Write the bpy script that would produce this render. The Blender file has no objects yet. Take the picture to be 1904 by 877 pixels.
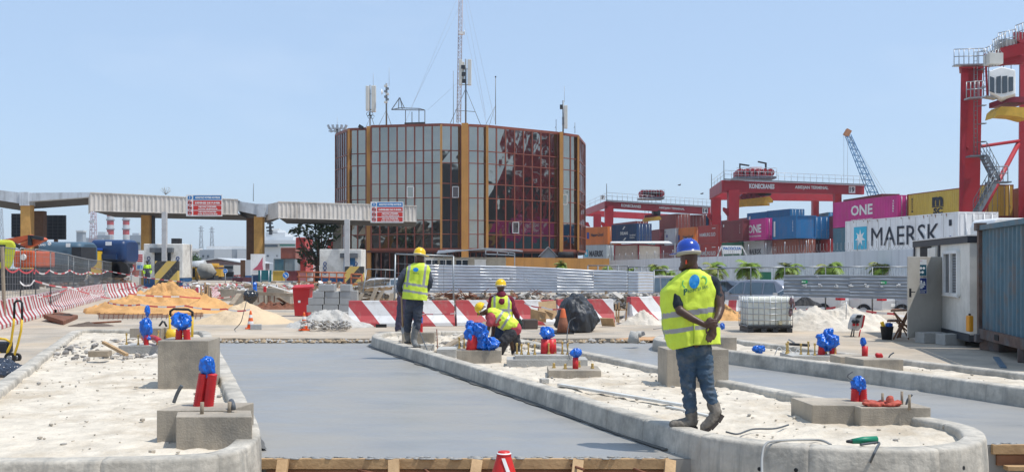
import bpy,math,random
import numpy as np
from mathutils import Vector,Matrix,noise
from mathutils.bvhtree import BVHTree
R=math.radians
random.seed(7)
SC=bpy.context.scene
COL=SC.collection

# ------------------------------------------------------------------ camera, sky, sun, exposure
F,HY,HC=1900.0,497.0,1.8  # focal length and horizon of the photograph in its own pixels; eye height in metres
cam=bpy.data.cameras.new('camera')
cam.sensor_width=36.0
cam.lens=36.0*F/1904.0
cam.shift_y=(HY-438.5)/1904.0
cam.clip_start=0.1
cam.clip_end=6000
co=bpy.data.objects.new('camera',cam)
co.location=(0,0,HC)
co.rotation_euler=(R(90),0,0)
COL.objects.link(co)
SC.camera=co

SUN=Vector((0.42,-0.13,0.90)).normalized()
w=bpy.data.worlds.new('World')
SC.world=w
w.use_nodes=True
wn,wl=w.node_tree.nodes,w.node_tree.links
wn.clear()
sky=wn.new('ShaderNodeTexSky')
sky.sky_type='NISHITA'
sky.sun_disc=False
sky.sun_elevation=math.asin(SUN.z)
sky.sun_rotation=math.atan2(SUN.x,SUN.y)
sky.altitude=0
sky.air_density=1.0
sky.dust_density=0.8
sky.ozone_density=1.5
bg=wn.new('ShaderNodeBackground')
bg.inputs['Strength'].default_value=0.138
wo=wn.new('ShaderNodeOutputWorld')
# thin high cloud, barely there, mixed into the sky colour by direction
tc=wn.new('ShaderNodeTexCoord')
mp=wn.new('ShaderNodeMapping');mp.inputs['Scale'].default_value=(1.5,1.5,5.0)
nz=wn.new('ShaderNodeTexNoise');nz.inputs['Scale'].default_value=2.4;nz.inputs['Detail'].default_value=6
cr=wn.new('ShaderNodeValToRGB');cr.color_ramp.elements[0].position=0.55;cr.color_ramp.elements[1].position=0.85
cr.color_ramp.elements[1].color=(0.16,0.16,0.16,1)
mx=wn.new('ShaderNodeMix');mx.data_type='RGBA'
mx.inputs[7].default_value=(7.0,7.3,7.8,1)
wl.new(tc.outputs['Generated'],mp.inputs[0]);wl.new(mp.outputs[0],nz.inputs['Vector'])
wl.new(nz.outputs['Fac'],cr.inputs[0]);wl.new(cr.outputs[0],mx.inputs[0])
# humid coastal air: an even pale veil over the clear sky
vl=wn.new('ShaderNodeMix');vl.data_type='RGBA';vl.inputs[0].default_value=0.62
vl.inputs[7].default_value=(3.55,4.8,6.7,1)
wl.new(sky.outputs[0],vl.inputs[6])
wl.new(vl.outputs[2],mx.inputs[6]);wl.new(mx.outputs[2],bg.inputs['Color'])
wl.new(bg.outputs[0],wo.inputs['Surface'])

sl=bpy.data.lights.new('sun','SUN')
sl.energy=3.7
sl.angle=R(0.53)
sl.color=(1.0,0.965,0.91)
so=bpy.data.objects.new('sun',sl)
so.rotation_euler=SUN.to_track_quat('Z','Y').to_euler()
so.location=SUN*60
COL.objects.link(so)
SC.view_settings.view_transform='Standard'
SC.view_settings.look='None'
SC.view_settings.gamma=1
SC.view_settings.use_curve_mapping=False
SC.view_settings.exposure=0.15
SC.cycles.max_bounces=6
SC.cycles.transparent_max_bounces=12

# ------------------------------------------------------------------ where things stand
def P(px,py,d):
 """the world point at distance d that the photograph shows at (px, py)"""
 return Vector(((px-952)*d/F,d,HC-(py-HY)*d/F))
def D(py,z=0.1):
 return F*(HC-z)/(py-HY)
def G(px,py,z=0.1):
 p=P(px,py,D(py,z));p.z=z
 return p
def zt(py,d):
 return HC-(py-HY)*d/F
def m(px,d):
 return px*d/F

# ------------------------------------------------------------------ materials
MATS={}
def M(name,col,rough=0.75,metal=0.0,var=0.18,scale=2.5,bump=0.0,bscale=30.0,dirt=None,spec=0.4,streak=None,detail=6):
 """procedural material: base colour broken up by noise, optional dirt patches (colour, amount, scale), optional vertical streaks, bump"""
 if name in MATS:return MATS[name]
 mt=bpy.data.materials.new(name);MATS[name]=mt
 mt.use_nodes=True
 n,l=mt.node_tree.nodes,mt.node_tree.links
 b=n['Principled BSDF']
 b.inputs['Roughness'].default_value=rough
 b.inputs['Metallic'].default_value=metal
 b.inputs['Specular IOR Level'].default_value=spec
 tc=n.new('ShaderNodeTexCoord')
 nz=n.new('ShaderNodeTexNoise');nz.inputs['Scale'].default_value=scale;nz.inputs['Detail'].default_value=detail
 nz.inputs['Roughness'].default_value=0.65
 l.new(tc.outputs['Object'],nz.inputs['Vector'])
 rp=n.new('ShaderNodeValToRGB')
 rp.color_ramp.elements[0].position=0.3;rp.color_ramp.elements[1].position=0.7
 rp.color_ramp.elements[0].color=tuple(c*(1-var)for c in col)+(1,)
 rp.color_ramp.elements[1].color=tuple(min(1,c*(1+var*0.6))for c in col)+(1,)
 l.new(nz.outputs['Fac'],rp.inputs[0])
 out=rp.outputs[0]
 def over(out,vec_scale,sc,lo,hi,dc,amt):
  mp=n.new('ShaderNodeMapping');mp.inputs['Scale'].default_value=vec_scale
  mp.inputs['Location'].default_value=(3.3,1.7,5.1)
  z=n.new('ShaderNodeTexNoise');z.inputs['Scale'].default_value=sc;z.inputs['Detail'].default_value=7
  z.inputs['Roughness'].default_value=0.7
  l.new(tc.outputs['Object'],mp.inputs[0]);l.new(mp.outputs[0],z.inputs['Vector'])
  q=n.new('ShaderNodeMapRange');q.inputs[1].default_value=lo;q.inputs[2].default_value=hi
  q.inputs[4].default_value=amt
  l.new(z.outputs['Fac'],q.inputs[0])
  k=n.new('ShaderNodeMix');k.data_type='RGBA';k.inputs[7].default_value=tuple(dc)+(1,)
  l.new(q.outputs[0],k.inputs[0]);l.new(out,k.inputs[6])
  return k.outputs[2]
 if dirt:out=over(out,(1,1,1),dirt[2],0.48,0.66,dirt[0],dirt[1])
 if streak:out=over(out,(1,1,0.06),streak[2],0.5,0.68,streak[0],streak[1])
 l.new(out,b.inputs['Base Color'])
 if bump:
  z=n.new('ShaderNodeTexNoise');z.inputs['Scale'].default_value=bscale;z.inputs['Detail'].default_value=5
  l.new(tc.outputs['Object'],z.inputs['Vector'])
  bp=n.new('ShaderNodeBump');bp.inputs['Strength'].default_value=bump;bp.inputs['Distance'].default_value=0.02
  l.new(z.outputs['Fac'],bp.inputs['Height']);l.new(bp.outputs[0],b.inputs['Normal'])
 return mt

def stripes(name,c1,c2,period,slant,rough=0.6,axis=0,duty=0.5,wear=0.3):
 """painted two-colour stripes along the local x, slanting with the height"""
 if name in MATS:return MATS[name]
 mt=bpy.data.materials.new(name);MATS[name]=mt
 mt.use_nodes=True
 n,l=mt.node_tree.nodes,mt.node_tree.links
 b=n['Principled BSDF'];b.inputs['Roughness'].default_value=rough
 tc=n.new('ShaderNodeTexCoord');sx=n.new('ShaderNodeSeparateXYZ')
 l.new(tc.outputs['Object'],sx.inputs[0])
 def mth(op,a,c):
  q=n.new('ShaderNodeMath');q.operation=op
  for i,u in enumerate((a,c)):
   if isinstance(u,(int,float)):q.inputs[i].default_value=u
   else:l.new(u,q.inputs[i])
  return q.outputs[0]
 t=mth('ADD',mth('MULTIPLY',sx.outputs[axis],1/period),mth('MULTIPLY',sx.outputs[2],slant/period))
 t=mth('GREATER_THAN',mth('FRACT',mth('ADD',t,50.0),0),duty)
 k=n.new('ShaderNodeMix');k.data_type='RGBA'
 k.inputs[6].default_value=tuple(c1)+(1,);k.inputs[7].default_value=tuple(c2)+(1,)
 l.new(t,k.inputs[0])
 nz=n.new('ShaderNodeTexNoise');nz.inputs['Scale'].default_value=5;nz.inputs['Detail'].default_value=8
 nz.inputs['Roughness'].default_value=0.7
 l.new(tc.outputs['Object'],nz.inputs['Vector'])
 q=n.new('ShaderNodeMapRange');q.inputs[1].default_value=0.5;q.inputs[2].default_value=0.75;q.inputs[4].default_value=wear
 l.new(nz.outputs['Fac'],q.inputs[0])
 k2=n.new('ShaderNodeMix');k2.data_type='RGBA';k2.inputs[7].default_value=(0.36,0.31,0.25,1)
 l.new(q.outputs[0],k2.inputs[0]);l.new(k.outputs[2],k2.inputs[6]);l.new(k2.outputs[2],b.inputs['Base Color'])
 return mt

# ------------------------------------------------------------------ mesh collector
class MB:
 def __init__(s):
  s.v=[];s.f=[];s.mi=[];s.sm=[]
 def add(s,vs,fs,mi=0,smooth=False):
  o=len(s.v)
  s.v.extend(Vector(x)for x in vs)
  for f in fs:
   s.f.append([i+o for i in f]);s.mi.append(mi);s.sm.append(smooth)
  return s
 def box(s,c,size,rz=0.0,mi=0,rot=None):
  c=Vector(c);h=Vector(size)/2
  Q=rot if rot is not None else Matrix.Rotation(rz,3,'Z')
  vs=[c+Q@Vector((h.x*i,h.y*j,h.z*k))for k in(-1,1)for j in(-1,1)for i in(-1,1)]
  return s.add(vs,[(0,2,3,1),(4,5,7,6),(0,1,5,4),(1,3,7,5),(3,2,6,7),(2,0,4,6)],mi)
 def bb(s,x0,x1,y0,y1,z0,z1,mi=0):
  return s.box(((x0+x1)/2,(y0+y1)/2,(z0+z1)/2),(abs(x1-x0),abs(y1-y0),abs(z1-z0)),mi=mi)
 def bar(s,a,b,wd,ht=None,mi=0,up=(0,0,1)):
  a,b=Vector(a),Vector(b);d=b-a;L=d.length
  if L<1e-6:return s
  ht=wd if ht is None else ht
  x=d/L;u=Vector(up)
  if abs(x.dot(u))>0.98:u=Vector((0,1,0))
  y=u.cross(x).normalized();z=x.cross(y)
  Q=Matrix((x,y,z)).transposed()
  return s.box((a+b)/2,(L,wd,ht),mi=mi,rot=Q)
 def tube(s,pts,r,n=8,mi=0,caps=True,smooth=True):
  pts=[Vector(p)for p in pts];k=len(pts)
  rs=r if isinstance(r,(list,tuple))else[r]*k
  vs=[];prev=None
  for i in range(k):
   t=(pts[min(k-1,i+1)]-pts[max(0,i-1)])
   t=t.normalized()if t.length>1e-9 else Vector((0,0,1))
   if prev is None:
    u=Vector((0,0,1))if abs(t.z)<0.9 else Vector((1,0,0))
    a=t.cross(u).normalized()
   else:
    a=(prev-t*prev.dot(t));a=a.normalized()if a.length>1e-6 else t.orthogonal().normalized()
   prev=a;b=t.cross(a)
   for j in range(n):
    g=2*math.pi*j/n
    vs.append(pts[i]+(a*math.cos(g)+b*math.sin(g))*rs[i])
  fs=[(i*n+j,i*n+(j+1)%n,(i+1)*n+(j+1)%n,(i+1)*n+j)for i in range(k-1)for j in range(n)]
  s.add(vs,fs,mi,smooth)
  if caps:
   o=len(s.v)-k*n
   s.f.append([o+j for j in range(n)][::-1]);s.mi.append(mi);s.sm.append(False)
   s.f.append([o+(k-1)*n+j for j in range(n)]);s.mi.append(mi);s.sm.append(False)
  return s
 def prism(s,poly,z0,z1,mi=0):
  n=len(poly)
  vs=[(p[0],p[1],z0)for p in poly]+[(p[0],p[1],z1)for p in poly]
  fs=[tuple(range(n))[::-1],tuple(range(n,2*n))]+[(i,(i+1)%n,n+(i+1)%n,n+i)for i in range(n)]
  return s.add(vs,fs,mi)
 def slab(s,quad,vec,mi=0):
  """a polygon given by its corners, thickened by vec"""
  q=[Vector(p)for p in quad];n=len(q);vec=Vector(vec)
  vs=q+[p+vec for p in q]
  fs=[tuple(range(n)),tuple(range(n,2*n))[::-1]]+[((i+1)%n,i,n+i,n+(i+1)%n)for i in range(n)]
  return s.add(vs,fs,mi)
 def lathe(s,prof,c,n=24,mi=0,smooth=True,sx=1.0,sy=1.0,mis=None,rot=None):
  c=Vector(c);k=len(prof)
  vs=[]
  for r,z in prof:
   for j in range(n):
    g=2*math.pi*j/n
    q=Vector((r*math.cos(g)*sx,r*math.sin(g)*sy,z))
    vs.append(c+(rot@q if rot is not None else q))
  o=len(s.v);s.v.extend(vs)
  for i in range(k-1):
   for j in range(n):
    s.f.append([o+i*n+j,o+i*n+(j+1)%n,o+(i+1)*n+(j+1)%n,o+(i+1)*n+j])
    s.mi.append(mis[i]if mis else mi);s.sm.append(smooth)
  s.f.append([o+j for j in range(n)][::-1]);s.mi.append(mis[0]if mis else mi);s.sm.append(False)
  s.f.append([o+(k-1)*n+j for j in range(n)]);s.mi.append(mis[-1]if mis else mi);s.sm.append(False)
  return s
 def ell(s,c,r,n=16,mi=0,rot=None):
  if isinstance(r,(int,float)):r=(r,r,r)
  c=Vector(c);k=n//2
  vs=[]
  for i in range(1,k):
   a=math.pi*i/k
   for j in range(n):
    g=2*math.pi*j/n
    q=Vector((math.sin(a)*math.cos(g)*r[0],math.sin(a)*math.sin(g)*r[1],math.cos(a)*r[2]))
    vs.append(c+(rot@q if rot is not None else q))
  t=Vector((0,0,r[2]));t=rot@t if rot is not None else t
  vs+=[c+t,c-t]
  fs=[(i*n+j,(i+1)*n+j,(i+1)*n+(j+1)%n,i*n+(j+1)%n)for i in range(k-2)for j in range(n)]
  T=(k-1)*n
  fs+=[(T,j,(j+1)%n)for j in range(n)]+[(T+1,(k-2)*n+(j+1)%n,(k-2)*n+j)for j in range(n)]
  return s.add(vs,fs,mi,True)
 def caps(s,pts,n=12):
  """a tapering limb through (point, radius) pairs with round ends"""
  ps=[Vector(p)for p,r in pts];rs=[r for p,r in pts]
  s.tube(ps,rs,n)
  for p,r in zip(ps,rs):s.ell(p,r*1.0,n)
  return s
 def grid(s,fn,nu,nv,mi=0,smooth=True,closeu=False):
  vs=[fn(i/nu,j/nv)for j in range(nv+1)for i in range(nu+(0 if closeu else 1))]
  W=nu if closeu else nu+1
  fs=[(j*W+i,j*W+(i+1)%W,(j+1)*W+(i+1)%W,(j+1)*W+i)for j in range(nv)for i in range(nu)]
  return s.add(vs,fs,mi,smooth)
 def move(s,loc=(0,0,0),rz=0.0,sc=1.0):
  Q=Matrix.Rotation(rz,3,'Z');L=Vector(loc)
  s.v=[Q@(p*sc)+L for p in s.v]
  return s
 def mesh(s,name,mats,inv=None):
  me=bpy.data.meshes.new(name)
  vs=[inv@p for p in s.v]if inv is not None else s.v
  me.from_pydata([tuple(p)for p in vs],[],s.f)
  for x in(mats if isinstance(mats,(list,tuple))else[mats]):me.materials.append(x)
  me.polygons.foreach_set('material_index',s.mi)
  me.polygons.foreach_set('use_smooth',s.sm)
  me.validate();me.update()
  return me
 def build(s,name,mats,parent=None,bevel=0,label=None,origin=None):
  """link everything collected as ONE mesh object; coordinates are world ones, taken into the parent's frame"""
  if parent is not None:
   W=wm(parent);inv=W.inverted();o=bpy.data.objects.new(name,s.mesh(name,mats,inv));o.parent=parent
  else:
   if origin is None:
    xs=[p.x for p in s.v];ys=[p.y for p in s.v];zs=[p.z for p in s.v]
    origin=((min(xs)+max(xs))/2,(min(ys)+max(ys))/2,min(zs))
   o=bpy.data.objects.new(name,s.mesh(name,mats,Matrix.Translation(Vector(origin)).inverted()))
   o.location=origin
  COL.objects.link(o)
  if bevel:
   b=o.modifiers.new('bevel','BEVEL');b.width=bevel;b.segments=2;b.limit_method='ANGLE'
  if label:o['label']=label
  return o

def wm(o):
 W=Matrix.Translation(o.location)@o.rotation_euler.to_matrix().to_4x4()
 return wm(o.parent)@W if o.parent else W
def tag(o,label,cat,group=None,kind=None):
 o['label']=label;o['category']=cat
 if group:o['group']=group
 if kind:o['kind']=kind
 return o
def thing(name,label,cat,loc=(0,0,0),rz=0.0,group=None):
 o=bpy.data.objects.new(name,None);o.empty_display_size=0.2
 o.location=loc;o.rotation_euler=(0,0,rz)
 COL.objects.link(o)
 return tag(o,label,cat,group)
def struct(o):
 o['kind']='structure';return o
def copy_tree(o,loc=None,rz=None,label=None,parent=None):
 c=o.copy();COL.objects.link(c)
 if parent is not None:c.parent=parent
 if loc is not None:c.location=loc
 if rz is not None:c.rotation_euler=(0,0,rz)
 if label:c['label']=label
 for ch in KIDS(o):copy_tree(ch,parent=c)
 return c
def KIDS(o):
 return[x for x in COL.objects if x.parent==o]

def evaluated(mb,mods,name='tmp'):
 """run modifiers on a collected mesh and give back its vertices and faces"""
 me=mb.mesh(name,[]);o=bpy.data.objects.new(name,me);COL.objects.link(o)
 for t,kw in mods:
  x=o.modifiers.new(t,t)
  for k,v in kw.items():setattr(x,k,v)
 dg=bpy.context.evaluated_depsgraph_get()
 e=o.evaluated_get(dg);r=e.to_mesh()
 vs=[v.co.copy()for v in r.vertices];ns=[v.normal.copy()for v in r.vertices];fs=[list(p.vertices)for p in r.polygons]
 e.to_mesh_clear();bpy.data.objects.remove(o);bpy.data.meshes.remove(me)
 return vs,fs,ns
def blend(mb,vox=0.012,smooth=4,wr=0.0,wsc=(12,12,12),seed=0,fac=0.5):
 """melt overlapping lumps into one continuous skin; wr adds folds of that depth"""
 vs,fs,ns=evaluated(mb,[('REMESH',dict(mode='VOXEL',voxel_size=vox,use_smooth_shade=True)),('SMOOTH',dict(iterations=smooth,factor=fac))])
 if wr:
  o=Vector((seed*7.3,seed*3.1,seed))
  for i,p in enumerate(vs):
   q=Vector((p.x*wsc[0],p.y*wsc[1],p.z*wsc[2]))+o
   t=noise.noise(q)+0.5*noise.noise(q*2.1)
   vs[i]=p+ns[i]*(1-abs(t)*2.6)*wr
 out=MB();out.add(vs,fs,0,True)
 return out

TXT={}
def textmesh(body,bold):
 k=(body,bold)
 if k not in TXT:
  c=bpy.data.curves.new('t','FONT');c.body=body;c.size=1;c.offset=bold;c.resolution_u=2
  o=bpy.data.objects.new('t',c);COL.objects.link(o)
  e=o.evaluated_get(bpy.context.evaluated_depsgraph_get());r=e.to_mesh()
  TXT[k]=([v.co.copy()for v in r.vertices],[list(p.vertices)for p in r.polygons])
  e.to_mesh_clear();bpy.data.objects.remove(o);bpy.data.curves.remove(c)
 return TXT[k]
def letters(mb,body,org,xd,up,wd,ht,bold=0.02,mi=0,fit=True,proj=None):
 """flat letters: lower left corner org, running along xd, standing along up, filling wd by ht"""
 vs,fs=textmesh(body,bold)
 x0=min(v.x for v in vs);x1=max(v.x for v in vs);y0=min(v.y for v in vs);y1=max(v.y for v in vs)
 xd=Vector(xd).normalized();up=Vector(up).normalized();org=Vector(org)
 sy=ht/(y1-y0);sx=wd/(x1-x0)if fit else sy
 q=[org+xd*((v.x-x0)*sx)+up*((v.y-y0)*sy)for v in vs]
 if proj:q=[proj(p)for p in q]
 return mb.add(q,fs,mi)

def inpoly(x,y,poly):
 c=False;n=len(poly)
 for i in range(n):
  x1,y1=poly[i][:2];x2,y2=poly[i-1][:2]
  if(y1>y)!=(y2>y)and x<(x2-x1)*(y-y1)/(y2-y1)+x1:c=not c
 return c
def resample(pts,step,closed=True):
 out=[];n=len(pts)
 for i in range(n if closed else n-1):
  a,b=Vector(pts[i][:2]),Vector(pts[(i+1)%n][:2]);L=(b-a).length;k=max(1,round(L/step))
  out+=[a.lerp(b,j/k)for j in range(k)]
 if not closed:out.append(Vector(pts[-1][:2]))
 return out
def area2(pts):return sum(pts[i-1][0]*pts[i][1]-pts[i][0]*pts[i-1][1]for i in range(len(pts)))

# shared materials ------------------------------------------------
m_conc=M('weathered concrete',(0.42,0.41,0.38),0.85,var=0.22,scale=2.2,bump=0.5,bscale=35,dirt=((0.27,0.26,0.23),0.6,1.3))
m_block=M('cast block concrete',(0.41,0.355,0.28),0.9,var=0.22,scale=2,bump=0.3,bscale=50,dirt=((0.2,0.18,0.15),0.75,1.3),streak=((0.18,0.175,0.16),0.4,6))
m_kerb=M('kerb concrete',(0.53,0.485,0.41),0.85,var=0.35,scale=2.6,bump=0.55,bscale=18,dirt=((0.25,0.235,0.205),0.8,1.9),streak=((0.27,0.26,0.235),0.7,9))
m_steel=M('galvanised steel',(0.42,0.44,0.46),0.4,0.7,var=0.2,scale=6)
m_dark=M('dark painted steel',(0.03,0.033,0.038),0.5,0.2,var=0.3)
m_black=M('black rubber',(0.018,0.018,0.02),0.75,var=0.3)
m_white=M('white paint',(0.8,0.8,0.78),0.5,var=0.06,dirt=((0.45,0.43,0.38),0.3,1.5))
m_red=M('red paint',(0.52,0.02,0.025),0.5,var=0.18)
m_crane=M('red crane paint',(0.38,0.016,0.026),0.5,var=0.2,scale=0.4,dirt=((0.3,0.03,0.035),0.5,0.6))
m_yellow=M('yellow paint',(0.72,0.46,0.03),0.45,var=0.15)
m_orange=M('orange plastic',(0.75,0.12,0.02),0.5,var=0.15)
m_blue=M('blue sheeting',(0.0,0.13,0.6),0.3,var=0.3,scale=9,bump=0.25,bscale=30,spec=0.7)
m_wood=M('pine timber',(0.5,0.33,0.17),0.75,var=0.25,scale=3,bump=0.3,bscale=30,streak=None,dirt=((0.3,0.18,0.09),0.55,2.2))
m_greywood=M('weathered timber',(0.32,0.26,0.19),0.85,var=0.3,scale=4,bump=0.4)
m_rust=M('rusty steel',(0.19,0.075,0.04),0.9,var=0.45,scale=5)
m_galv=m_steel
m_tube=M('red corrugated conduit',(0.6,0.025,0.03),0.45,var=0.15,scale=12)
m_brass=M('brass coloured bolt',(0.55,0.38,0.13),0.45,0.4,var=0.25,scale=20)
m_glassdark=M('dark window glass',(0.03,0.04,0.05),0.06,0.0,var=0.1,spec=0.9)
# ================================================================== THE SETTING
KT=0.24  # top of the new kerbs
SL=0.15  # level of the sand inside the islands
def fbm(x,y,s=1.0,seed=0.0,oct=5):
 return noise.fractal(Vector((x*s,y*s,seed)),1.0,2.0,oct)

g=MB()
g.add([(-3000,-60,-0.34),(3000,-60,-0.34),(3000,5000,-0.34),(-3000,5000,-0.34)],[(0,1,2,3)])
struct(g.build('ground',M('bare earth and dust',(0.42,0.37,0.3),0.95,var=0.25,scale=0.35,bump=0.5,bscale=4,dirt=((0.3,0.27,0.23),0.6,0.15))))

m_pave=M('dusty pale paving',(0.46,0.39,0.305),0.9,var=0.28,scale=0.9,bump=0.35,bscale=18,streak=((0.5,0.37,0.23),0.5,0.3),dirt=((0.28,0.255,0.22),0.75,0.4))
lane_far=D(636,0)
L1=[G(482,852,0),G(1262,846,0),G(700,636,0),G(389,636,0)]
xl_far=G(389,636,0).x
pv=MB()
xr=G(1215,636,0).x
pv.prism([(-60,4),(-7,4),(L1[0].x-1.5,10),(xl_far-0.15,lane_far),(xl_far-0.15,130),(-60,130)],-0.33,0.1)
# ragged broken edge where the paving stops short of the wet lane
edge=[(xl_far-0.15+i*0.35,lane_far+random.uniform(-0.1,0.16))for i in range(int((xr+0.2-xl_far)/0.35))]
pv.prism([(xl_far-0.15,lane_far)]+edge[1:]+[(xr,lane_far),(2.0,47),(2.0,130),(xl_far-0.15,130)],-0.33,0.1)
i3r=[G(1340,621,0.1),G(1562,652,0.1),G(1904,690,0.1),G(2300,733,0.1)]
pv.prism([(xr,lane_far),(i3r[0].x-0.6,i3r[0].y-.2),(i3r[1].x-0.8,i3r[1].y-.4),(i3r[2].x-1.0,i3r[2].y-.4),(i3r[3].x-0.5,i3r[3].y),(60,i3r[3].y),(60,41),(2.0,47)],-0.33,0.1)
struct(pv.build('yard_paving',m_pave))
# broken edge: crumbled slab and soil along the step
rb=MB()
for i in range(520):
 x=random.uniform(xl_far+0.1,xr-0.1);y=lane_far-0.06-abs(random.gauss(0,0.12));s=random.uniform(0.015,0.06)
 rb.ell((x,y,0.01+random.uniform(0,0.05)),(s*1.4,s,s),5,mi=random.choice((0,0,1)),rot=Matrix.Rotation(random.random()*3,3,'Z'))
for k in range(len(rb.sm)):rb.sm[k]=False
tag(rb.build('edge_rubble',[M('crumbled soil',(0.38,0.29,0.19),0.95),M('broken slab',(0.4,0.38,0.35),0.9)]),'crumbled soil and slab pieces along the step above the wet lanes','rubble',kind='stuff')

def lane_mat(name):
 mt=M(name,(0.262,0.263,0.258),0.42,var=0.1,scale=0.9,spec=0.5)
 n,l=mt.node_tree.nodes,mt.node_tree.links
 b=n['Principled BSDF']
 tc=n.new('ShaderNodeTexCoord')
 mp=n.new('ShaderNodeMapping');mp.inputs['Scale'].default_value=(0.4,1.1,1)
 z=n.new('ShaderNodeTexNoise');z.inputs['Scale'].default_value=2.2;z.inputs['Detail'].default_value=8;z.inputs['Roughness'].default_value=0.6
 l.new(tc.outputs['Object'],mp.inputs[0]);l.new(mp.outputs[0],z.inputs['Vector'])
 r=n.new('ShaderNodeMapRange');r.inputs[1].default_value=0.3;r.inputs[2].default_value=0.7;r.inputs[3].default_value=0.3;r.inputs[4].default_value=0.62
 l.new(z.outputs['Fac'],r.inputs[0]);l.new(r.outputs[0],b.inputs['Roughness'])
 mp2=n.new('ShaderNodeMapping');mp2.inputs['Scale'].default_value=(1.2,9,1)
 z2=n.new('ShaderNodeTexNoise');z2.inputs['Scale'].default_value=2.5;z2.inputs['Detail'].default_value=9;z2.inputs['Roughness'].default_value=0.62
 l.new(tc.outputs['Object'],mp2.inputs[0]);l.new(mp2.outputs[0],z2.inputs['Vector'])
 bp=n.new('ShaderNodeBump');bp.inputs['Strength'].default_value=0.16;bp.inputs['Distance'].default_value=0.02
 l.new(z2.outputs['Fac'],bp.inputs['Height']);l.new(bp.outputs[0],b.inputs['Normal'])
# drier, lighter trowel drifts
 old=b.inputs['Base Color'].links[0].from_socket
 k=n.new('ShaderNodeMix');k.data_type='RGBA';k.inputs[7].default_value=(0.29,0.283,0.262,1)
 q=n.new('ShaderNodeMapRange');q.inputs[1].default_value=0.42;q.inputs[2].default_value=0.7;q.inputs[4].default_value=0.8
 l.new(z.outputs['Fac'],q.inputs[0]);l.new(q.outputs[0],k.inputs[0]);l.new(old,k.inputs[6])
# float marks: thin broken dark lines across the pour
 mp3=n.new('ShaderNodeMapping');mp3.inputs['Scale'].default_value=(1.1,14,1)
 z3=n.new('ShaderNodeTexNoise');z3.inputs['Scale'].default_value=3.2;z3.inputs['Detail'].default_value=12;z3.inputs['Roughness'].default_value=0.75
 l.new(tc.outputs['Object'],mp3.inputs[0]);l.new(mp3.outputs[0],z3.inputs['Vector'])
 q3=n.new('ShaderNodeMapRange');q3.inputs[1].default_value=0.66;q3.inputs[2].default_value=0.72;q3.inputs[4].default_value=0.75
 k3=n.new('ShaderNodeMix');k3.data_type='RGBA';k3.inputs[7].default_value=(0.1,0.095,0.085,1)
 l.new(z3.outputs['Fac'],q3.inputs[0]);l.new(q3.outputs[0],k3.inputs[0]);l.new(k.outputs[2],k3.inputs[6])
 z4=n.new('ShaderNodeTexNoise');z4.inputs['Scale'].default_value=0.55;z4.inputs['Detail'].default_value=5
 l.new(tc.outputs['Object'],z4.inputs['Vector'])
 q4=n.new('ShaderNodeMapRange');q4.inputs[1].default_value=0.42;q4.inputs[2].default_value=0.62;q4.inputs[4].default_value=0.7
 k4=n.new('ShaderNodeMix');k4.data_type='RGBA';k4.inputs[7].default_value=(0.3,0.28,0.245,1)
 l.new(z4.outputs['Fac'],q4.inputs[0]);l.new(q4.outputs[0],k4.inputs[0]);l.new(k3.outputs[2],k4.inputs[6])
 l.new(k4.outputs[2],b.inputs['Base Color'])
 return mt
m_wet=lane_mat('freshly floated concrete')
def lane(name,quad,z0=-0.34):
 """a poured slab with the faint ridges left by the screed"""
 a,b,c,d=[Vector((p[0],p[1]))for p in quad]
 def fn(u,v):
  p=a.lerp(b,u).lerp(d.lerp(c,u),v)
  z=fbm(p.x,p.y,0.5,2)*0.006
  for yy in(10.9,12.6,14.9,17.6):
   t=(p.y-yy-0.25*fbm(p.x,yy,0.6,5))/0.03
   z+=0.012*math.exp(-t*t)*max(0,0.5+fbm(p.x,yy,1.7,9)*1.5)
  return(p.x,p.y,z)
 mb=MB();mb.grid(fn,60,520)
 mb.slab([(a.x,a.y,-0.004),(b.x,b.y,-0.004),(c.x,c.y,-0.004),(d.x,d.y,-0.004)][::-1],(0,0,z0))
 return struct(mb.build(name,m_wet))
yn=L1[0].y
lane('fresh_concrete_lane',[(L1[0].x-0.1,yn),(L1[1].x+0.25,yn),(L1[2].x+0.12,lane_far-0.02),(L1[3].x-0.1,lane_far-0.02)])
q1,q2=G(1790,826,0),G(2400,826,0)
lane('fresh_concrete_lane',[(q1.x-0.2,q1.y),(q1.x+6.6,q1.y),(G(1215,637,0).x+0.35,lane_far-0.02),(G(905,637,0).x,lane_far-0.02)])

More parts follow.
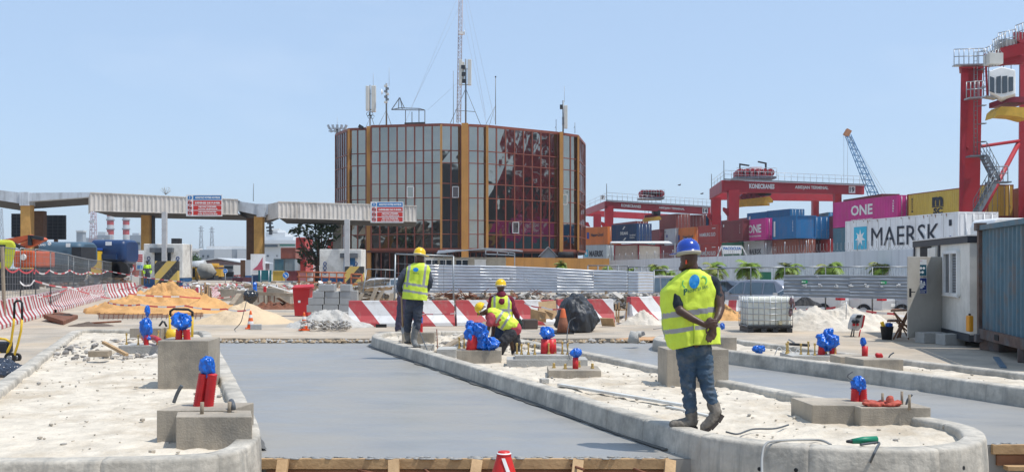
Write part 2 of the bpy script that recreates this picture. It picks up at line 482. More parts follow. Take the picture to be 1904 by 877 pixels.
# ------------------------------------------------------------------ islands: kerb ring + sand fill
m_sand=M('dry white sand',(0.63,0.56,0.455),0.95,var=0.26,scale=3.2,bump=1.0,bscale=17,dirt=((0.42,0.345,0.25),0.8,1.1),streak=None,detail=11)
KB=[]
def ring(name,px,wd=0.2,z0=-0.34,seed=1,closed=True):
 pts=[G(x,y,KT)for x,y in px]
 pts=[(p.x,p.y)for p in pts]
 if area2(pts)<0:pts=pts[::-1]
# soften the corners
 for _ in range(2):
  q=[]
  for i in range(len(pts)):
   a,b=Vector(pts[i]),Vector(pts[(i+1)%len(pts)])
   L=(b-a).length;t=min(0.25,0.35/max(L,0.01))
   q+=[a.lerp(b,t),a.lerp(b,1-t)]
  pts=q
 pts=resample(pts,0.12);q=[];gv=[]
 for i,p in enumerate(pts):  # a joint between castings every metre or so
  t_=(pts[(i+1)%len(pts)]-p)
  if i%8==4:q+=[p,p+t_*.45,p+t_*.5,p+t_*.55];gv+=[0,0,1,0]
  else:q.append(p);gv.append(0)
 pts=q;n=len(pts)
 prof=[(-0.035,z0),(-0.03,0.0),(-0.012,KT-0.03),(-0.004,KT-0.01),(0.014,KT),(wd-0.03,KT),(wd-0.006,KT-0.015),(wd,KT-0.05),(wd+0.01,SL-0.12)]
 vs=[];inner=[]
 for i in range(n):
  t=(pts[(i+4)%n]-pts[i-4]).normalized();nrm=Vector((-t.y,t.x))
  for k,(o,z)in enumerate(prof):
   e=0.010*fbm(pts[i].x,pts[i].y,1.1,seed)+0.003*fbm(pts[i].x,pts[i].y+z*3,5,seed+3)
   q=pts[i]+nrm*(o+e+(.007 if gv[i]and k<3 else 0))
   vs.append((q.x,q.y,z+(0.004*fbm(pts[i].x,pts[i].y,0.9,seed+7)+0.0012*fbm(q.x,q.y,14,seed)-(.01 if gv[i]else 0)if z>0.1 else 0)))
  inner.append(pts[i]+nrm*(wd*0.8))
 K=len(prof)
 fs=[(i*K+k,((i+1)%n)*K+k,((i+1)%n)*K+k+1,i*K+k+1)for i in range(n)for k in range(K-1)]
 mb=MB();mb.add(vs,fs,0,True)
 o=struct(mb.build(name,m_kerb));KB.append(BVHTree.FromPolygons(mb.v,mb.f))
 return pts,inner
FOOT=[]
def fill(name,poly,amp=0.02,cell=0.07,seed=3,extra=None):
 x0=min(p[0]for p in poly);x1=max(p[0]for p in poly);y0=min(p[1]for p in poly);y1=max(p[1]for p in poly)
 vs=[];idx={};fs=[]
 def vid(i,j):
  if(i,j)not in idx:
   x=x0+i*cell;y=y0+j*cell*1.0
   z=SL+amp*fbm(x,y,1.3,seed)+amp*0.9*fbm(x,y,5.5,seed+1)-amp*.8*max(0,fbm(x,y,2.6,seed+5)-.15)
   tr=max(0,fbm(x,y,0.5,seed+9)+.1);z+=0.035*tr*fbm(x,y,9,seed+2)
   if extra:z+=extra(x,y)
   idx[i,j]=len(vs);vs.append((x,y,z))
  return idx[i,j]
 for i in range(int((x1-x0)/cell)+1):
  for j in range(int((y1-y0)/cell)+1):
   if inpoly(x0+(i+.5)*cell,y0+(j+.5)*cell,poly):
    fs.append((vid(i,j),vid(i+1,j),vid(i+1,j+1),vid(i,j+1)))
 mb=MB();mb.add(vs,fs,0,True)
 return struct(mb.build(name,m_sand))
isl1=[(389,614),(400,637),(425,680),(455,738),(474,773),(481,792),(480,812),(462,829),(425,843),(350,851),(192,855),(-120,858),(-420,862),(-250,880),(-100,781),(0,706),(131,615),(150,611)]
_,in1=ring('kerb',isl1[:12]+[(-420,858),(-100,779),(0,706),(131,615),(150,611)],seed=1)
def heap1(x,y):
 c=G(240,650,SL);r=math.hypot((x-c.x)/1.6,(y-c.y)/1.5)
 return 0.16*max(0,1-r*r)*(1+0.9*fbm(x,y,3,4))
fill('island_sand',in1,0.02,0.075,3,heap1)
isl2=[(688,624),(1026,725),(1140,762),(1246,792),(1300,808),(1400,822),(1500,831),(1640,836),(1750,835),(1815,826),(1836,812),(1826,798),(1790,786),(1732,775),(1355,705),(1102,655),(963,628),(885,614),(705,616)]
_,in2=ring('kerb',isl2,seed=11)
def heap2(x,y):
 c=G(860,640,SL);r=math.hypot((x-c.x)/1.8,(y-c.y)/2.2)
 return 0.12*max(0,1-r*r)*(1+0.9*fbm(x,y,3,4))
fill('island_sand',in2,0.026,0.075,23,heap2)
isl3=[(1208,630),(1380,655),(1700,694),(1904,721),(2250,767),(2250,734),(1904,691),(1562,653),(1380,631),(1340,621),(1235,619)]
_,in3=ring('kerb',isl3,seed=31)
fill('island_sand',in3,0.02,0.1,43)

# scattered grit and pebbles lying on the sand: nobody could count them
gr=MB();random.seed(21)
for poly,cnt in((in1,380),(in2,420),(in3,100)):
 xs=[p[0]for p in poly];ys=[p[1]for p in poly];k=0
 while k<cnt:
  x=random.uniform(min(xs),max(xs));y=random.uniform(min(ys),max(ys))
  if not inpoly(x,y,poly):continue
  k+=1;s=random.choice((0.006,0.008,0.01,0.014,0.02))
  if k%5==0 and poly is in1:s*=1.6
  gr.ell((x,y,SL+s*0.4+0.008),(s*random.uniform(.8,1.9),s,s*0.7),6,mi=random.choice((0,0,1,2)),rot=Matrix.Rotation(random.random()*3,3,'Z'))
for k in range(len(gr.sm)):gr.sm[k]=False
tag(gr.build('loose_grit',[M('grit',(0.42,0.37,0.3),0.9),M('grey pebble',(0.33,0.31,0.28),0.9),M('pale crumbs',(0.55,0.5,0.42),0.9)]),'loose grit and crumbs scattered over the sand of the islands','grit',kind='stuff')

# crushed stone and lumps left on the heaps inside the islands
def stones(cx,cy,rx,ry,n,seed,zf,label):
 rr=random.Random(seed);mb=MB();c=G(cx,cy,SL)
 for i in range(n):
  a=rr.random()*6.3;q=rr.random()**.6;x=c.x+math.cos(a)*rx*q;y=c.y+math.sin(a)*ry*q;s=rr.choice((.012,.018,.018,.025,.035,.05))*1.2
  if not inpoly(x,y,in1 if seed==3 else in2):continue
  z=SL+zf(x,y)*.9+s*.3;k=len(mb.v);mb.ell((x,y,z),(s*rr.uniform(.9,1.7),s,s*.8),6,mi=rr.randrange(3),rot=Matrix.Rotation(rr.random()*3,3,'Z'))
 for k in range(len(mb.sm)):mb.sm[k]=False
 return tag(mb.build('crushed_stone',[M('pale stone',(.55,.51,.45),.9),M('mid stone',(.4,.37,.33),.9),M('dark stone',(.2,.185,.17),.9)]),label,'stones',kind='stuff')
stones(225,655,1.9,1.7,520,3,heap1,'crushed stone strewn on the grey heap at the far end of the left island')
stones(850,645,1.8,2.0,420,4,heap2,'crushed stone strewn around the bending worker in the middle island')
# dark mortar slop left along the foot of the kerbs beside the wide lane
def slop(px0,px1,seed,side):
 A,B_=px0,px1;rr=random.Random(seed);mb=MB();x=(B_-A);L=x.length;x.normalize();n=Vector((-x.y,x.x,0))*side;k=int(L/.08);vs=[]
 for i in range(k+1):
  p=A+x*(L*i/k);w_=.05+.05*max(-.6,fbm(i*.07,seed,2.0,1));vs+=[p-n*.02+Vector((0,0,.03)),p+n*w_+Vector((0,0,.013))]
 mb.add(vs,[(2*i,2*i+2,2*i+3,2*i+1)for i in range(k)],0,True)
 return tag(mb.build('mortar_slop',M('dark wet mortar',(.11,.105,.095),.6)),'dark wet mortar along the foot of the '+('left' if seed<3 else 'middle')+' island kerb beside the wide lane','mortar',kind='stuff')
slop(G(481,792,KT).xy.to_3d()+Vector((.03,0,0)),G(389,614,KT).xy.to_3d()+Vector((.03,0,0)),1,-1)
slop(G(1246,792,KT).xy.to_3d()-Vector((.03,.02,0)),G(688,624,KT).xy.to_3d()-Vector((.03,.02,0)),5,1)

# drain holes in the kerb noses
def disc_hole(px,py,d,r=0.022):
 e=Vector((0,0,HC));dv=(P(px,py,d)-e).normalized();h=KB[1].ray_cast(e,dv);mb=MB()
 nn=h[1]if h[1].dot(dv)<0 else-h[1]
 mb.tube([h[0]-nn*.03,h[0]+nn*.002],[r*1.02,r*.9],14)
 return mb

# ------------------------------------------------------------------ cast plinths
def plinth(x1,x2,yb,yt,depth,label,yaw=0.0,bolts=(),z0=SL,group='cast concrete plinths on the islands',mat=m_block,skew=0.0):
 """front face runs from pixel x1 to x2 along row yb at sand level, its top edge at row yt"""
 d=D(yb,z0);A=P(x1,yb,d);B_=P(x2,yb,d)
 wd=(B_-A).length;h=zt(yt,d)-z0
 t=thing('concrete_plinth',label,'plinth',(A.x,A.y,z0),yaw,group)
 W=wm(t)
 mb=MB();mb.slab([W@Vector(p)for p in((0,0,-0.1),(wd,0,-0.1),(wd+skew,depth,-0.1),(skew,depth,-0.1))][::-1],(0,0,h+0.1))
 mb.build('block',mat,t,bevel=0.008)
 for u,v,hh in bolts:
  b=MB();c=W@Vector((u*wd+skew*v,v*depth,h))
  b.tube([c-Vector((0,0,.02)),c+Vector((0,0,hh))],0.013,8)
  b.lathe([(0.027,0.0),(0.027,0.022),(0.02,0.026),(0.02,0.045)],c,6,smooth=False)
  b.lathe([(0.021,hh-0.04),(0.021,hh-0.005)],c,6,smooth=False)
  b.build('anchor_bolt',m_brass,t)
 return t,h+z0,d
random.seed(3)
plinth(293,388,722,633,0.75,'tall square plinth carrying two conduits, tallest on the left island',skew=-0.06)
plinth(291,425,823,762,0.55,'narrow plinth tucked behind the low wide one at the left island nose',skew=0.1)
plinth(327,469,834,774,0.42,'low wide plinth with two pale stubs at the left island nose',bolts=(),skew=-0.12)
plinth(241,300,644,610,0.5,'small plinth with a dark face at the far end of the left island',mat=m_block)
plinth(220,294,660,642,0.7,'flat pale plinth with brass bolts beside the tall left plinth',bolts=[(.1,.3,.22),(.45,.15,.2),(.9,.25,.18),(.75,.8,.25)],mat=m_conc)
plinth(747,807,646,618,0.5,'upright plinth behind the boots of the shovelling worker')
plinth(812,848,664,649,0.7,'small pale plinth left of the bending worker',mat=m_conc)
plinth(849,932,675,651,0.75,'plinth with brass bolts under the slumped blue sheeting',bolts=[(.03+.11*i,.55+.08*(i%2),.2)for i in range(6)])
plinth(942,1093,681,668,0.6,'broad low slab under the bolted plinth in the middle island',mat=m_conc)
plinth(957,1064,671,660,0.75,'low plinth ringed with eight brass bolts in the middle island',z0=SL+0.085,bolts=[(.04,.3,.19),(.12,.2,.18),(.24,.15,.2),(.35,.12,.18),(.6,.3,.19),(.7,.4,.2),(.84,.3,.21),(.93,.2,.19)],mat=m_conc)
plinth(1020,1118,702,688,0.7,'small low plinth with one red conduit and four short bolts',bolts=[(.12,.5,.08),(.33,.3,.08),(.62,.7,.1),(.86,.4,.08)])
plinth(1240,1355,718,649,0.55,'tall plinth behind the legs of the strolling worker',skew=-0.05)
plinth(1510,1618,786,752,0.62,'higher plinth with a blue capped conduit at the middle island nose',yaw=R(-6),skew=-0.12)
plinth(1600,1731,791,757,0.5,'plinth with red rag and pale stubs at the middle island nose',skew=-0.05)
plinth(1472,1563,670,661,0.8,'low slab with long brass bolts on the right island',bolts=[(.02,.5,.2),(.1,.7,.22),(.28,.35,.2),(.42,.3,.24),(.5,.1,.22),(.72,.3,.22),(.84,.5,.24),(.95,.2,.24)],mat=m_conc)
plinth(1562,1615,680,663,0.55,'darker plinth with an upright red pipe on the right island')
plinth(1605,1680,690,668,0.6,'paler plinth beside the red pipe on the right island',skew=-0.1)
plinth(1290,1370,657,627,0.5,'plinth at the tip of the right island beside the strolling worker',z0=SL)
for px,py,h_,r_ in((375,769,.11,.018),(426,766,.1,.018)):
 d=D(py,0.444);p=P(px,py,d)
 mb=MB();mb.tube([p-Vector((0,0,.02)),p+Vector((0.005,0,h_))],r_,8)
 tag(mb.build('pipe_stub',m_greywood),'pale stub standing %s on the low wide plinth'%('at the middle' if px<400 else 'towards the right end'),'stub','pipe stubs on the plinths')
for px,py,h_ in((1641,747,.13),(1677,745,.14),(1691,752,.14)):
 d=D(py+6,0.341);p=P(px,py+6,d)
 mb=MB();mb.tube([p-Vector((0,0,.02)),p+Vector((0.0,0,h_))],.015,8)
 tag(mb.build('pipe_stub',m_greywood),{1641:'pale stub in the red rag, left one of three',1677:'pale stub behind the red rag, middle one of three',1691:'pale stub right of the red rag, nearest the nose'}[px],'stub','pipe stubs on the plinths')

def bag(c,sz,seed,tilt=0.0,n=5,vox=0.012):
 """crumpled plastic sheeting tied over a pipe end"""
 rr=random.Random(seed);mb=MB();c=Vector(c)
 mb.ell(c,(sz[0]*0.8,sz[1]*0.85,sz[2]*0.95),14)
 for i in range(max(2,n//3)):
  a=rr.uniform(0,6.3);mb.ell(c+Vector((math.cos(a)*sz[0]*.5,math.sin(a)*sz[1]*.4,rr.uniform(-.6,.7)*sz[2])),(sz[0]*rr.uniform(.4,.6),sz[1]*.3,sz[2]*rr.uniform(.3,.5)),10,rot=Matrix.Rotation(rr.uniform(-.8,.8),3,'Y'))
 b=blend(mb,min(vox,max(sz)/11),2);s=max(sz[0],.08);q0=Vector((seed*3.7,seed,0))
 for i,p in enumerate(b.v):
  r=p-c;h=r.z/sz[2];a=Vector((r.x,r.y,0));a=a.normalized()if a.length>1e-6 else a
  q=Vector((a.x*1.5+h*.35,a.y*1.5,h*.75))+q0
  k=(1-abs(noise.noise(q))*3)*.2+(1-abs(noise.noise(q*2.6))*3)*.12+(1-abs(noise.noise(q*6))*3)*.05-.12
  pin=1-.42*math.exp(-((h+.62)/.16)**2)+.25*max(0,-h-.75)*4  # pinched by the tie, flared below
  b.v[i]=c+Vector((r.x*pin,r.y*pin,r.z))+(a+Vector((0,0,.35*h)))*k*s
 for k in range(len(b.sm)):b.sm[k]=True
 return b
def corr(pts,r,pitch=0.022,n=12,mi=0):
 """ribbed conduit along a line"""
 a,b=Vector(pts[0]),Vector(pts[-1]);L=(b-a).length;k=max(6,int(L/pitch)*2)
 ps=[a.lerp(b,i/k)for i in range(k+1)]
 mb=MB();mb.tube(ps,[r*(1.0 if i%2 else 0.86)for i in range(k+1)],n)
 return mb
def conduit(px,pyb,pyt,zb,label,pipes=((0,0),),r=0.05,bagpx=None,sz=(.09,.08,.12),seed=1,lean=0.0,mat=None,smooth=False,group='capped red conduits on the islands'):
 d=D(pyb,zb);base=P(px,pyb,d);top=zt(pyt,d)
 t=thing('capped_conduit',label,'conduit',base,0,group)
 for i,(ox,oy)in enumerate(pipes):
  a=base+Vector((ox,oy,-0.03));b=Vector((base.x+ox*0.8+lean,base.y+oy,top))
  if smooth:mb=MB().tube([a,b],r,14)
  else:mb=corr([a,b],r)
  mb.build('pipe',mat or m_tube,t)
 if bagpx:
  c=P(bagpx[0],bagpx[1],d)
  bag(c,sz,seed,n=bagpx[2]if len(bagpx)>2 else 5).build('plastic_cover',m_blue,t)
 return t
conduit(378,754,694,0.459,'pair of ribbed red conduits leaning under a blue cover, nearest on the left island',((-.055,0),(.05,-.01)),0.052,(386,682,6),(.088,.08,.115),3,lean=0.05)
conduit(340,631,612,0.8,'two ribbed conduits under a bunched blue cover on the tall left plinth',((-.06,0),(.06,0)),0.052,(338,599,9),(.16,.11,.13),4)
conduit(272,641,622,0.332,'slim conduit under a tall knotted blue cover on the flat left plinth',((0,0),),0.05,(272,610,7),(.13,.1,.22),5)
t5=[x for x in COL.objects if x.get('label','').startswith('slim conduit')][0]
bag(P(274,579,D(641,.332)),(.06,.05,.12),8,n=3).build('knot',m_blue,t5)
conduit(782,617,600,0.46,'small conduit with blue cover right behind the shovelling worker',((0,0),),0.05,(781,597,5),(.06,.06,.17),6)
conduit(876,650,622,0.372,'fat red conduit in slumped blue sheeting beside the bending worker',((0,0),(.1,.1)),0.1,(886,620,10),(.25,.16,.2),7,lean=0.05,smooth=True)
sl_=[x for x in COL.objects if x.get('label','').startswith('fat red')][0]
bag(P(907,640,17.7),(.24,.12,.14),17,n=7).build('fallen_sheeting',m_blue,sl_)
bag(P(875,605,17.8),(.1,.09,.1),19,n=4).build('knot',m_blue,sl_)
conduit(1019,657,630,0.334,'thick red conduit under a ragged blue cover among brass bolts',((-.04,0),(.06,.03)),0.09,(1018,620,8),(.14,.12,.13),9,smooth=True)
conduit(1070,685,664,0.263,'thin red conduit with a small blue cap on the four bolt plinth',((0,0),),0.045,(1071,656,7),(.1,.08,.085),10,smooth=True)
conduit(1597,745,722,0.344,'short ribbed conduit with a big folded blue cover at the middle nose',((-.045,0),(.045,0)),0.05,(1597,716,7),(.085,.08,.115),12)
conduit(1539,659,640,0.236,'red conduit under the largest knotted blue cover on the right island',((-.12,0),(.1,0)),0.07,(1539,636,12),(.22,.17,.17),14)
t6=[x for x in COL.objects if x.get('label','').startswith('red conduit under the largest')][0]
bag(P(1540,620,D(659,.236)),(.1,.09,.1),15,n=4).build('knot',m_blue,t6)
conduit(1608,662,643,0.303,'upright smooth red pipe with a small blue cap on the right island',((0,0),),0.05,(1605,636,3),(.055,.05,.09),16,smooth=True)
d=D(650,.3)
tag(bag(P(1411,649,D(662,.16)),(.14,.12,.08),21,n=6).build('plastic_sheeting',m_blue),'small heap of blue sheeting on the sand of the right island','sheeting')
tag(bag(P(1343,606,22.5),(.06,.06,.08),22,n=4).build('plastic_sheeting',m_blue),'scrap of blue sheeting just right of the strolling worker','sheeting')

def flex(name,pts,r,mat,label,cat,n=8,sub=3,group=None):
 ps=[Vector(p)for p in pts];out=[]
 for i in range(len(ps)-1):
  p0,p1,p2,p3=ps[max(0,i-1)],ps[i],ps[i+1],ps[min(len(ps)-1,i+2)]
  for k in range(sub*2):
   t=k/(sub*2)
   out.append(0.5*((2*p1)+(p2-p0)*t+(2*p0-5*p1+4*p2-p3)*t*t+(3*p1-p0-3*p2+p3)*t**3))
 out.append(ps[-1])
 mb=MB();mb.tube(out,r,n)
 return tag(mb.build(name,mat),label,cat,group)
m_hose=M('dark grey hose',(0.09,0.1,0.11),0.6)
flex('grey_hose',[P(434,760,D(774,.4)),P(433,752,D(774,.4)),P(430,745,D(770,.4))],.025,m_hose,'short grey hose end curling up from the low wide plinth','hose')
flex('grey_hose',[P(323,748,D(752,SL)),P(330,730,D(752,SL)),P(338,716,D(752,SL))],.022,m_hose,'grey hose end leaning out of the sand before the tall left plinth','hose')
flex('cable',[G(1610,880,-.2),P(1622,850,8.5),P(1630,832,8.62),G(1633,822,KT+.02),G(1600,826,KT+.02)],.011,m_hose,'dark cable draped over the middle kerb from the green tool','cable')
flex('cable',[P(1417,880,8.3),P(1417,850,8.7),P(1423,826,8.85),G(1445,819,KT+.015),G(1520,817,SL+.03),G(1545,826,SL+.08)],.011,M('grey cable',(.3,.3,.29),.6),'pale grey cable looping over the middle kerb and up the sand','cable')
flex('cable',[G(1350,802,SL+.05),G(1372,806,SL+.04),G(1400,797,SL+.04),G(1440,796,SL+.04),G(1466,789,SL+.04)],.009,m_hose,'dark cable on the sand right of the strolling boots','cable')
flex('cable',[P(1541,661,21),P(1530,655,21),G(1500,662,SL)],.01,m_hose,'short dark cable under the bolted slab of the right island','cable')
flex('bent_wire',[P(1060,668,17),P(1054,640,17.3),P(1058,600,17.6),P(1070,590,17.6)],.008,m_hose,'bent black wire rising beside the thin red conduit','wire')
flex('bent_wire',[G(795,652,.2),P(782,620,20.6),P(772,596,20.6)],.01,m_hose,'dark wire standing by the boots of the shovelling worker','wire')
flex('bent_wire',[G(636,0+660,.2),P(635,640,20)],.01,m_hose,'x','wire')if False else None
flex('bent_wire',[P(1586,690,11.15),P(1576,700,11.15),P(1597,712,11.15)],.005,m_hose,'thin wire poking from the blue cover at the middle nose','wire')
flex('bent_wire',[P(1684,756,10.9),P(1688,742,10.9),P(1696,733,10.9)],.012,m_hose,'dark hooked wire between pale stubs at the middle nose','wire')
flex('bent_wire',[P(1651,668,16.6),P(1655,660,16.6),P(1662,655,16.6)],.012,m_hose,'dark hooked wire on the paler right island plinth','wire')
flex('bent_wire',[P(376,640,10.5),P(378,600,23),P(383,570,23)],.01,m_hose,'x','wire')if False else None
for i,(a,b)in enumerate((((1440,657),(1458,657)),((1452,659),(1476,659)),((1475,661),(1492,661)))):
 mb=MB();A,B_=G(a[0],a[1]+4,SL),G(b[0],b[1]+4,SL)
 ps=[A.lerp(B_,k/8)+Vector((0,0,math.sin(math.pi*k/8)*.16))for k in range(9)]
 mb.tube(ps,.009,6)
 tag(mb.build('wire_loop',M('pale wire',(.6,.6,.58),.5)),['pale wire loop left of the bolted slab, leftmost of three','pale wire loop left of the bolted slab, middle of three','pale wire loop beside the bolted slab, rightmost of three'][i],'wire','wire loops in the right island')
# white trunking lying across the sand
A,B_=G(1040,717,SL+.01),G(1272,756,SL+.02);mb=MB()
mb.bar(A+Vector((0,0,.02)),B_+Vector((0,0,.02)),.07,.03)
tag(mb.build('plastic_trunking',M('grey white plastic',(.6,.6,.57),.5,dirt=((.45,.4,.33),.6,6))),'long grey white trunking lying across the middle island sand','trunking')
A,B_=G(1240,755,SL+.01),G(1330,775,SL+.01);mb=MB();mb.bar(A,B_,.05,.02)
tag(mb.build('plastic_trunking',MATS['grey white plastic']),'short trunking end lying behind the strolling boots','trunking')
# small lumps
def lump(px,py,s,z,label,mat=m_conc,name='concrete_lump',rz=.3):
 mb=MB();p=G(px,py,z);mb.box((p.x,p.y,z+s[2]/2),s,rz)
 return tag(mb.build(name,mat,bevel=.01),label,'lump')
lump(1012,712,(.12,.1,.07),SL,'small pale concrete lump left of the four bolt plinth')
lump(186,662,(.34,.24,.1),SL+.1,'brown block half sunk in the left island heap',m_greywood,'brown_block',.1)
lump(793,653,(.28,.22,.14),SL,'rounded whitish stone beside the shovelling worker boot')
# timber lying in island 1
A,B_=P(192,636,18.7),G(236,659,SL+.1);mb=MB();mb.bar(A,B_,.06,.05);tag(mb.build('timber_stake',m_wood),'short timber leaning into the heap of the left island','timber')
A,B_=G(812,655,SL+.05),P(905,599,21.5);mb=MB();mb.bar(A,B_,.13,.04);tag(mb.build('timber_plank',m_greywood),'weathered plank leaning up towards the bending worker','plank')
mb=MB();A=P(822,578+80,20);mb.tube([G(814,657,SL),P(812,612,20.2)],.01,6);tag(mb.build('rebar_stub',m_rust),'thin rebar standing behind the leaning plank','rebar')
# green angle grinder
t=thing('power_tool','green handheld power tool lying on the middle island kerb','power tool',G(1605,826,KT))
c=G(1605,826,KT)+Vector((0,0,.03));mb=MB()
mb.tube([c+Vector((-.1,0,0)),c+Vector((.0,0,.01)),c+Vector((.13,.03,.015))],[.022,.032,.028],10);mb.build('body',M('green plastic',(.01,.22,.12),.45),t)
mb=MB();mb.tube([c+Vector((-.15,-.01,0)),c+Vector((-.09,0,0))],[.012,.022],10);mb.build('nose',m_dark,t)
# red rag
mb=MB();rr=random.Random(5)
c=P(1648,754,D(754,.341));c.z=.35
for i in range(11):mb.ell(c+Vector((rr.uniform(-.2,.12),rr.uniform(-.08,.12),.01)),(.08,.05,rr.uniform(.014,.03)),8,rot=Matrix.Rotation(rr.uniform(-.3,.3),3,'Y'))
mb.ell(c+Vector((.02,-.05,.05)),(.04,.03,.06),8)
tag(blend(mb,.012,2,.012,(20,20,20),3).build('red_rag',M('faded red cloth',(.45,.09,.06),.8)),'faded red rag spread between stubs on the plinth at the nose','rag')
mb=MB();c=P(1640,664,16.6)
for i in range(4):mb.ell(c+Vector((rr.uniform(-.08,.1),0,rr.uniform(0,.06))),(.04,.04,.04),8)
tag(blend(mb,.012,1).build('red_rag',m_red),'small red scrap on the paler right island plinth','rag')
# red hose behind the flat left plinth
flex('red_hose',[G(258,634,.2),P(275,628,20),P(288,628,19.5),P(297,634,19)],.05,m_red,'thick red hose curling behind the flat left plinth','hose')
for px,py,d_ in((1412,871,8.4),(1480,873,8.35),(1792,869,8.55),(1254,845,9.75)):
 tag(disc_hole(px,py,F*1.56/(836-HY)*1.0 if px>1300 else 9.62,.02).build('drain_hole',m_black),{1412:'dark round hole in the middle nose under the pale cable',1480:'dark round hole in the middle nose between two cables',1792:'dark round hole at the right turn of the middle nose',1254:'dark round hole in the kerb beside the formwork end'}[px],'hole','holes in the kerb nose')

# ------------------------------------------------------------------ timber formwork at the near end of the lanes
def formwork(x0,x1,y,label,posts,d):
 z1=-0.004;A=P(x0,850,d);A.z=0;B_=P(x1,850,d);B_.z=0
 t=thing('timber_formwork',label,'formwork',(A.x,d,-0.34),0)
 mb=MB();mb.bb(A.x,B_.x,d-.05,d-.002,z1-.085,z1+.012);mb.build('board',m_wood,t,bevel=.003)
 mb=MB();mb.bb(A.x+.05,B_.x,d-.035,d-.004,z1-.2,z1-.095);mb.build('board',M('reddish plywood edge',(.24,.11,.055),.7,var=.3),t)
 mb=MB();mb.bb(A.x+.1,B_.x-.1,d-.16,d-.06,z1-.23,z1-.19);mb.build('waler',m_wood,t)
 for px,lean in posts:
  x=(px-952)*d/F
  mb=MB();mb.bar((x-lean,d-.08,z1+.0),(x,d-.42,-.36),.1,.05,up=(0,1,0));mb.build('stake',m_wood,t)
# spilled mortar along the top edge
 mb=MB();rr=random.Random(int(x0))
 for i in range(int((x1-x0)/5)):
  x=rr.uniform(A.x,B_.x);s=rr.uniform(.01,.03)
  mb.ell((x,d+rr.uniform(-.06,.06),z1+.012),(s*2,s,s*.35),6)
 mb.build('spilled_mortar',m_wet,t)['kind']='stuff'
 return t
formwork(487,1243,846,'timber formwork with raking stakes across the near end of the wide lane',[(534,0.02),(742,.04),(878,-.05),(1062,-.06),(1228,-.08)],L1[0].y)
formwork(1842,2100,826,'timber formwork closing the right lane beside the middle nose',[(1905,-.2),(1990,0)],q1.y)
for i,(a,b)in enumerate((((650,870),(700,880)),((782,866),(805,884)),((1050,860),(1085,872)),((1165,866),(1205,880)))):
 mb=MB();mb.tube([P(a[0],a[1],9.75),P(b[0],b[1],9.3)],.012,6)
 tag(mb.build('rebar_pin',m_rust),['rusty pin under the formwork, far left of four','rusty pin under the formwork left of the red cone','rusty pin under the formwork right of the red cone','rusty pin under the formwork near its right end'][i],'rebar','rebar pins under the formwork')
# red cone with tape, cut by the bottom edge
p=P(937,880,9.0);t=thing('traffic_cone','red cone wrapped in striped tape before the formwork','traffic cone',(p.x,p.y,-.34),0,'cones around the site')
top=zt(838,9.0)
mb=MB();mb.lathe([(.17,-.31),(.135,-.1),(.06,top-.03),(.05,top),(.03,top+.003)],(p.x,p.y,0),24);mb.build('cone_body',M('red plastic',(.62,.025,.02),.45),t)
mb=MB();mb.box((p.x,p.y,-.325),(.38,.38,.03));mb.build('base',m_black,t)
mb=MB();mb.lathe([(.062,top-.055),(.066,top-.02),(.056,top-.012)],(p.x,p.y,0),24,mis=[1,0]);
mb.slab([(p.x-.02,p.y-.07,top-.05),(p.x+.01,p.y-.07,top-.05),(p.x+.07,p.y-.115,top-.2),(p.x+.035,p.y-.12,top-.2)],(0,-.003,0),0)
mb.build('tape',[m_white,m_red],t)
# ================================================================== THE GLAZED OFFICE BUILDING
def mirror_glass(name,col,rough=0.04,wav=0.06):
 mt=M(name,col,rough,1.0,var=0.12,scale=0.25)
 n,l=mt.node_tree.nodes,mt.node_tree.links
 b=n['Principled BSDF'];tc=n.new('ShaderNodeTexCoord')
 z=n.new('ShaderNodeTexNoise');z.inputs['Scale'].default_value=0.8;z.inputs['Detail'].default_value=1
 l.new(tc.outputs['Object'],z.inputs['Vector'])
 bp=n.new('ShaderNodeBump');bp.inputs['Strength'].default_value=wav;bp.inputs['Distance'].default_value=0.3
 l.new(z.outputs['Fac'],bp.inputs['Height']);l.new(bp.outputs[0],b.inputs['Normal'])
 return mt
m_mir=mirror_glass('grey solar glass',(0.36,0.335,0.29))
m_mird=mirror_glass('dark reflection glass',(0.13,0.10,0.095),0.05)  # darker copy of the glass: dark reflections put into its colour
m_mirb=mirror_glass('bronze solar glass',(0.33,0.31,0.27),0.05)
m_mirn=mirror_glass('half dark reflection glass',(0.22,0.2,0.19),0.05)  # lighter step of the same painted dark reflection
m_mul=M('red brown mullions',(0.22,0.06,0.035),0.5,var=0.2,scale=1)
m_och=M('ochre render',(0.52,0.25,0.065),0.8,var=0.15,scale=0.6,streak=((0.2,0.1,0.04),0.5,2))
bp_={k:P(px,497,d)for k,px,d in(('A',624,118.5),('B',649,113.8),('C',681,113.2),('D',690,111.4),('E',820,110.0),('F',857,110.6),('G',871,110.5),('H',906,111.2),('I',1037,116.9),('J',1046,117.6),('K',1075,119.6),('L',1088,128.0))}
ZT,ZB=17.15,3.75
bl=thing('office_building','brown polygonal office block clad in grey mirror glass with ochre columns','building',(bp_['F'].x,120,-0.34))
rows=[0,.205,.305,.47,.585,.765,.877,1.0]
zs=[ZT-(ZT-ZB)*r for r in rows]
random.seed(5)
nwin=0;rest=MB()
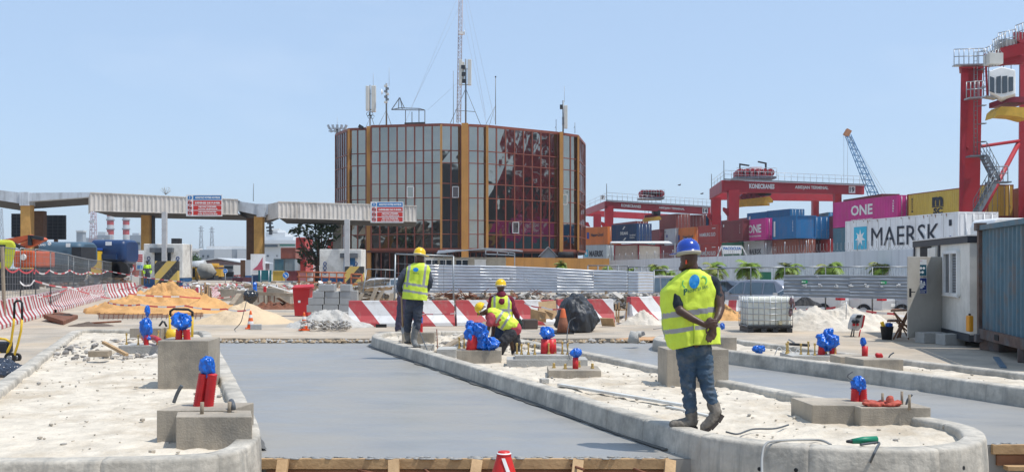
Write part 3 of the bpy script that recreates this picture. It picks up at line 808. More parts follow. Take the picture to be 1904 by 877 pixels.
def facet(a,b,n,darkfrom=9,dz=0.0,matm=None,edge=True,zt_=None):
 global nwin
 A,B_=bp_[a]if isinstance(a,str)else a,bp_[b]if isinstance(b,str)else b
 x=Vector((B_.x-A.x,B_.y-A.y,0));L=x.length;x.normalize();nn=Vector((x.y,-x.x,0))
 fr=MB()
 for i in range(n+1):
  p=A+x*(L*i/n)
  fr.bar((p.x,p.y,ZB),(p.x,p.y,ZT),0.08 if 0<i<n else .15,0.14,up=x)
 for z in zs:fr.bar((A.x,A.y,z),(B_.x,B_.y,z),0.12,0.09 if z not in(ZT,ZB)else .28)
 fr.build('mullion_frame',m_mul,bl)
 for i in range(n):
  for j in range(7):
   p=A+x*(L*(i+.04)/n)+nn*-0.02;q=A+x*(L*(i+.96)/n)+nn*-0.02
   t=[random.uniform(-.012,.012)for _ in range(4)]
   vs=[(p.x+nn.x*t[0],p.y+nn.y*t[0],zs[j+1]),(q.x+nn.x*t[1],q.y+nn.y*t[1],zs[j+1]),(q.x+nn.x*t[2],q.y+nn.y*t[2],zs[j]),(p.x+nn.x*t[3],p.y+nn.y*t[3],zs[j])]
   dk=j>=darkfrom(i,j)if callable(darkfrom)else j>=darkfrom
   h_=fbm(p.x*.6,zs[j]*.5,.5,4);w_=1 if dk else 0
   if random.random()<.25:w_=2
   if dk:w_=3 if random.random()<.3 else 1
   if n>=8 and j in(0,2,3,4)and nwin<90:
    nwin+=1;MB().add(vs,[(0,1,2,3)]).build('glass_pane',(m_mir,m_mird,m_mirb,m_mirn)[w_],bl)
   else:rest.add(vs,[(0,1,2,3)],w_)
 return A,x,nn,L
facet('B','C',2,9);facet('A','B',6,0)  # oblique end facets take the copies with the dark reflection painted in
Ax,xx,nx_,LL=facet('D','E',8,9)
facet('E','F',2,9);facet('G','H',2,9)
Hx=facet('H','I',8,9)
facet('I','J',1,9);facet('J','K',2,9);facet('K','L',5,0)
rest.build('glass_panes',[m_mir,m_mird,m_mirb,m_mirn],bl)['kind']='stuff'
# the opened white framed casements
for px,py,wpx,hpx,dd in((847,357,11,20,110.4),(959,423,11,20,113.1),(763,357,12,20,110.5),(1049,371,11,18,117.6)):
 a=P(px-wpx/2,py+hpx/2,dd-.3);mb=MB();W_,H_=m(wpx,dd),m(hpx,dd)
 for s in((0,0,W_,0),(0,H_,W_,H_)):mb.bar(a+Vector((s[0],0,s[1])),a+Vector((s[2],0,s[3])),.06,.07)
 for s in(0,W_):mb.bar(a+Vector((s,0,0)),a+Vector((s,0,H_)),.07,.06)
 c=mb.build('casement',m_white,bl)
 MB().slab([a+Vector((0.03,.04,0.03)),a+Vector((W_-.03,.04,.03)),a+Vector((W_-.03,.04,H_-.03)),a+Vector((.03,.04,H_-.03))],(0,.01,0)).build('casement_pane',m_mir if px in(763,1049)else m_mird,c)
# columns
for px0,px1,dd,z1 in((682,689.5,112.0,ZT+.1),(858,870.5,109.9,ZT+.15),(1040.5,1047,116.6,ZT+.1),(903.5,908,110.9,ZT),(1073.5,1077,119.3,ZT),(818.5,822,109.8,ZT),(646.5,650,113.6,ZT),(629,633,117.0,3)):
 a,b=P(px0,497,dd),P(px1,497,dd)
 MB().bb(a.x,b.x,dd-.15,dd+.9,-.34 if px1-px0>5 else ZB,z1).build('column',m_och,bl)
# roof, parapet and plant behind
rp_=[bp_[k]for k in 'ABCDEFGHIJKL'];poly=[(p.x,p.y+.25)for p in rp_]+[(bp_['L'].x,136),(bp_['L'].x-6,141),(bp_['A'].x+6,138),(bp_['A'].x,132)]
MB().prism(poly,ZT-.25,ZT-.05).build('roof',m_och,bl)
MB().prism([(p[0]*1.0,p[1]+.35)for p in poly],3.4,ZT-.3).build('dark_core',M('dark interior',(.02,.02,.022),.9),bl)
a=P(790,497,116);b=P(990,497,120)
MB().slab([(a.x,114,ZT-.1),(b.x,119,ZT-.1),(b.x+1,128,ZT-.1),(a.x,128,ZT-.1)],(0,0,.65)).build('roof_drum',m_och,bl)
# recessed ground floor
gf=MB();pts=[bp_[k]for k in 'BDEHIK']
for a,b in zip(pts,pts[1:]):gf.slab([(a.x,a.y+1.3,-.34),(b.x,b.y+1.3,-.34),(b.x,b.y+1.3,3.6),(a.x,a.y+1.3,3.6)],(0,.1,0))
gf.build('ground_floor_glazing',m_mird,bl)
gm=MB()
for a,b in zip(pts,pts[1:]):
 for k in range(9):
  p=a.lerp(b,k/8);gm.bar((p.x,p.y+1.2,-.34),(p.x,p.y+1.2,3.7),.1,.1,up=(1,0,0))
gm.build('ground_floor_frame',m_mul,bl)
fs_=MB()
for a,b in zip(pts,pts[1:]):fs_.slab([(a.x,a.y,3.42),(b.x,b.y,3.42),(b.x,b.y+1.5,3.42),(a.x,a.y+1.5,3.42)],(0,0,.2))
fs_.build('soffit',M('dark red soffit',(.1,.03,.02),.8),bl)

# ------------------------------------------------------------------ antennas on the roof
m_ant=M('grey mast steel',(.2,.22,.24),.5,.3);m_pan=M('cream antenna panel',(.62,.6,.54),.5,var=.08)
m_wire=M('thin steel wire',(.42,.45,.48),.5)
def mast(px,pyt,pyb,d,label,r=.05,name='antenna_mast',cat='antenna'):
 p=P(px,pyb,d);t=thing(name,label,cat,p,0,'antennas on the office roof')
 MB().tube([p,P(px,pyt,d)],r,6).build('pole',m_ant,t);return t,p
def guys(t,top,feet,r=.02):
 for f in feet:MB().tube([top,f],r,4).build('guy_rod',m_ant,t)
def panel(t,px,y0,y1,d,wd,off=0):
 a=P(px,y1,d-.3);MB().bb(a.x-wd/2,a.x+wd/2,d-.5+off,d-.2+off,zt(y1,d),zt(y0,d)).build('panel',m_pan,t,bevel=.05)
t,p=mast(688,158,237,114,'twin cream panel antenna on a short mast at the left roof edge',.07)
panel(t,683.5,161,207,114,.38);panel(t,694.5,160,209,114,.5,.2);MB().tube([P(694,137,114),P(694,160,114)],.02,4).build('whip',m_wire,t)
MB().bar(P(683,175,114),P(694,175,114),.06).build('bracket',m_ant,t);MB().bar(P(684,203,114),P(695,205,114),.1).build('bracket',m_ant,t)
for k in range(4):
 c=P(685+k*2.4,212+(k%2)*5,113.7);mb=MB();mb.tube([c+Vector((math.cos(a)*.22,0,math.sin(a)*.22))for a in[i*.8 for i in range(8)]],.03,5);mb.build('coiled_cable',m_dark,t)
guys(t,P(690,215,114),[P(680,237,113),P(697,237,114)],.03)
t,p=mast(718.5,155,234,114,'dark dish mast with slim whip, second from the left on the roof',.1)
MB().tube([P(723.5,126,114),P(723.5,160,114)],.02,4).build('whip',m_wire,t)
mb=MB();mb.lathe([(.03,0),(.3,.1),(.33,.14)],P(712,171,113.6),12,rot=Matrix.Rotation(R(-90),3,'Y'));mb.build('dish',m_white,t)
for k in range(7):
 y=160+k*5;MB().box(P(717.5+(k%2)*2.5,y,113.8),(.35,.3,.22)).build('radio_unit',m_pan if k%3==0 else m_ant,t)
guys(t,P(718,205,114),[P(704,234,113),P(728,234,114)],.03)
# window cleaning cradle frame
t=thing('roof_frame','flat steel frame with small tripod on the roof left of the tall mast','roof frame',P(760,232,113))
mb=MB()
for a,b in(((754,232),(754,205)),((766,232),(766,208)),((779,232),(779,203)),((790,232),(790,205)),((728,204),(790,205)),((728,204),(744,201)),((744,201),(780,202)),((780,202),(790,205)),((728,204),(743,182)),((743,182),(752,201)),((741,202),(742,182)),((748,203),(744,182))):mb.bar(P(*a,113),P(*b,113),.09)
mb.build('frame',m_ant,t)
MB().slab([P(752,228,112.5),P(790,227,112.5),P(790,232,112.5),P(752,232,112.5)],(0,.5,0)).build('cradle',m_dark,t)
# tall lattice mast
t=thing('lattice_mast','tall guyed lattice mast rising out of the top of the picture','mast',P(857,230,116),0,'antennas on the office roof')
def lattice(mb,a,b,w0,w1,n,r=.03):
 a,b=Vector(a),Vector(b)
 for k in range(4):
  i,j=((-1,-1),(1,-1),(1,1),(-1,1))[k];i2,j2=((-1,-1),(1,-1),(1,1),(-1,1))[(k+1)%4]
  mb.tube([a+Vector((i*w0,j*w0,0)),b+Vector((i*w1,j*w1,0))],r,4)
  for s in range(n):
   u,v=s/n,(s+1)/n;wa,wb=w0+(w1-w0)*u,w0+(w1-w0)*v
   pa,pb=a.lerp(b,u),a.lerp(b,v)
   A_,B2=((i,j,i2,j2)if s%2 else(i2,j2,i,j)),0
   mb.tube([pa+Vector((A_[0]*wa,A_[1]*wa,0)),pb+Vector((A_[2]*wb,A_[3]*wb,0))],r*.6,4)
   mb.tube([pb+Vector((i*wb,j*wb,0)),pb+Vector((i2*wb,j2*wb,0))],r*.6,4)
 return mb
lattice(MB(),P(853,228,116),P(857.5,-60,116),.22,.2,44).build('lattice',M('galvanised and red lattice',(.45,.38,.38),.5),t)
mb=MB();mb.lathe([(.03,0),(.28,.1),(.3,.14)],P(862,61,115.7),12,rot=Matrix.Rotation(R(90),3,'Y'));mb.box(P(858,62,115.6),(.5,.4,.3));mb.build('dish',m_white,t)
for a,b in(((857,-20),(752,232)),((856,10),(765,200)),((858,20),(905,232)),((860,-30),(903,215)),((861,-40),(920,225)),((855,150),(795,205))):
 MB().tube([P(*a,116),P(*b,118)],.012,3).build('guy_wire',m_wire,t)
t,p=mast(866,110,232,113,'cream panel antennas on a braced pole beside the tall mast',.1)
panel(t,856.5,112,160,113,.36);panel(t,861,116,152,113,.3,.2);panel(t,873,112,160,113,.42)
MB().bar(P(856,130,113),P(875,128,113),.07).build('bracket',m_ant,t);MB().bar(P(856,158,113),P(875,158,113),.07).build('bracket',m_ant,t)
for k in range(3):MB().box(P(861+k,125+k*13,112.6),(.4,.3,.4)).build('radio_unit',m_dark,t)
guys(t,P(866,165,113),[P(836,232,112),P(894,233,112)],.03);MB().bar(P(846,205,112.8),P(884,208,112.8),.06).build('spreader_bar',m_ant,t)
t,p=mast(843,132,232,115,'thin whip aerial just left of the tall mast',.035);t,p=mast(852,200,230,115.5,'short stub aerial at the foot of the tall mast',.03)
t,p=mast(921.5,142,232,114,'lone whip aerial with two stays right of the tall mast',.05);guys(t,P(921,197,114),[P(903,232,113),P(910,233,113)],.025);MB().ell(P(921.5,143,114),.1,8).build('cap',m_dark,t)
t,p=mast(1047,187,247,118,'cream panel antenna on a dark pole at the right roof edge',.1)
panel(t,1052,197,240,118,.4);MB().tube([P(1049.5,160,118),P(1049.5,190,118)],.02,4).build('whip',m_wire,t);MB().box(P(1043.5,199,117.8),(.3,.3,.5)).build('radio_unit',m_dark,t);MB().box(P(1048,225,117.8),(.35,.3,.9)).build('radio_unit',m_ant,t)
for px,yt,lab in((1034,222,'small forked aerial left of the right edge panel antenna'),(1069,228,'small aerial right of the right edge panel antenna'),(670,232,None)):
 if lab:
  t,p=mast(px,yt,248,118,lab,.035);MB().bar(P(px-2,238,118),P(px,235,118),.05).build('arm',m_ant,t)
mb=MB();mb.box(P(671,236,113),(.5,.4,.35),rot=Matrix.Rotation(R(30),3,'Y'));tag(mb.build('floodlight',m_dark),'single floodlight tilted up on the left roof edge','floodlight')
# cluster of floodlights on its own pole left of the building
t=thing('floodlight_mast','tall pole with a ring of floodlights left of the office block','floodlight mast',P(627,500,119.5))
MB().tube([P(627,505,119.5),P(627,236,119.5)],[.3,.16],8).build('pole',m_ant,t)
MB().tube([P(627,236,119.5),P(627,217,119.5)],.02,4).build('rod',m_wire,t)
for k in range(9):
 px=611.5+k*3.9
 MB().box(P(px,238+(k%2)*6-2,119.3),(.26,.3,.5),rot=Matrix.Rotation(R((k-4)*6),3,'Y')).build('floodlight',m_galv,t)
MB().bar(P(611,244,119.5),P(645,244,119.5),.1).build('crossbar',m_ant,t)
# shack and ochre wall in front of the building
t=thing('site_shack','beige single storey cabin with flat overhanging roof before the office block','cabin',P(850,497,80))
d=80;MB().bb(P(782,0,d).x,P(940,0,d).x,d,d+5,-.34,zt(478,d)).build('wall',M('beige cabin wall',(.5,.46,.38),.8,dirt=((.33,.28,.22),.5,.8)),t)
for px in(803,829,859,893):
 w_=MB();a=P(px,484,d-.06);w_.bb(a.x-.45,a.x+.45,d-.08,d-.01,zt(495,d)-.2,zt(482.5,d));wnd=w_.build('window',m_white if px==893 else m_glassdark,t)
 f_=MB();f_.bb(a.x-.03,a.x+.03,d-.11,d-.085,zt(495,d)-.2,zt(482.5,d));f_.bar((a.x-.48,d-.09,zt(482.5,d)),(a.x+.48,d-.09,zt(482.5,d)),.06);f_.build('frame',m_white,wnd)
rf=MB();rf.slab([P(818,470,d-1.5),P(905,463,d-1),P(972,468,d-1),P(960,466,d+6),P(830,466,d+6)],(0,0,.1));rf.slab([P(812,472,d-1.7),P(846,468,d-1.7),P(846,466,d+2),P(815,467,d+2)],(0,0,.08));rf.build('roof',m_steel,t)
mb=MB()
for a,b in(((903,464),(957,470)),((903,472),(957,474)),((903,464),(903,473)),((925,466),(925,473)),((945,468),(945,474)),((957,470),(957,497))):mb.bar(P(*a,d-1),P(*b,d-1),.08)
mb.build('roof_truss',m_galv,t)
d=100;mb=MB();mb.slab([P(940,521,d),P(1133,521,d),P(1133,480.5,d),P(940,478,d)],(0,.4,0));tag(mb.build('boundary_wall',m_och),'ochre rendered wall right of the beige cabin','wall',kind='thing')
t=thing('small_shed','small grey gabled shed peeping over the ochre wall','shed',P(1022,490,103));d=103
a,b=P(1006,479,d),P(1033,479,d);zr=zt(461,d);z0=zt(480,d)
mb=MB();mb.slab([(a.x,d,-.34),(b.x,d,-.34),(b.x,d,z0+.3),((a.x+b.x)/2,d,zr),(a.x,d,z0+.3)],(0,2.5,0));mb.build('wall',M('blue grey sheet',(.35,.38,.4),.6),t)
mb=MB();mx_=(a.x+b.x)/2
mb.slab([(a.x-.2,d-.3,z0+.15),(mx_,d-.3,zr+.08),(mx_,d+2.8,zr+.08),(a.x-.2,d+2.8,z0+.15)],(0,0,.08));mb.slab([(mx_,d-.3,zr+.08),(b.x+.2,d-.3,z0+.15),(b.x+.2,d+2.8,z0+.15),(mx_,d+2.8,zr+.08)],(0,0,.08));mb.build('roof',m_galv,t)
mb=MB();mb.tube([P(1038,474,101),P(1066,474,101)],.35,10);tag(mb.build('black_pipe',m_black),'thick black pipe end beside the grey shed','pipe')

# ================================================================== TOLL PLAZA
m_fas=M('cream ribbed cladding',(.66,.61,.55),.7,var=.1,scale=1.2,dirt=((.3,.27,.23),.5,.5),streak=((.3,.26,.22),.55,3))
m_frame=M('pale blue grey concrete',(.6,.64,.68),.8,var=.1,scale=1,dirt=((.3,.31,.32),.5,.7),streak=((.2,.2,.2),.5,2.5))
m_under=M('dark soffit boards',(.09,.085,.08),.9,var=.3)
m_col=M('ochre column paint',(.6,.33,.09),.7,var=.12,scale=.7,dirt=((.3,.15,.04),.4,.8))
m_brown=M('brown column paint',(.14,.07,.035),.8,var=.25)
DT=90.0
def canopy(x0,x1,yt0,yt1,yb0,yb1,label,d0,d1):
 A,B_=P(x0,497,d0),P(x1,497,d1)
 t=thing('toll_canopy',label,'canopy',(A.x,d0,0),0,'canopies over the toll booths')
 za,zb,zc,zd=zt(yt0,d0),zt(yt1,d1),zt(yb0,d0),zt(yb1,d1)
 x=Vector((B_.x-A.x,B_.y-A.y,0));L=x.length;x.normalize();n=Vector((x.y,-x.x,0))
 k=int(L/.36)*4;vs=[];fs=[]
 for i in range(k+1):
  u=(i+(0,-.35,0,.35)[i%4])/k;u=max(0,min(1,u));o=0.055 if i%4 in(0,1)else 0.0
  p=A+x*(L*u)+n*o
  vs+=[(p.x,p.y,zc+(zd-zc)*u),(p.x,p.y,za+(zb-za)*u)]
 for i in range(k):fs.append((2*i,2*i+2,2*i+3,2*i+1))
 mb=MB().add(vs,fs)
 bk=-n*5.0
 mb.slab([(A.x,A.y,zc),(A.x,A.y,za),(A.x+bk.x*.8-1.2,A.y+bk.y,za),(A.x+bk.x*.8-1.2,A.y+bk.y,zc)],x*.06)
 mb.bar((A.x,A.y-.02,za),(B_.x,B_.y-.02,zb),.12,.08);mb.bar((A.x,A.y-.02,zc),(B_.x,B_.y-.02,zd),.12,.06)
 mb.build('fascia',m_fas,t)
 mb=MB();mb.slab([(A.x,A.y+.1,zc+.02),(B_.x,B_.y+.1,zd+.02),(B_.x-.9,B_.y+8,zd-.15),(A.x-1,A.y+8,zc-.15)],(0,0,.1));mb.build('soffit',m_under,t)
 mb=MB();mb.slab([(A.x,A.y+.1,za-.12),(B_.x,B_.y+.1,zb-.12),(B_.x-.6,B_.y+5,zb-.12),(A.x-1,A.y+5,za-.12)],(0,0,.06));mb.build('roof',m_galv,t)
 return t
canopy(168,443,358,371,392,399,'cream ribbed toll canopy spanning the left lanes under a sign',88,91)
canopy(517,775,375,383,405,412,'cream ribbed toll canopy reaching in front of the office block',88,91)
def sign(x0,x1,y0,y1,d,label):
 t=thing('warning_sign',label,'sign',P((x0+x1)/2,y1,d),0,'warning signs on the canopies')
 a=P(x0,y1,d);b=P(x1,y0,d)
 MB().bb(a.x,b.x,d,d+.06,a.z,b.z).build('board',m_white,t)
 H=b.z-a.z;Wd=b.x-a.x;rowh=H/4.25
 cols=[M('sign blue',(.01,.17,.45),.5,var=.05),M('sign red',(.58,.03,.02),.5,var=.05)]
 texts=[['ARRETEZ VOTRE MOTEUR'],['DÉFENSE DE FUMER'],['NE PAS UTILISER','VOTRE TÉLÉPHONE'],['NE PAS PORTER','DES ÉCOUTEURS']]
 for i in range(4):
  z1=b.z-.07-i*rowh;z0=z1-rowh*.84
  st=MB();st.bb(a.x+Wd*.2,b.x-.06,d-.012,d-.002,z0,z1);s_=st.build('band',cols[0]if i==0 else cols[1],t)
  ic=MB();c=(a.x+Wd*.105,d-.015,(z0+z1)/2)
  rt=Matrix.Rotation(R(90),3,'X')
  if i==0:ic.lathe([(rowh*.42,0),(rowh*.42,.01)],c,20,rot=rt,mi=0);ic.bb(c[0]-.025,c[0]+.025,d-.04,d-.027,c[2]-.08,c[2]+.22,1);ic.bb(c[0]-.03,c[0]+.03,d-.04,d-.027,c[2]-.2,c[2]-.13,1)
  else:
   pts=[Vector((c[0]+math.cos(k*math.pi/10)*rowh*.36,d-.02,c[2]+math.sin(k*math.pi/10)*rowh*.36))for k in range(21)]
   ic.tube(pts,.028,5,caps=False,mi=2);ic.bar(c+Vector((-.2,-.01,.2))if False else(c[0]-.17,d-.02,c[2]+.17),(c[0]+.17,d-.02,c[2]-.17),.04,.02,mi=2);ic.bb(c[0]-.13,c[0]+.13,d-.03,d-.012,c[2]-.04,c[2]+.05,3)
  ic.build('symbol',[cols[0],m_white,cols[1],m_dark],t)
  lt=MB();n=len(texts[i]);
  for k,tx in enumerate(texts[i]):
   hh=(z1-z0)*(.5 if n==1 else .33);zz=z0+(z1-z0)*(.25 if n==1 else(.56 if k==0 else .1))
   wd=Wd*(.7 if n==1 else(.5 if k==0 else .54))
   letters(lt,tx,(a.x+Wd*.6-wd/2,d-.016,zz),(1,0,0),(0,0,1),wd,hh,.055)
  lt.build('lettering',m_white,s_)
sign(346,413,362,402,88.5,'sign of one blue and three red bands on the left canopy')
sign(689,750,375,414,89.5,'sign of one blue and three red bands before the office glass')
def vframe(pts_top,pts_bot,d,label,depth=1.0):
 t=thing('roof_frame',label,'concrete frame',P(pts_top[0][0],pts_bot[0][1],d))
 for i in range(len(pts_top)-1):
  MB().slab([P(*pts_bot[i],d),P(*pts_bot[i+1],d),P(*pts_top[i+1],d),P(*pts_top[i],d)],(0,depth,0)).build('beam',m_frame,t)
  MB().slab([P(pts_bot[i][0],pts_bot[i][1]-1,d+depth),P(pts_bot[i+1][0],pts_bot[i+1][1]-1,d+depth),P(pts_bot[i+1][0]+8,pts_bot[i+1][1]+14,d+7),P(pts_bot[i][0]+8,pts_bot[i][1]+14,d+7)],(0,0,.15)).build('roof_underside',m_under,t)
 return t
tf=vframe([(-30,350),(37,358),(57,358.5),(168,357.5)],[(-30,368),(35,378),(57,374),(168,366)],92,'pale butterfly roof frame at the far left of the toll plaza')
MB().slab([P(36,382,91.9),P(53,382,91.9),P(53,357,91.9),P(36,357,91.9)],(0,1.3,0)).build('capital',m_frame,tf)
tf=vframe([(443,374),(477,379),(496,379.5),(517,376)],[(443,392),(475,399),(494,400),(517,390)],92,'pale butterfly roof frame between the two ribbed canopies')
MB().slab([P(477,403,91.9),P(493,403,91.9),P(493,379,91.9),P(477,379,91.9)],(0,1.3,0)).build('capital',m_frame,tf)
def column(x0,x1,yt,d,label,mat):
 a,b=P(x0,0,d),P(x1,0,d);mb=MB();mb.bb(a.x,b.x,d,d+.8,-.34,zt(yt,d))
 tag(mb.build('column',mat),label,'column','columns of the toll plaza','thing')
column(38,56,381,92.2,'ochre column under the far left roof frame',m_col)
column(62,80,392,98,'brown column beside the far left ochre column',m_brown)
column(262,278,397,93,'ochre column under the left ribbed canopy',m_col);column(278,283,397,93.5,'dark steel post against the ochre column of the left canopy',m_dark)
column(458,471,405,94,'brown column left of the ochre one between the canopies',m_brown)
column(472,488,402,92.3,'ochre column between the two ribbed canopies',m_col)
column(619,634,408,96,'grey concrete column at the left foot of the office block',m_conc)
for x0,x1,yt,lab in((302,310,394,'slim white post rising through the left toll booth'),(641,650,408,'slim white post rising beside the right toll booth')):
 a,b=P(x0,0,86.5),P(x1,0,86.5);MB_=MB();MB_.bb(a.x,b.x,86.3,86.7,-.34,zt(yt,86.5));tag(MB_.build('canopy_post',M('off white post',(.5,.5,.5),.6)),lab,'post','white posts of the canopies')
def booth(x0,x1,yt,d,label,right):
 A,B_=P(x0,0,d),P(x1,0,d);z=zt(yt,d);z0=-.34
 t=thing('toll_booth',label,'toll booth',((A.x+B_.x)/2,d,z0),0,'toll booths under the canopies')
 W_=B_.x-A.x
 MB().bb(A.x,B_.x,d,d+2.6,.9,z).build('cabin',M('off white booth panels',(.76,.74,.69),.7,dirt=((.36,.33,.28),.5,.9)),t,bevel=.05)
 MB().bb(A.x,B_.x,d+.01,d+2.5,z0,.9).build('blue_base',M('blue painted base',(.01,.09,.24),.6,dirt=((.12,.06,.04),.4,1.5)),t)
 c=(A.x+B_.x)/2
 w0,w1=(A.x+W_*.28,B_.x-W_*.3)if not right else(A.x+W_*.58,B_.x-W_*.15)
 wn_=MB().bb(w0,w1,d-.03,d-.003,1.1 if not right else .2,z-.65).build('window',m_glassdark if not right else M('blue booth door',(.02,.15,.36),.5),t)
 MB().bb(w0-.25,w1+.25,d-.5,d,z-.75,z-.35).build('awning',M('dark grey awning',(.12,.13,.14),.7),t)
# column of round service marks on the end panels
 for cx in(A.x+W_*.13,B_.x-W_*.13):
  mk=MB()
  for k in range(3):
   pts=[Vector((cx+math.cos(q*math.pi/6)*.12,d-.015,z-1.25-k*.36+math.sin(q*math.pi/6)*.15))for q in range(13)]
   mk.tube(pts,.035,5,caps=False)
  mk.build('round_marks',M('dark blue print',(.01,.05,.2),.5),t)
 MB().bb(w0+.2,w1-.2,d-.06,d-.033,1.7,2.0).build('notice',m_white,wn_)
 return t
b1=booth(267,340,453,87,'white toll booth with a striped barrier end under the left canopy',False)
b2=booth(594,672,463,87,'white toll booth with a blue door under the right canopy',True)
p=P(326,448,88);MB().bb(p.x-.35,p.x+.35,88,88.7,zt(453,88),zt(443,88)).build('rooftop_tank',m_black,b1)
chev=stripes('black and ochre chevrons',(.03,.03,.03),(.6,.42,.1),1.55,-.9,axis=0,wear=.5)
for x0,x1,y0,y1,lab,nm in((288,330,485,528,'black and ochre chevron guard before the left booth',1),(641,676,495,530,'black and ochre chevron guard before the right booth',2)):
 a,b=P(x0,y1,83),P(x1,y0,83);mb=MB();mb.bb(a.x,b.x,83,83.5,-.34,b.z);tag(mb.build('bollard_guard',chev),lab,'guard','chevron guards of the toll booths')
 MB().bb((a.x+b.x)/2-.7,(a.x+b.x)/2+.5,82.9,82.98,b.z-1.1,b.z-.5).build('steel_plate',m_galv,COL.objects[-1])if False else None
# notice boards between
t=thing('notice_board','white notice with red lines left of the left booth','notice',P(260,500,84));a,b=P(253,502,84),P(267,465,84)
MB().bb(a.x,b.x,84,84.05,a.z,b.z).build('board',m_white,t);mb=MB()
for k in range(4):mb.bb(a.x+.1,b.x-.08,83.96,83.99,b.z-.45-k*.16,b.z-.36-k*.16)
mb.build('printed_lines',m_red,t);MB().bb(a.x+.1,b.x-.1,83.95,83.99,a.z+.1,a.z+.4).build('arrow',M('sign blue',(.01,.13,.36)),t);MB().tube([P(260,530,84.1),P(260,500,84.1)],.04,6).build('post',m_galv,t)
t=thing('road_sign','round red rimmed sign with two arrows left of the left booth','road sign',P(244,520,72));c=P(244,499,72)
rt=Matrix.Rotation(R(90),3,'X')
MB().lathe([(.26,0),(.26,.03)],c,24,rot=rt).build('rim',m_red,t);MB().lathe([(.2,.03),(.2,.035)],c+Vector((0,-.01,0)),24,rot=rt).build('face',m_white,t)
mb=MB();mb.bar(c+Vector((-.06,-.06,-.12)),c+Vector((-.06,-.06,.12)),.03);mb.bar(c+Vector((.06,-.06,-.12)),c+Vector((.06,-.06,.12)),.03,mi=1);mb.build('arrows',[m_dark,m_red],t);MB().tube([P(244,540,72.1),P(244,499,72.1)],.035,6).build('post',m_galv,t)
def bluesign(px,py,d,r,label,kind):
 t=thing('road_sign',label,'road sign',P(px,530,d));c=P(px,py,d)
 MB().lathe([(r,0),(r,.03)],c,24,rot=rt).build('rim',m_white,t);MB().lathe([(r*.9,.03),(r*.9,.036)],c+Vector((0,-.01,0)),24,rot=rt).build('face',M('bright sign blue',(.01,.2,.6),.5,var=.04),t)
 mb=MB();y=-.08
 if kind:mb.bar(c+Vector((-r*.45,y,r*.45)),c+Vector((r*.3,y,-r*.3)),r*.22,.01,up=(0,1,0));mb.slab([c+Vector((r*.5,y,-r*.5)),c+Vector((r*.5,y,r*.15)),c+Vector((-r*.15,y,-r*.5))],(0,-.01,0))
 else:mb.bb(c.x-r*.6,c.x+r*.6,c.y+y-.01,c.y+y,c.z-r*.12,c.z+r*.12)
 mb.build('symbol',m_white,t);MB().tube([P(px,532,d+.1),P(px,py,d+.1)],.03,6).build('post',m_galv,t)
bluesign(531.5,511.5,62,.19,'round blue sign with white diagonal arrow right of the teal board',True)
bluesign(419,503.5,75,.17,'round dark blue sign before the white truck',False)
t=thing('notice_board','tall white board with a red printed tower between the canopies','notice',P(480,510,80));a,b=P(466,510,80),P(493,472,80)
MB().bb(a.x,b.x,80,80.06,a.z,b.z).build('board',m_white,t)
MB().slab([(a.x+.15,79.96,a.z+.35),(b.x-.15,79.96,a.z+.35),(b.x-.2,79.96,a.z+.75),(a.x+.95,79.96,b.z-.25),(a.x+.55,79.96,a.z+.7)],(0,.02,0)).build('print',M('pinkish red print',(.5,.1,.15),.6),t)
for x in(a.x+.1,b.x-.1):MB().tube([(x,80.1,-.34),(x,80.1,a.z)],.04,6).build('post',m_galv,t)
t=thing('site_board','teal backed board on a light steel frame beside the white board','board',P(493,526,66));a,b=P(480,527,66),P(504.5,502,66)
MB().bb(a.x,b.x,66,66.05,a.z,b.z).build('panel',M('teal panel',(.01,.13,.15),.6),t)
mb=MB();[mb.tube([(x,65.95,-.34),(x,65.95,b.z)],.025,5)for x in(a.x+.18,b.x-.15)];mb.bar((a.x+.18,65.95,a.z+.2),(b.x-.15,65.95,a.z+.2),.03);mb.build('frame',m_galv,t)
# big dark screens beyond the far left columns
for x0,x1,y0,y1,d,lab in((21,64,397,441,101,'black billboard screen left of the brown column'),(79,121,400,445,101,'black billboard screen right of the brown column')):
 t=thing('display_screen',lab,'screen',P((x0+x1)/2,y1,d));a,b=P(x0,y1,d),P(x1,y0,d)
 MB().bb(a.x,b.x,d,d+.3,a.z,b.z).build('panel',M('dull black louvres',(.008,.009,.013),.85),t)
 mb=MB();[mb.bb(a.x,b.x,d-.04,d-.003,a.z+k*.33,a.z+k*.33+.05)for k in range(1,7)];[mb.bb(a.x+k*.5,a.x+k*.5+.05,d-.03,d-.003,a.z,b.z)for k in range(1,5)];mb.build('grille',m_dark,t)
 MB().bar(((a.x+b.x)/2,d+.5,-.3),((a.x+b.x)/2,d+.5,b.z),.3).build('post',m_brown,t)
# ================================================================== CONTAINER YARD BEHIND THE WALL
PAL={'orange':(.62,.17,.03),'lgrey':(.42,.46,.48),'navy':(.012,.045,.12),'brown':(.2,.05,.04),'brown2':(.24,.075,.05),'blue':(.008,.12,.29),'blue2':(.01,.17,.38),
'pink':(.46,.03,.2),'white':(.76,.76,.73),'red':(.42,.05,.04),'green':(.015,.15,.08),'steelblue':(.06,.15,.2),'bred':(.55,.03,.03),'msc':(.5,.35,.06),'maroon':(.16,.03,.035),'teal':(.02,.2,.2),'dgrey':(.2,.24,.26)}
def cmat(c):
 k=tuple(min(.8,v*1.25)for v in PAL[c])
 return M('container paint '+c,k,.55,var=.14,scale=.5,dirt=((k[0]*.6+.09,k[1]*.6+.05,k[2]*.6+.03),.45,.45),streak=((k[0]*.5+.12,k[1]*.5+.06,k[2]*.5+.035),.5,2.5))
m_let=M('white lettering',(.75,.75,.73),.6,var=.05);m_letd=M('dark lettering',(.02,.025,.04),.6,var=.05)
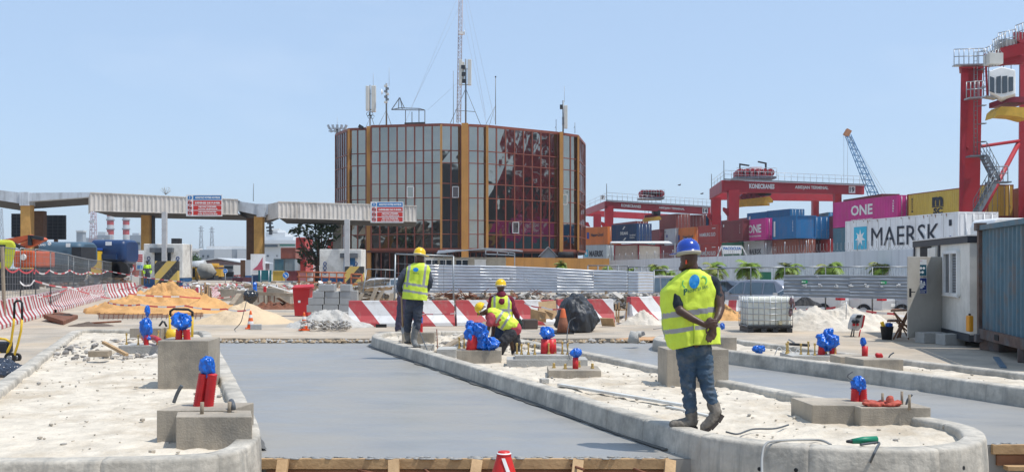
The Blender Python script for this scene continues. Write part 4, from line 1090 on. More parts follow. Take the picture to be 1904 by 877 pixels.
def container(x_l,x_r,yt,L,col,label,d=None,level=None,H=2.6,texts=(),doors=True,ztop=None,pitch=.28,group='shipping containers stacked in the yard',zbase=None,corr_=True,doorcol=None,width=2.44):
 """long side from pixel x_l (far) to x_r (near), its near top corner at row yt; the stack level fixes the height"""
 if ztop is None:ztop=-.34+.2+level*2.62
 if d is None:d=(ztop-HC)*F/(HY-yt)
 c=P(x_r,497,d)
 tl=(x_l-952)/F
# yaw: far end must fall on the ray through x_l
 best=None
 for k in range(0,1700):
  a=-R(89)+k*R(178)/1700
  e=Vector((c.x-L*math.sin(a),c.y+L*math.cos(a)))
  err=abs(e.x-tl*e.y)
  if best is None or err<best[0]:best=(err,a,e)
 a,e=best[1],best[2]
 zb=ztop-H
 t=thing('shipping_container',label,'container',(c.x,c.y,zb),0,group)
 X=Vector((c.x-e.x,c.y-e.y,0)).normalized();N=Vector((X.y,-X.x,0));O=Vector((e.x,e.y,zb));U=Vector((0,0,1));Y=-N
 mt=cmat(col)
 def q(x,y,z):return O+X*x+Y*y+U*z
 mb=MB();n=max(4,int((L-.3)/pitch));vs=[];fs=[]
 if corr_:
  prof=[]
  for i in range(n):
   x0=.15+(L-.3)*i/n;w_=(L-.3)/n
   prof+=[(x0,.05),(x0+w_*.28,.05),(x0+w_*.42,.012),(x0+w_*.84,.012)]
  prof.append((L-.15,.05))
 else:prof=[(.1,.02),(L-.1,.02)]
 for x,y in prof:vs+=[q(x,y,.16),q(x,y,H-.1)]
 fs=[(2*i,2*i+2,2*i+3,2*i+1)for i in range(len(prof)-1)]
 mb.add(vs,fs)
 mb.add([q(.1,.06,.1),q(L-.1,.06,.1),q(L-.1,width-.03,.1),q(.1,width-.03,.1),q(.1,.06,H-.04),q(L-.1,.06,H-.04),q(L-.1,width-.03,H-.04),q(.1,width-.03,H-.04)],[(3,2,1,0),(4,5,6,7),(1,2,6,5),(2,3,7,6),(3,0,4,7),(0,1,5,4)])
 mb.build('body',mt,t)
 fr=MB()
 for x in(0.06,L-.06):
  for y in(.05,width-.05):fr.bar(q(x,y,0),q(x,y,H),.12,.12,up=X)
 for z,hh in((.08,.15),(H-.05,.09)):
  for y in(.045,width-.045):fr.bar(q(.12,y,z),q(L-.12,y,z),.07,hh)
  for x in(.05,L-.05):fr.bar(q(x,.12,z),q(x,width-.12,z),.08,hh)
 fr.build('frame',cmat('brown2')if col in('msc',)else mt,t)
 if doors:
  for s in(0,1):
   dm=MB();y0=.1+s*(width-.2)/2;y1=y0+(width-.2)/2-.02
   dm.slab([q(L-.02,y0,.16),q(L-.02,y1,.16),q(L-.02,y1,H-.12),q(L-.02,y0,H-.12)][::-1],X*.05)
   dr=dm.build('door',cmat(doorcol or col),t)
   bm_=MB()
   for f in(.28,.72):
    y=y0+(y1-y0)*f;bm_.tube([q(L+.06,y,.14),q(L+.06,y,H-.1)],.022,5)
    bm_.bar(q(L+.06,y,1.0),q(L+.06,y+.2,1.02),.03)
   bm_.build('lock_bar',m_galv,dr)
 if texts:
  lt=MB()
  for tx in texts:
   body,fx,fz,fw,fh=tx[:5];ci=tx[5]if len(tx)>5 else 0
   if body=='#':  # a plain patch
    lt.slab([q(fx*L,-.004,fz*H),q((fx+fw)*L,-.004,fz*H),q((fx+fw)*L,-.004,(fz+fh)*H),q(fx*L,-.004,(fz+fh)*H)],N*.004,ci)
   elif body[0]=='|':  # letters stacked downwards
    s=body[1:];k=len(s)
    for i,chh in enumerate(s):
     if chh!=' ':letters(lt,chh,q(fx*L,-.012,(fz+fh)*H-(i+.85)*fh*H/k),X,U,fw*L,fh*H/k*.75,.03,ci)
   elif body=='*':  # seven pointed star
    cx,cz,r=(fx+fw/2)*L,(fz+fh/2)*H,fh*H*.48
    pts=[]
    for i in range(14):
     rr=r if i%2==0 else r*.42;g=math.pi/2+i*math.pi/7
     pts.append(q(cx+rr*math.cos(g)*fw*L/(fh*H),-.012,cz+rr*math.sin(g)))
    pts.append(q(cx,-.012,cz));o=len(lt.v)
    lt.add(pts,[(i,(i+1)%14,14)for i in range(14)],ci)
   else:letters(lt,body,q(fx*L,-.012,fz*H),X,U,fw*L,fh*H,tx[6]if len(tx)>6 else .03,ci)
  lt.build('lettering',[m_let,m_letd,M('light blue logo',(.03,.42,.6),.5,var=.05),M('blue logo',(.01,.05,.3),.5,var=.05)],t)
 return t,d,q
C_=container
C_(1085,1130,417,6.06,'orange','orange container with dark script name, above a pale grey one by the office block',level=3,d=147.5,texts=[('Hapag-Lloyd',.32,.42,.5,.24,1,.03),('#',.14,.36,.1,.36,3)],group='shipping containers stacked in the yard')
C_(1084,1128,451,6.06,'lgrey','pale grey container with dark name under the leftmost orange one',level=2,d=147.5,texts=[('MAERSK',.28,.34,.58,.34,1,.04),('#',.08,.34,.14,.4,2),('*',.09,.38,.12,.32,0)])
C_(1137,1184,415,6.06,'navy','dark navy container with white arcs and name above the white roofed stand',level=3,texts=[('DELMAS',.36,.44,.3,.16,0,.04),('/',.44,.72,.12,.16,0,.05),('/',.46,.14,.14,.14,0,.04),('TRANSPORT',.72,.36,.24,.08),('TERMINAL',.72,.24,.2,.07)])
C_(1139,1182,409,12.19,'maroon','maroon container top showing behind the navy one with arcs',level=4,d=188)
C_(1140,1186,449,12.19,'teal','teal container half hidden behind the white shelter',level=2,d=139,texts=[('#',.03,.1,.05,.8,0)])
C_(1186,1226,418,12.19,'maroon','dark maroon container beside the doors of the navy one',level=3,d=158,doors=False)
C_(1226,1257,397,6.06,'brown','top brown container whose paired doors face the white stand',level=4,texts=[('#',.06,.7,.05,.1,0)])
C_(1279,1284,399,6.06,'brown','narrow view of a top brown container, doors beside a blue one',level=4,d=166)
C_(1309,1313,401,6.06,'blue','small blue container doors at the right end of the top row',level=4,d=168)
C_(1227,1256,424,6.06,'lgrey','pale grey container with rusty edge under the top brown one',level=3,d=154,texts=[('SEACO',.1,.78,.3,.08,1),('#',.42,.5,.08,.15,3)],doors=False)
C_(1227,1256,451,6.06,'maroon','maroon container under the pale grey one behind the shelter posts',level=2,d=150,doors=False)
C_(1258,1291,419,6.06,'orange','orange container with crooked dark name above the blue helmet',level=3,d=149,texts=[('Hapag-Lloyd',.36,.34,.55,.22,1,.02),('#',.06,.3,.12,.3,3)])
C_(1256,1291,451,6.06,'lgrey','pale container hidden behind the blue helmet',level=2,d=146)
for lv,lab in((3,'brick red container with white name, upper of two beside the maroon row'),(2,'brick red container with white name, lower of two above the wall')):
 C_(1298,1335,417,6.06,'red',lab,level=lv,d=141,texts=[('HAMBURG SUD',.08,.4,.8,.2,0,.02),('#',.7,.8,.18,.04,0)])
C_(1342,1381,408,6.06,'maroon','plain maroon container left of the smaller pink one',level=3,texts=[('#',.07,.72,.05,.12,0),('|VALUTRI',.86,.35,.02,.45)],doors=False)
C_(1342,1380,445,6.06,'green','green container behind the white roadside banner',level=2,d=131,doors=False)
C_(1383,1424,405,6.06,'pink','smaller pink container with white name left of the blue pair',level=3,texts=[('ONE',.2,.34,.6,.4,0,.03),('OCEAN NETWORK EXPRESS',.2,.16,.6,.07)])
C_(1383,1421,443,6.06,'lgrey','pale grey container with dark name under the smaller pink one',level=2,d=125,texts=[('MAERSK',.25,.36,.62,.26,1,.04)])
C_(1436,1481,400,6.06,'blue','blue container with white upright strip right of the smaller pink one',level=3,texts=[('#',.06,.12,.07,.7,0),('|CRONOS',.84,.3,.03,.5)],doors=False)
C_(1436,1480,440,6.06,'brown2','rust brown container with upright letters under the blue pair',level=2,d=118,texts=[('|TRITON',.1,.15,.04,.7)])
C_(1482,1512,400,12.19,'blue2','brighter blue container in the middle of the third row',level=3,d=119,texts=[('|EVERGRN',.8,.35,.03,.5)])
C_(1510,1515,440,12.19,'maroon','dark maroon container between the rust brown and bright red ones',level=2,d=123)
C_(1525,1549,400,6.06,'maroon','dark brown container with upright white letters left of the big pink one',level=3,d=117,texts=[('|XTRA',.3,.25,.1,.62,0,.03)],doors=False)
C_(1524,1549,440,6.06,'bred','bright red container low beside the navy one above the razor wire',level=2,d=117,texts=[('YOM',.25,.2,.5,.22)],doors=False)
C_(1389,1425,394,6.06,'blue','blue container in the top row above the smaller pink one',level=4,d=156,texts=[('#',.1,.3,.08,.5,0)],doors=False)
C_(1426,1469,388,6.06,'blue','blue container in the top row with a white arch mark and white door notes',level=4,texts=[('#',.05,.3,.05,.2,0)])
C_(1497,1540,390,12.19,'steelblue','dull steel blue container at the right end of the upper row',level=4,d=158,doorcol='blue2')
C_(1340,1389,402,12.19,'maroon','maroon container top showing behind the crane leg',level=4,d=175,doors=False)
C_(1568,1640,359,12.19,'maroon','dark container edge visible above the big pink one',ztop=11.6,d=136,doors=False)
H1=2.7
C_(1549,1669,362,12.19,'pink','big pink container with white name above the white refrigerated one',ztop=8.75,d=98,H=H1,texts=[('ONE',.3,.4,.34,.4,0,.03),('OCEAN NETWORK EXPRESS',.3,.2,.34,.06),('|4UBER',.93,.4,.02,.45)])
C_(1549,1669,420,12.19,'steelblue','dark blue grey container under the big pink one',ztop=6.0,d=98,H=H1)
C_(1687,1836,348,12.19,'msc','mustard yellow container with black logo behind the big crane leg',ztop=8.8,d=86,H=2.8,texts=[('m',.34,.5,.14,.3,1,.06),('SC',.355,.24,.12,.2,1,.05),('#',.335,.46,.15,.03,1),('|MSCU71',.06,.35,.02,.5,1)])
C_(1687,1836,348,12.19,'maroon','container mostly hidden under the mustard yellow one',ztop=5.95,d=86,H=2.8)
C_(1858,1960,335,12.19,'brown2','rust brown container with upright letters behind the right crane leg',ztop=8.6,d=80,H=2.75,texts=[('|TRITON',.12,.35,.03,.5,0,.03)])
C_(1858,1960,397,12.19,'navy','navy container under the rust brown one at the right edge',ztop=5.8,d=80,H=2.75)
t,d,q=C_(1572,1782,393,12.19,'white','long white refrigerated container with black name and light blue star square',d=56,ztop=HC+103.8*56/F,H=2.9,corr_=False,texts=[('MAERSK',.265,.41,.595,.4,1,.0),('#',.09,.35,.13,.5,2),('*',.1,.39,.11,.42,0),('#',.93,.74,.02,.12,1),('#',.935,.5,.012,.05,3)])
for k in range(1,9):MB().bar(q(k*1.35,.012,.2),q(k*1.35,.012,2.8),.02,.015,up=(1,0,0)).build('panel_joint',M('off white joint',(.5,.5,.47)),t)
rm=MB();rr=random.Random(4)
for k in range(14):
 x=rr.uniform(.2,12);rm.slab([q(x,-.003,2.84),q(x+.12,-.003,2.84),q(x+.1,-.003,2.84-rr.uniform(.05,.25)),q(x+.03,-.003,2.8)],(0,-.002,0))
rm.build('rust_stain',M('rust stain',(.3,.15,.07),.9),t)
mb=MB();[mb.bb(q(6,0,0).x-.1+s,q(6,0,0).x+.3+s,q(6,0,0).y-6+k*3,q(6,0,0).y-5.6+k*3,-.34,q(0,0,0).z)for s in(0,2)for k in range(5)]
mb.build('trailer_stand',m_dark,t)

# ------------------------------------------------------------------ long grey wall with razor wire
def wy(px):return HY-(13+(px-1130)*21/560)
ZW=2.6
def wallpt(px):return P(px,wy(px),(ZW-HC)*F/(HY-wy(px)))
m_wall=M('pale grey render',(.66,.67,.69),.8,var=.06,scale=.5,streak=((.3,.31,.34),.4,1.5))
A,B_=wallpt(1131),wallpt(1800)
t=thing('perimeter_wall','long pale grey perimeter wall running behind the palms','wall',(A.x,A.y,-.34));t['kind']='thing'
MB().slab([(A.x,A.y,-.34),(B_.x,B_.y,-.34),(B_.x,B_.y,ZW),(A.x,A.y,ZW)],(.05,.25,0)).build('wall',m_wall,t)
x=(B_-A);L=x.length;x.normalize();n=Vector((x.y,-x.x,0));n=n if n.dot(-A)>0 else-n
mb=MB();vs=[];k=int(L/.3)
for i in range(k+1):
 for f,o in((0,.03),(.5,.03),(.5,.06),(.98,.06)):
  p=A+x*(L*min(1,(i+f)/k))+n*o;vs+=[(p.x,p.y,-.34),(p.x,p.y,1.78)]
mb.add(vs,[(2*i,2*i+2,2*i+3,2*i+1)for i in range(len(vs)//2-1)])
mb.build('ribbed_cladding',M('white ribbed sheet',(.72,.73,.73),.6,streak=((.36,.36,.36),.5,2)),t)
p0,p1=P(1414,497,58),P(1434,497,57)
MB().slab([(p0.x,p0.y,-.3),(p1.x,p1.y,-.3),(p1.x,p1.y,1.55),(p0.x,p0.y,1.55)],n*.03).build('green_door',M('green louvre door',(.015,.16,.08),.6),t)
# razor wire coil
def coil(pa,pb,r,turns,z):
 mb=MB();pts=[];N_=turns*8
 for i in range(N_+1):
  u=i/N_;a=u*turns*2*math.pi;p=pa.lerp(pb,u)
  pts.append(Vector((p.x,p.y,z))+Vector((x.x*math.cos(a)*r*.6,x.y*math.cos(a)*r*.6,math.sin(a)*r)))
 mb.tube(pts,.007,3,caps=False);return mb
coil(A,B_,.22,170,ZW+.24).build('razor_wire',M('razor wire',(.3,.3,.3),.5,.5),t)
mb=MB()
for i in range(24):
 p=A.lerp(B_,i/23);mb.tube([(p.x,p.y+.1,ZW),(p.x,p.y+.1,ZW+.7)],.02,4)
mb.build('wire_posts',m_galv,t)
# roadside banner on the wall
t=thing('banner','white banner with blue letters on slanted posts above the wall','banner',P(1380,475,95));d=92
MB().slab([P(1344,472,d),P(1379,471,d),P(1379,457.5,d),P(1344,457.5,d)],(0,.05,0)).build('sheet',m_white,t)
mb=MB();letters(mb,'PACOCI.SA',P(1345,464.5,d-.06),(1,0,0),(0,0,1),m(33,d),m(5.5,d),.04);mb.build('lettering',M('blue logo letters',(.03,.15,.45)),t)
mb=MB()
for a,b in(((1334,476),(1342,457)),((1345,476),(1342,457)),((1379,457),(1388,474)),((1379,457),(1376,474)),((1342,457),(1380,457))):mb.bar(P(*a,d+.06),P(*b,d+.06),.08)
mb.build('frame',m_white,t)
# white roofed stand left of it
t=thing('shelter','flat white roofed shelter with two pale panels framed in red behind the wall','shelter',P(1190,490,125));d=125
MB().slab([P(1137,450.5,d),P(1243,450,d),P(1250,453,d-5),P(1135,452,d-5)],(0,0,.12)).build('roof',m_white,t)
MB().slab([P(1141,484,d),P(1186,484,d),P(1186,455,d),P(1143,457,d)],(0,.1,0)).build('panel',M('pinkish grey panel',(.5,.45,.45)),t)
MB().slab([P(1188,484,d),P(1227,484,d),P(1227,458,d),P(1188,456,d)],(0,.1,0)).build('panel',m_white,t)
mb=MB()
for a,b in(((1143,455.5),(1187,454)),((1187,484),(1187,454)),((1187,454),(1228.5,457)),((1228.5,457),(1228.5,484)),((1142,484),(1143,455))):mb.bar(P(*a,d-.1),P(*b,d-.1),.15)
mb.build('red_frame',M('dark red frame',(.3,.02,.04)),t)
mb=MB();mb.bar(P(1255,486,d-3),P(1255,452,d-3),.16,up=(1,0,0));mb.bar(P(1136,484,d-3),P(1136,452,d-3),.16,up=(1,0,0));mb.build('post',m_galv,t)

# ------------------------------------------------------------------ gantry cranes
def railing(mb,a,b,h=1.1,n=10,r=.03):
 a,b=Vector(a),Vector(b)
 for z in(h,h*.55):mb.tube([a+Vector((0,0,z)),b+Vector((0,0,z))],r,4)
 for i in range(n+1):
  p=a.lerp(b,i/n);mb.tube([p,p+Vector((0,0,h))],r,4)
 return mb
def rtg(x0,x1,yt0,yt1,yb0,yb1,d0,d1,label,number,numpx,name1,name2,leg0,leg1,rear,trolley,zleg=-.34,lx1=None):
 A,B_=P(x0,yt0,d0),P(x1,yt1,d1);C0,C1=P(x0,yb0,d0),P(x1,yb1,d1)
 t=thing('gantry_crane',label,'gantry crane',(A.x,A.y,zleg),0,'red rubber tyred gantry cranes')
 MB().slab([C0,C1,B_,A],(0.1,1.0,0)).build('girder',m_crane,t)
 rx,ry,rd=rear  # rear frame offset: pixel x of the rear left corner, row, distance
 Rr=P(rx,ry,rd)
 off=Rr-A;off.z=0;dz=Rr.z-A.z
 MB().slab([C0+off,C1+off,B_+off,A+off],(0.1,1.0,0)).build('girder',m_crane,t)
 MB().slab([C0,C0+off,A+off,A],(-.3,0.0,0)).build('end_beam',m_crane,t)
 for(l0,l1),dd in((leg0,d0),(leg1,rd)):
  a,b=P(l0,497,dd),P(l1,497,dd)
  MB().slab([(a.x,dd,zleg),(b.x-(b.x-a.x)*.15,dd,zleg),(b.x,dd,C0.z+.3),(a.x,dd,C0.z+.3)],(0,1.1,0)).build('leg',m_crane,t)
  k=(b.x-a.x)
  MB().slab([(a.x,dd+.2,C0.z-3.2),(a.x-k*.45,dd+.2,C0.z-2.4),(a.x-k*.45,dd+.2,C0.z-2.0),(a.x,dd+.2,C0.z-2.2)],(0,.6,0)).build('bracket',m_crane,t)
 if lx1:
  for dd in(d1,d1+off.y):
   ox=off.x if dd>d1 else 0
   a,b=P(lx1[0],497,d1),P(lx1[1],497,d1)
   MB().slab([(a.x+ox,dd,zleg),(b.x+ox,dd,zleg),(b.x+ox,dd,C1.z+.3),(a.x+ox,dd,C1.z+.3)],(0,1.1,0)).build('leg',m_crane,t)
 X=(B_-A);Lg=X.length;X.normalize()
# walkway and railing
 mb=MB();mb.bar(A+Vector((0,-.35,.1)),B_+Vector((0,-.35,.1)),.5,.15);mb.build('walkway',m_ant,t)
 railing(MB(),A+Vector((0,-.5,.15)),B_+Vector((0,-.5,.15)),1.1,22,.025).build('railing',m_galv,t)
 railing(MB(),A+Vector((0,0,.1)),A+off+Vector((0,0,.1)),1.1,4,.025).build('railing',m_galv,t)
 for px,h_ in((rx,2.2),(x0,2.6)):
  p=A+off if px==rx else A;MB().tube([p,p+Vector((0,0,h_))],.05,5).build('mast',m_dark,t)
 def face(px,d_,dy=-.02):return None
 up=Vector((0,0,1))
 def at(px,frac):  # point on the girder face at pixel column px
  u=0;lo,hi=0.0,1.0
  for _ in range(40):
   mdl=(lo+hi)/2;p=A.lerp(B_,mdl);sx=952+p.x*F/p.y
   if sx<px:lo=mdl
   else:hi=mdl
  p=A.lerp(B_,lo);q=C0.lerp(C1,lo)
  return q.lerp(p,frac)+Vector((0,-.04,0))
 for nm,bd in((name1,.05),(name2,.03)):
  if nm:
   body,a0,a1,f0,f1=nm;p,q=at(a0,f0),at(a1,f0);r_=at(a0,f1)
   mb=MB();letters(mb,body,p,q-p,up,(q-p).length,r_.z-p.z,bd);mb.build('lettering',m_let,t)
 p,q,r_=at(numpx[0],.1),at(numpx[1],.1),at(numpx[0],.9)
 pl=MB().slab([p,q,q+up*(r_.z-p.z),r_],(0,-.02,0)).build('number_plate',m_white,t)
 mb=MB();letters(mb,number,p+(q-p)*.12+Vector((0,-.03,.12)),q-p,up,(q-p).length*.76,(r_.z-p.z)*.72,.04);mb.build('number',m_letd,pl)
# trolley with machinery, operator housing and spreader
 tx0,tx1,ty0,ty1,sx0,sx1,sy0,sy1=trolley
 dm=(d0*2+d1)/3+3
 rr=random.Random(int(x0));tr=MB()
 a,b=P(tx0,ty1,dm),P(tx1,ty0,dm);w_=b.x-a.x;h_=b.z-a.z
 tr.bb(a.x,b.x,dm-2,dm+2,a.z,a.z+.3);tr.build('trolley_deck',m_ant,t)
 tr=MB();
 for i in range(6):tr.tube([(a.x+w_*(.1+i*.15),dm-2,a.z+.8),(a.x+w_*(.1+i*.15),dm-.6,a.z+.8)],.55,12)
 tr.bb(a.x+w_*.05,a.x+w_*.95,dm-1.2,dm+1.5,a.z+.3,a.z+1.1);tr.build('hoist_drums',m_crane,t)
 MB().bb(a.x+w_*.4,a.x+w_*.68,dm-1,dm+1,a.z+1.2,a.z+h_*.75).build('machine_house',m_white,t)
 railing(MB(),(a.x,dm-2.1,a.z+.3),(b.x,dm-2.1,a.z+.3),1.1,9,.03).build('railing',m_galv,t)
 mb=MB();mb.bar((a.x+w_*.16,dm,a.z),(a.x+w_*.16,dm,b.z),.18,up=(1,0,0));mb.bar((a.x+w_*.16,dm,b.z-.1),(a.x+w_*.4,dm,b.z-.3),.2)
 mb.build('davit',m_dark,t);mb=MB();mb.bar((a.x+w_*.82,dm,a.z),(a.x+w_*.82,dm,b.z+.1),.22,up=(1,0,0));mb.bar((a.x+w_*.62,dm,b.z+.25),(a.x+w_*.84,dm,b.z),.2);mb.build('davit',m_dark,t)
 sa,sb=P(sx0,sy1,dm),P(sx1,sy0,dm);sw=sb.x-sa.x;sh=sb.z-sa.z
 sp=MB();sp.slab([(sa.x,dm-1,sa.z),(sb.x,dm-1,sa.z+sh*.22),(sb.x,dm-1,sa.z+sh*.32),(sa.x+sw*.9,dm-1,sa.z+sh*.5),(sa.x,dm-1,sa.z+sh*.34)],(0,.5,0));sp.bar((sa.x,dm+1,sa.z+.3),(sb.x,dm+1,sa.z+.5),.3)
 sp.build('spreader',M('ochre spreader paint',(.6,.36,.04),.55,var=.2),t)
 hb=MB()
 for i in range(5):hb.tube([(sa.x+sw*(.15+i*.14),dm-1,sa.z+sh*(.5+.03*i)),(sa.x+sw*(.15+i*.14),dm+.5,sa.z+sh*(.5+.03*i))],sh*.14,12)
 hb.build('head_block',M('dark red pulleys',(.2,.015,.03),.5),t)
 MB().bb(sa.x+sw*.55,sa.x+sw*.95,dm-1,dm+1,sa.z+sh*.55,sb.z).build('operator_cab',m_dark,t)
 mb=MB();[mb.tube([(sa.x+sw*f,dm,sa.z+sh*.5),(sa.x+sw*f,dm,a.z)],.025,4)for f in(.1,.3,.5,.7)];mb.build('hoist_rope',m_dark,t)
 return t
rtg(1346,1607,335,345,357,361,135,145,'red gantry crane numbered 19 with the yellow spreader, centre right','19',(1578,1590),('KONECRANES',1393,1440,.35,.8),('ABIDJAN TERMINAL',1478,1540,.35,.75),(1355,1375),(1324,1341),(1323,337,150),(1364,1437,304,334,1372,1434,346,386),lx1=(1553,1565))
rtg(1128,1321,374,385.5,386.5,399,152,167,'red gantry crane numbered 14, farther off left of number 19','14',(1306,1316),('KONECRANES',1155,1192,.3,.75),('ABIDJAN TERMINAL',1225,1273,.3,.7),(1125,1141),(1104,1118),(1088,370,175),(1188,1232,358,371,1196,1228,392,413),lx1=(1319,1326))
# number plate 7 on its end beam
t7=[o for o in COL.objects if 'numbered 14' in o.get('label','')][0]
pl=MB().slab([P(1116,371.5,150),P(1125.5,371.5,150),P(1125.5,363,150),P(1116,363,150)],(0,.05,0)).build('number_plate',m_white,t7)
mb=MB();letters(mb,'7',P(1118.5,370.5,149.9),(1,0,0),(0,0,1),m(4.5,150),m(6.5,150),.04);mb.build('number',m_letd,pl)
t=thing('trolley_machinery','red machinery and housing glimpsed between the office block and the stacks','machinery',P(1092,430,180))
MB().slab([P(1086,428,180),P(1100,428,180),P(1094,413,180),P(1086,412,180)],(0,2,0)).build('housing',m_crane,t);MB().bar(P(1086,420,179),P(1099,424,179),.25).build('rail',m_white,t)

# the big near gantry at the right edge
t=thing('gantry_crane','large red gantry crane with white cab cut by the right edge','gantry crane',P(1806,500,80),0,'red rubber tyred gantry cranes');d=80
def leg(xa0,xa1,xb0,xb1,y0,y1,dd,th=1.5):
 MB().slab([P(xb0,y1,dd),P(xb1,y1,dd),P(xa1,y0,dd),P(xa0,y0,dd)],(th*.45,th,0)).build('leg',m_crane,t)
leg(1787,1827,1784,1818,121,549,d);leg(1897,1936,1893,1936,60,549,84)
MB().slab([P(1784,400,d-.15),P(1789,400,d-.15),P(1801,190,d-.15),P(1801,128,d-.15),P(1788,122,d-.15)],(0,.13,0)).build('leg_plate',M('deep red crane paint',(.36,.015,.03),.5,var=.15),t)
MB().slab([P(1783,127,d-.2),P(1829,127,d-.2),P(1829,119,d-.2),P(1783,119,d-.2)],(1.0,2.2,0)).build('cap_beam',m_crane,t)
MB().slab([P(1786,240,d-.25),P(1800,232,d-.25),P(1788,218,d-.25)],(0,.1,0)).build('bracket',m_crane,t)
mb=MB();mb.tube([P(1797,276,d),P(1895,262,84)],.13,12);mb.build('tie_beam',m_crane,t)
mb=MB();mb.tube([P(1893,268,84),P(1824,398,d-.4)],.19,12);mb.build('diagonal_brace',m_crane,t)
mb=MB();railing(mb,P(1774,122,d-.8),P(1829,120,d-.8),1.25,6,.035);mb.bar(P(1774,122,d-.8),P(1829,121,d-.8),.7,.1);mb.build('top_platform',m_galv,t)
def ladder(x0,x1,ya,yb,dd,cage=True):
 mb=MB();a0,a1=P(x0,ya,dd),P(x1,ya,dd);b0,b1=P(x0,yb,dd),P(x1,yb,dd)
 mb.tube([a0,b0],.035,4);mb.tube([a1,b1],.035,4)
 n=int(abs(a0.z-b0.z)/.35)
 for i in range(n):mb.tube([a0.lerp(b0,i/n),a1.lerp(b1,i/n)],.02,4)
 if cage:
  for i in range(0,n,4):
   p=a1.lerp(b1,i/n);mb.tube([p,p+Vector((.45,-.2,0)),p+Vector((.45,-.6,0)),p+Vector((0,-.6,0))],.03,4)
 mb.build('ladder',m_ant,t)
ladder(1811,1817,97,290,d-.5);ladder(1829,1838,97,178,d-.6)
mb=MB();railing(mb,P(1797,184,d-1),P(1828,182,d-1),1.3,4,.04);mb.bar(P(1797,184,d-.8),P(1828,182,d-.8),.9,.12);mb.build('platform',m_galv,t)
mb=MB();mb.bar(P(1800,291,d-.7),P(1833,290,d-.7),.9,.12);mb.build('platform',m_ant,t)
def stair(xa,ya,xb,yb,dd):
 mb=MB();a,b=P(xa,ya,dd),P(xb,yb,dd)
 for o in(-.45,.45):mb.bar(a+Vector((0,o,0)),b+Vector((0,o,0)),.06,.28)
 n=int(abs(a.z-b.z)/.24)
 for i in range(n+1):p=a.lerp(b,i/n);mb.box(p,(.28,.85,.05))
 for o in(-.5,.5):
  mb.tube([a+Vector((0,o,1)),b+Vector((0,o,1))],.03,4)
  mb.tube([a+Vector((0,o,.5)),b+Vector((0,o,.5))],.025,4)
  for i in range(5):p=a.lerp(b,i/4)+Vector((0,o,0));mb.tube([p,p+Vector((0,0,1))],.025,4)
 mb.build('stair_flight',m_ant,t)
stair(1829,290,1853,336,d-1.2);stair(1845,343,1815,396,d-1.6)
mb=MB();railing(mb,P(1838,340,d-1.9),P(1874,338,d-1.9),1.2,4,.04);mb.bar(P(1836,340,d-1.4),P(1876,339,d-1.4),.9,.12);mb.build('landing',m_ant,t)
# operator cab hanging under the trolley
cab=MB();a,b=P(1839,180,76),P(1888,128,76)
cab.slab([P(1839,170,75),P(1862,182,75),P(1888,175,75),P(1888,130,75),P(1862,124,75),P(1839,132,75)],(1.1,2.2,0));cab=cab.build('operator_cab',m_white,t,bevel=.08)
for x0,x1,ya,yb,yc,yd in((1841,1849,142,170,173,146),(1853,1861,143,173,174,142),(1864,1873,142,174,172,142),(1876,1884,143,171,169,144)):
 MB().slab([P(x0,yb,74.93),P(x1,yc,74.93),P(x1,yd-1,74.93),P(x0,ya,74.93)],(0,.05,0)).build('cab_window',m_glassdark,cab)
tr=MB();rr=random.Random(9)
for a,b,w_ in(((1838,118),(1904,112),.5),((1846,104),(1904,96),.35),((1832,100),(1836,180),.12),((1858,120),(1890,78),.4),((1870,96),(1904,88),.6),((1850,112),(1886,104),.7),((1890,60),(1892,120),.4)):tr.bar(P(*a,77),P(*b,77),w_)
for i in range(6):tr.tube([P(1862+i*8,100-i*2,76),P(1862+i*8,100-i*2,77.4)],.45,12)
tr.build('trolley',m_crane,t)
mb=MB()
for a,b,n_ in(((1832,120),(1846,113),3),((1846,105),(1868,92),5),((1856,92),(1890,84),5),((1888,78),(1920,66),5),((1840,126),(1862,120),4)):railing(mb,P(*a,76),P(*b,76),1.2,n_,.035)
mb.build('trolley_railing',m_galv,t);MB().bar(P(1829,180,76.5),P(1852,184,76.5),.8,.1).build('cab_landing',m_galv,t)
mb=MB();mb.box(P(1847,111,76),(1.0,1,.8));mb.box(P(1868,84,76.5),(1.2,.8,.7));mb.build('electrical_box',m_pan,t)
mb=MB();mb.bb(P(1862,190,77).x,P(1904,190,77).x,76,79,zt(194,77),zt(184,77));mb.build('head_block',M('dark red pulleys',(.2,.015,.03)),t)
MB().slab([P(1850,219,76),P(1857,214,76),P(1890,216,76),P(1912,222,76),P(1912,200,76),P(1862,198,76),P(1853,206,76)],(0,1.6,0)).build('spreader',M('ochre spreader paint',(.6,.36,.04)),t)
mb=MB();[mb.tube([P(x,186,77.5),P(x,110,77.5)],.03,4)for x in(1866,1880,1896)];mb.build('hoist_rope',m_dark,t)

# blue lattice boom of a harbour crane
t=thing('harbour_crane','slanting blue lattice crane boom with orange head beyond the yard','crane',P(1626,497,260));d=260
mb=MB();a,b=P(1628,372,d),P(1577,252,d);b0=P(1640,400,d)
def lat2(mb,a,b,w0,w1,n,r):
 x=(b-a).normalized();u=Vector((x.z,0,-x.x))
 for s in(-1,1):
  for y in(-1,1):mb.tube([a+u*w0*s+Vector((0,y*w0,0)),b+u*w1*s+Vector((0,y*w1,0))],r,4)
 for i in range(n):
  wa=w0+(w1-w0)*i/n;wb=w0+(w1-w0)*(i+1)/n;s=1 if i%2 else-1
  for y in(-1,1):mb.tube([a.lerp(b,i/n)+u*wa*s+Vector((0,y*wa,0)),a.lerp(b,(i+1)/n)-u*wb*s+Vector((0,y*wb,0))],r*.7,4)
lat2(mb,b0,b,1.1,.55,26,.11);mb.build('boom',M('blue boom paint',(.02,.16,.36),.5),t)
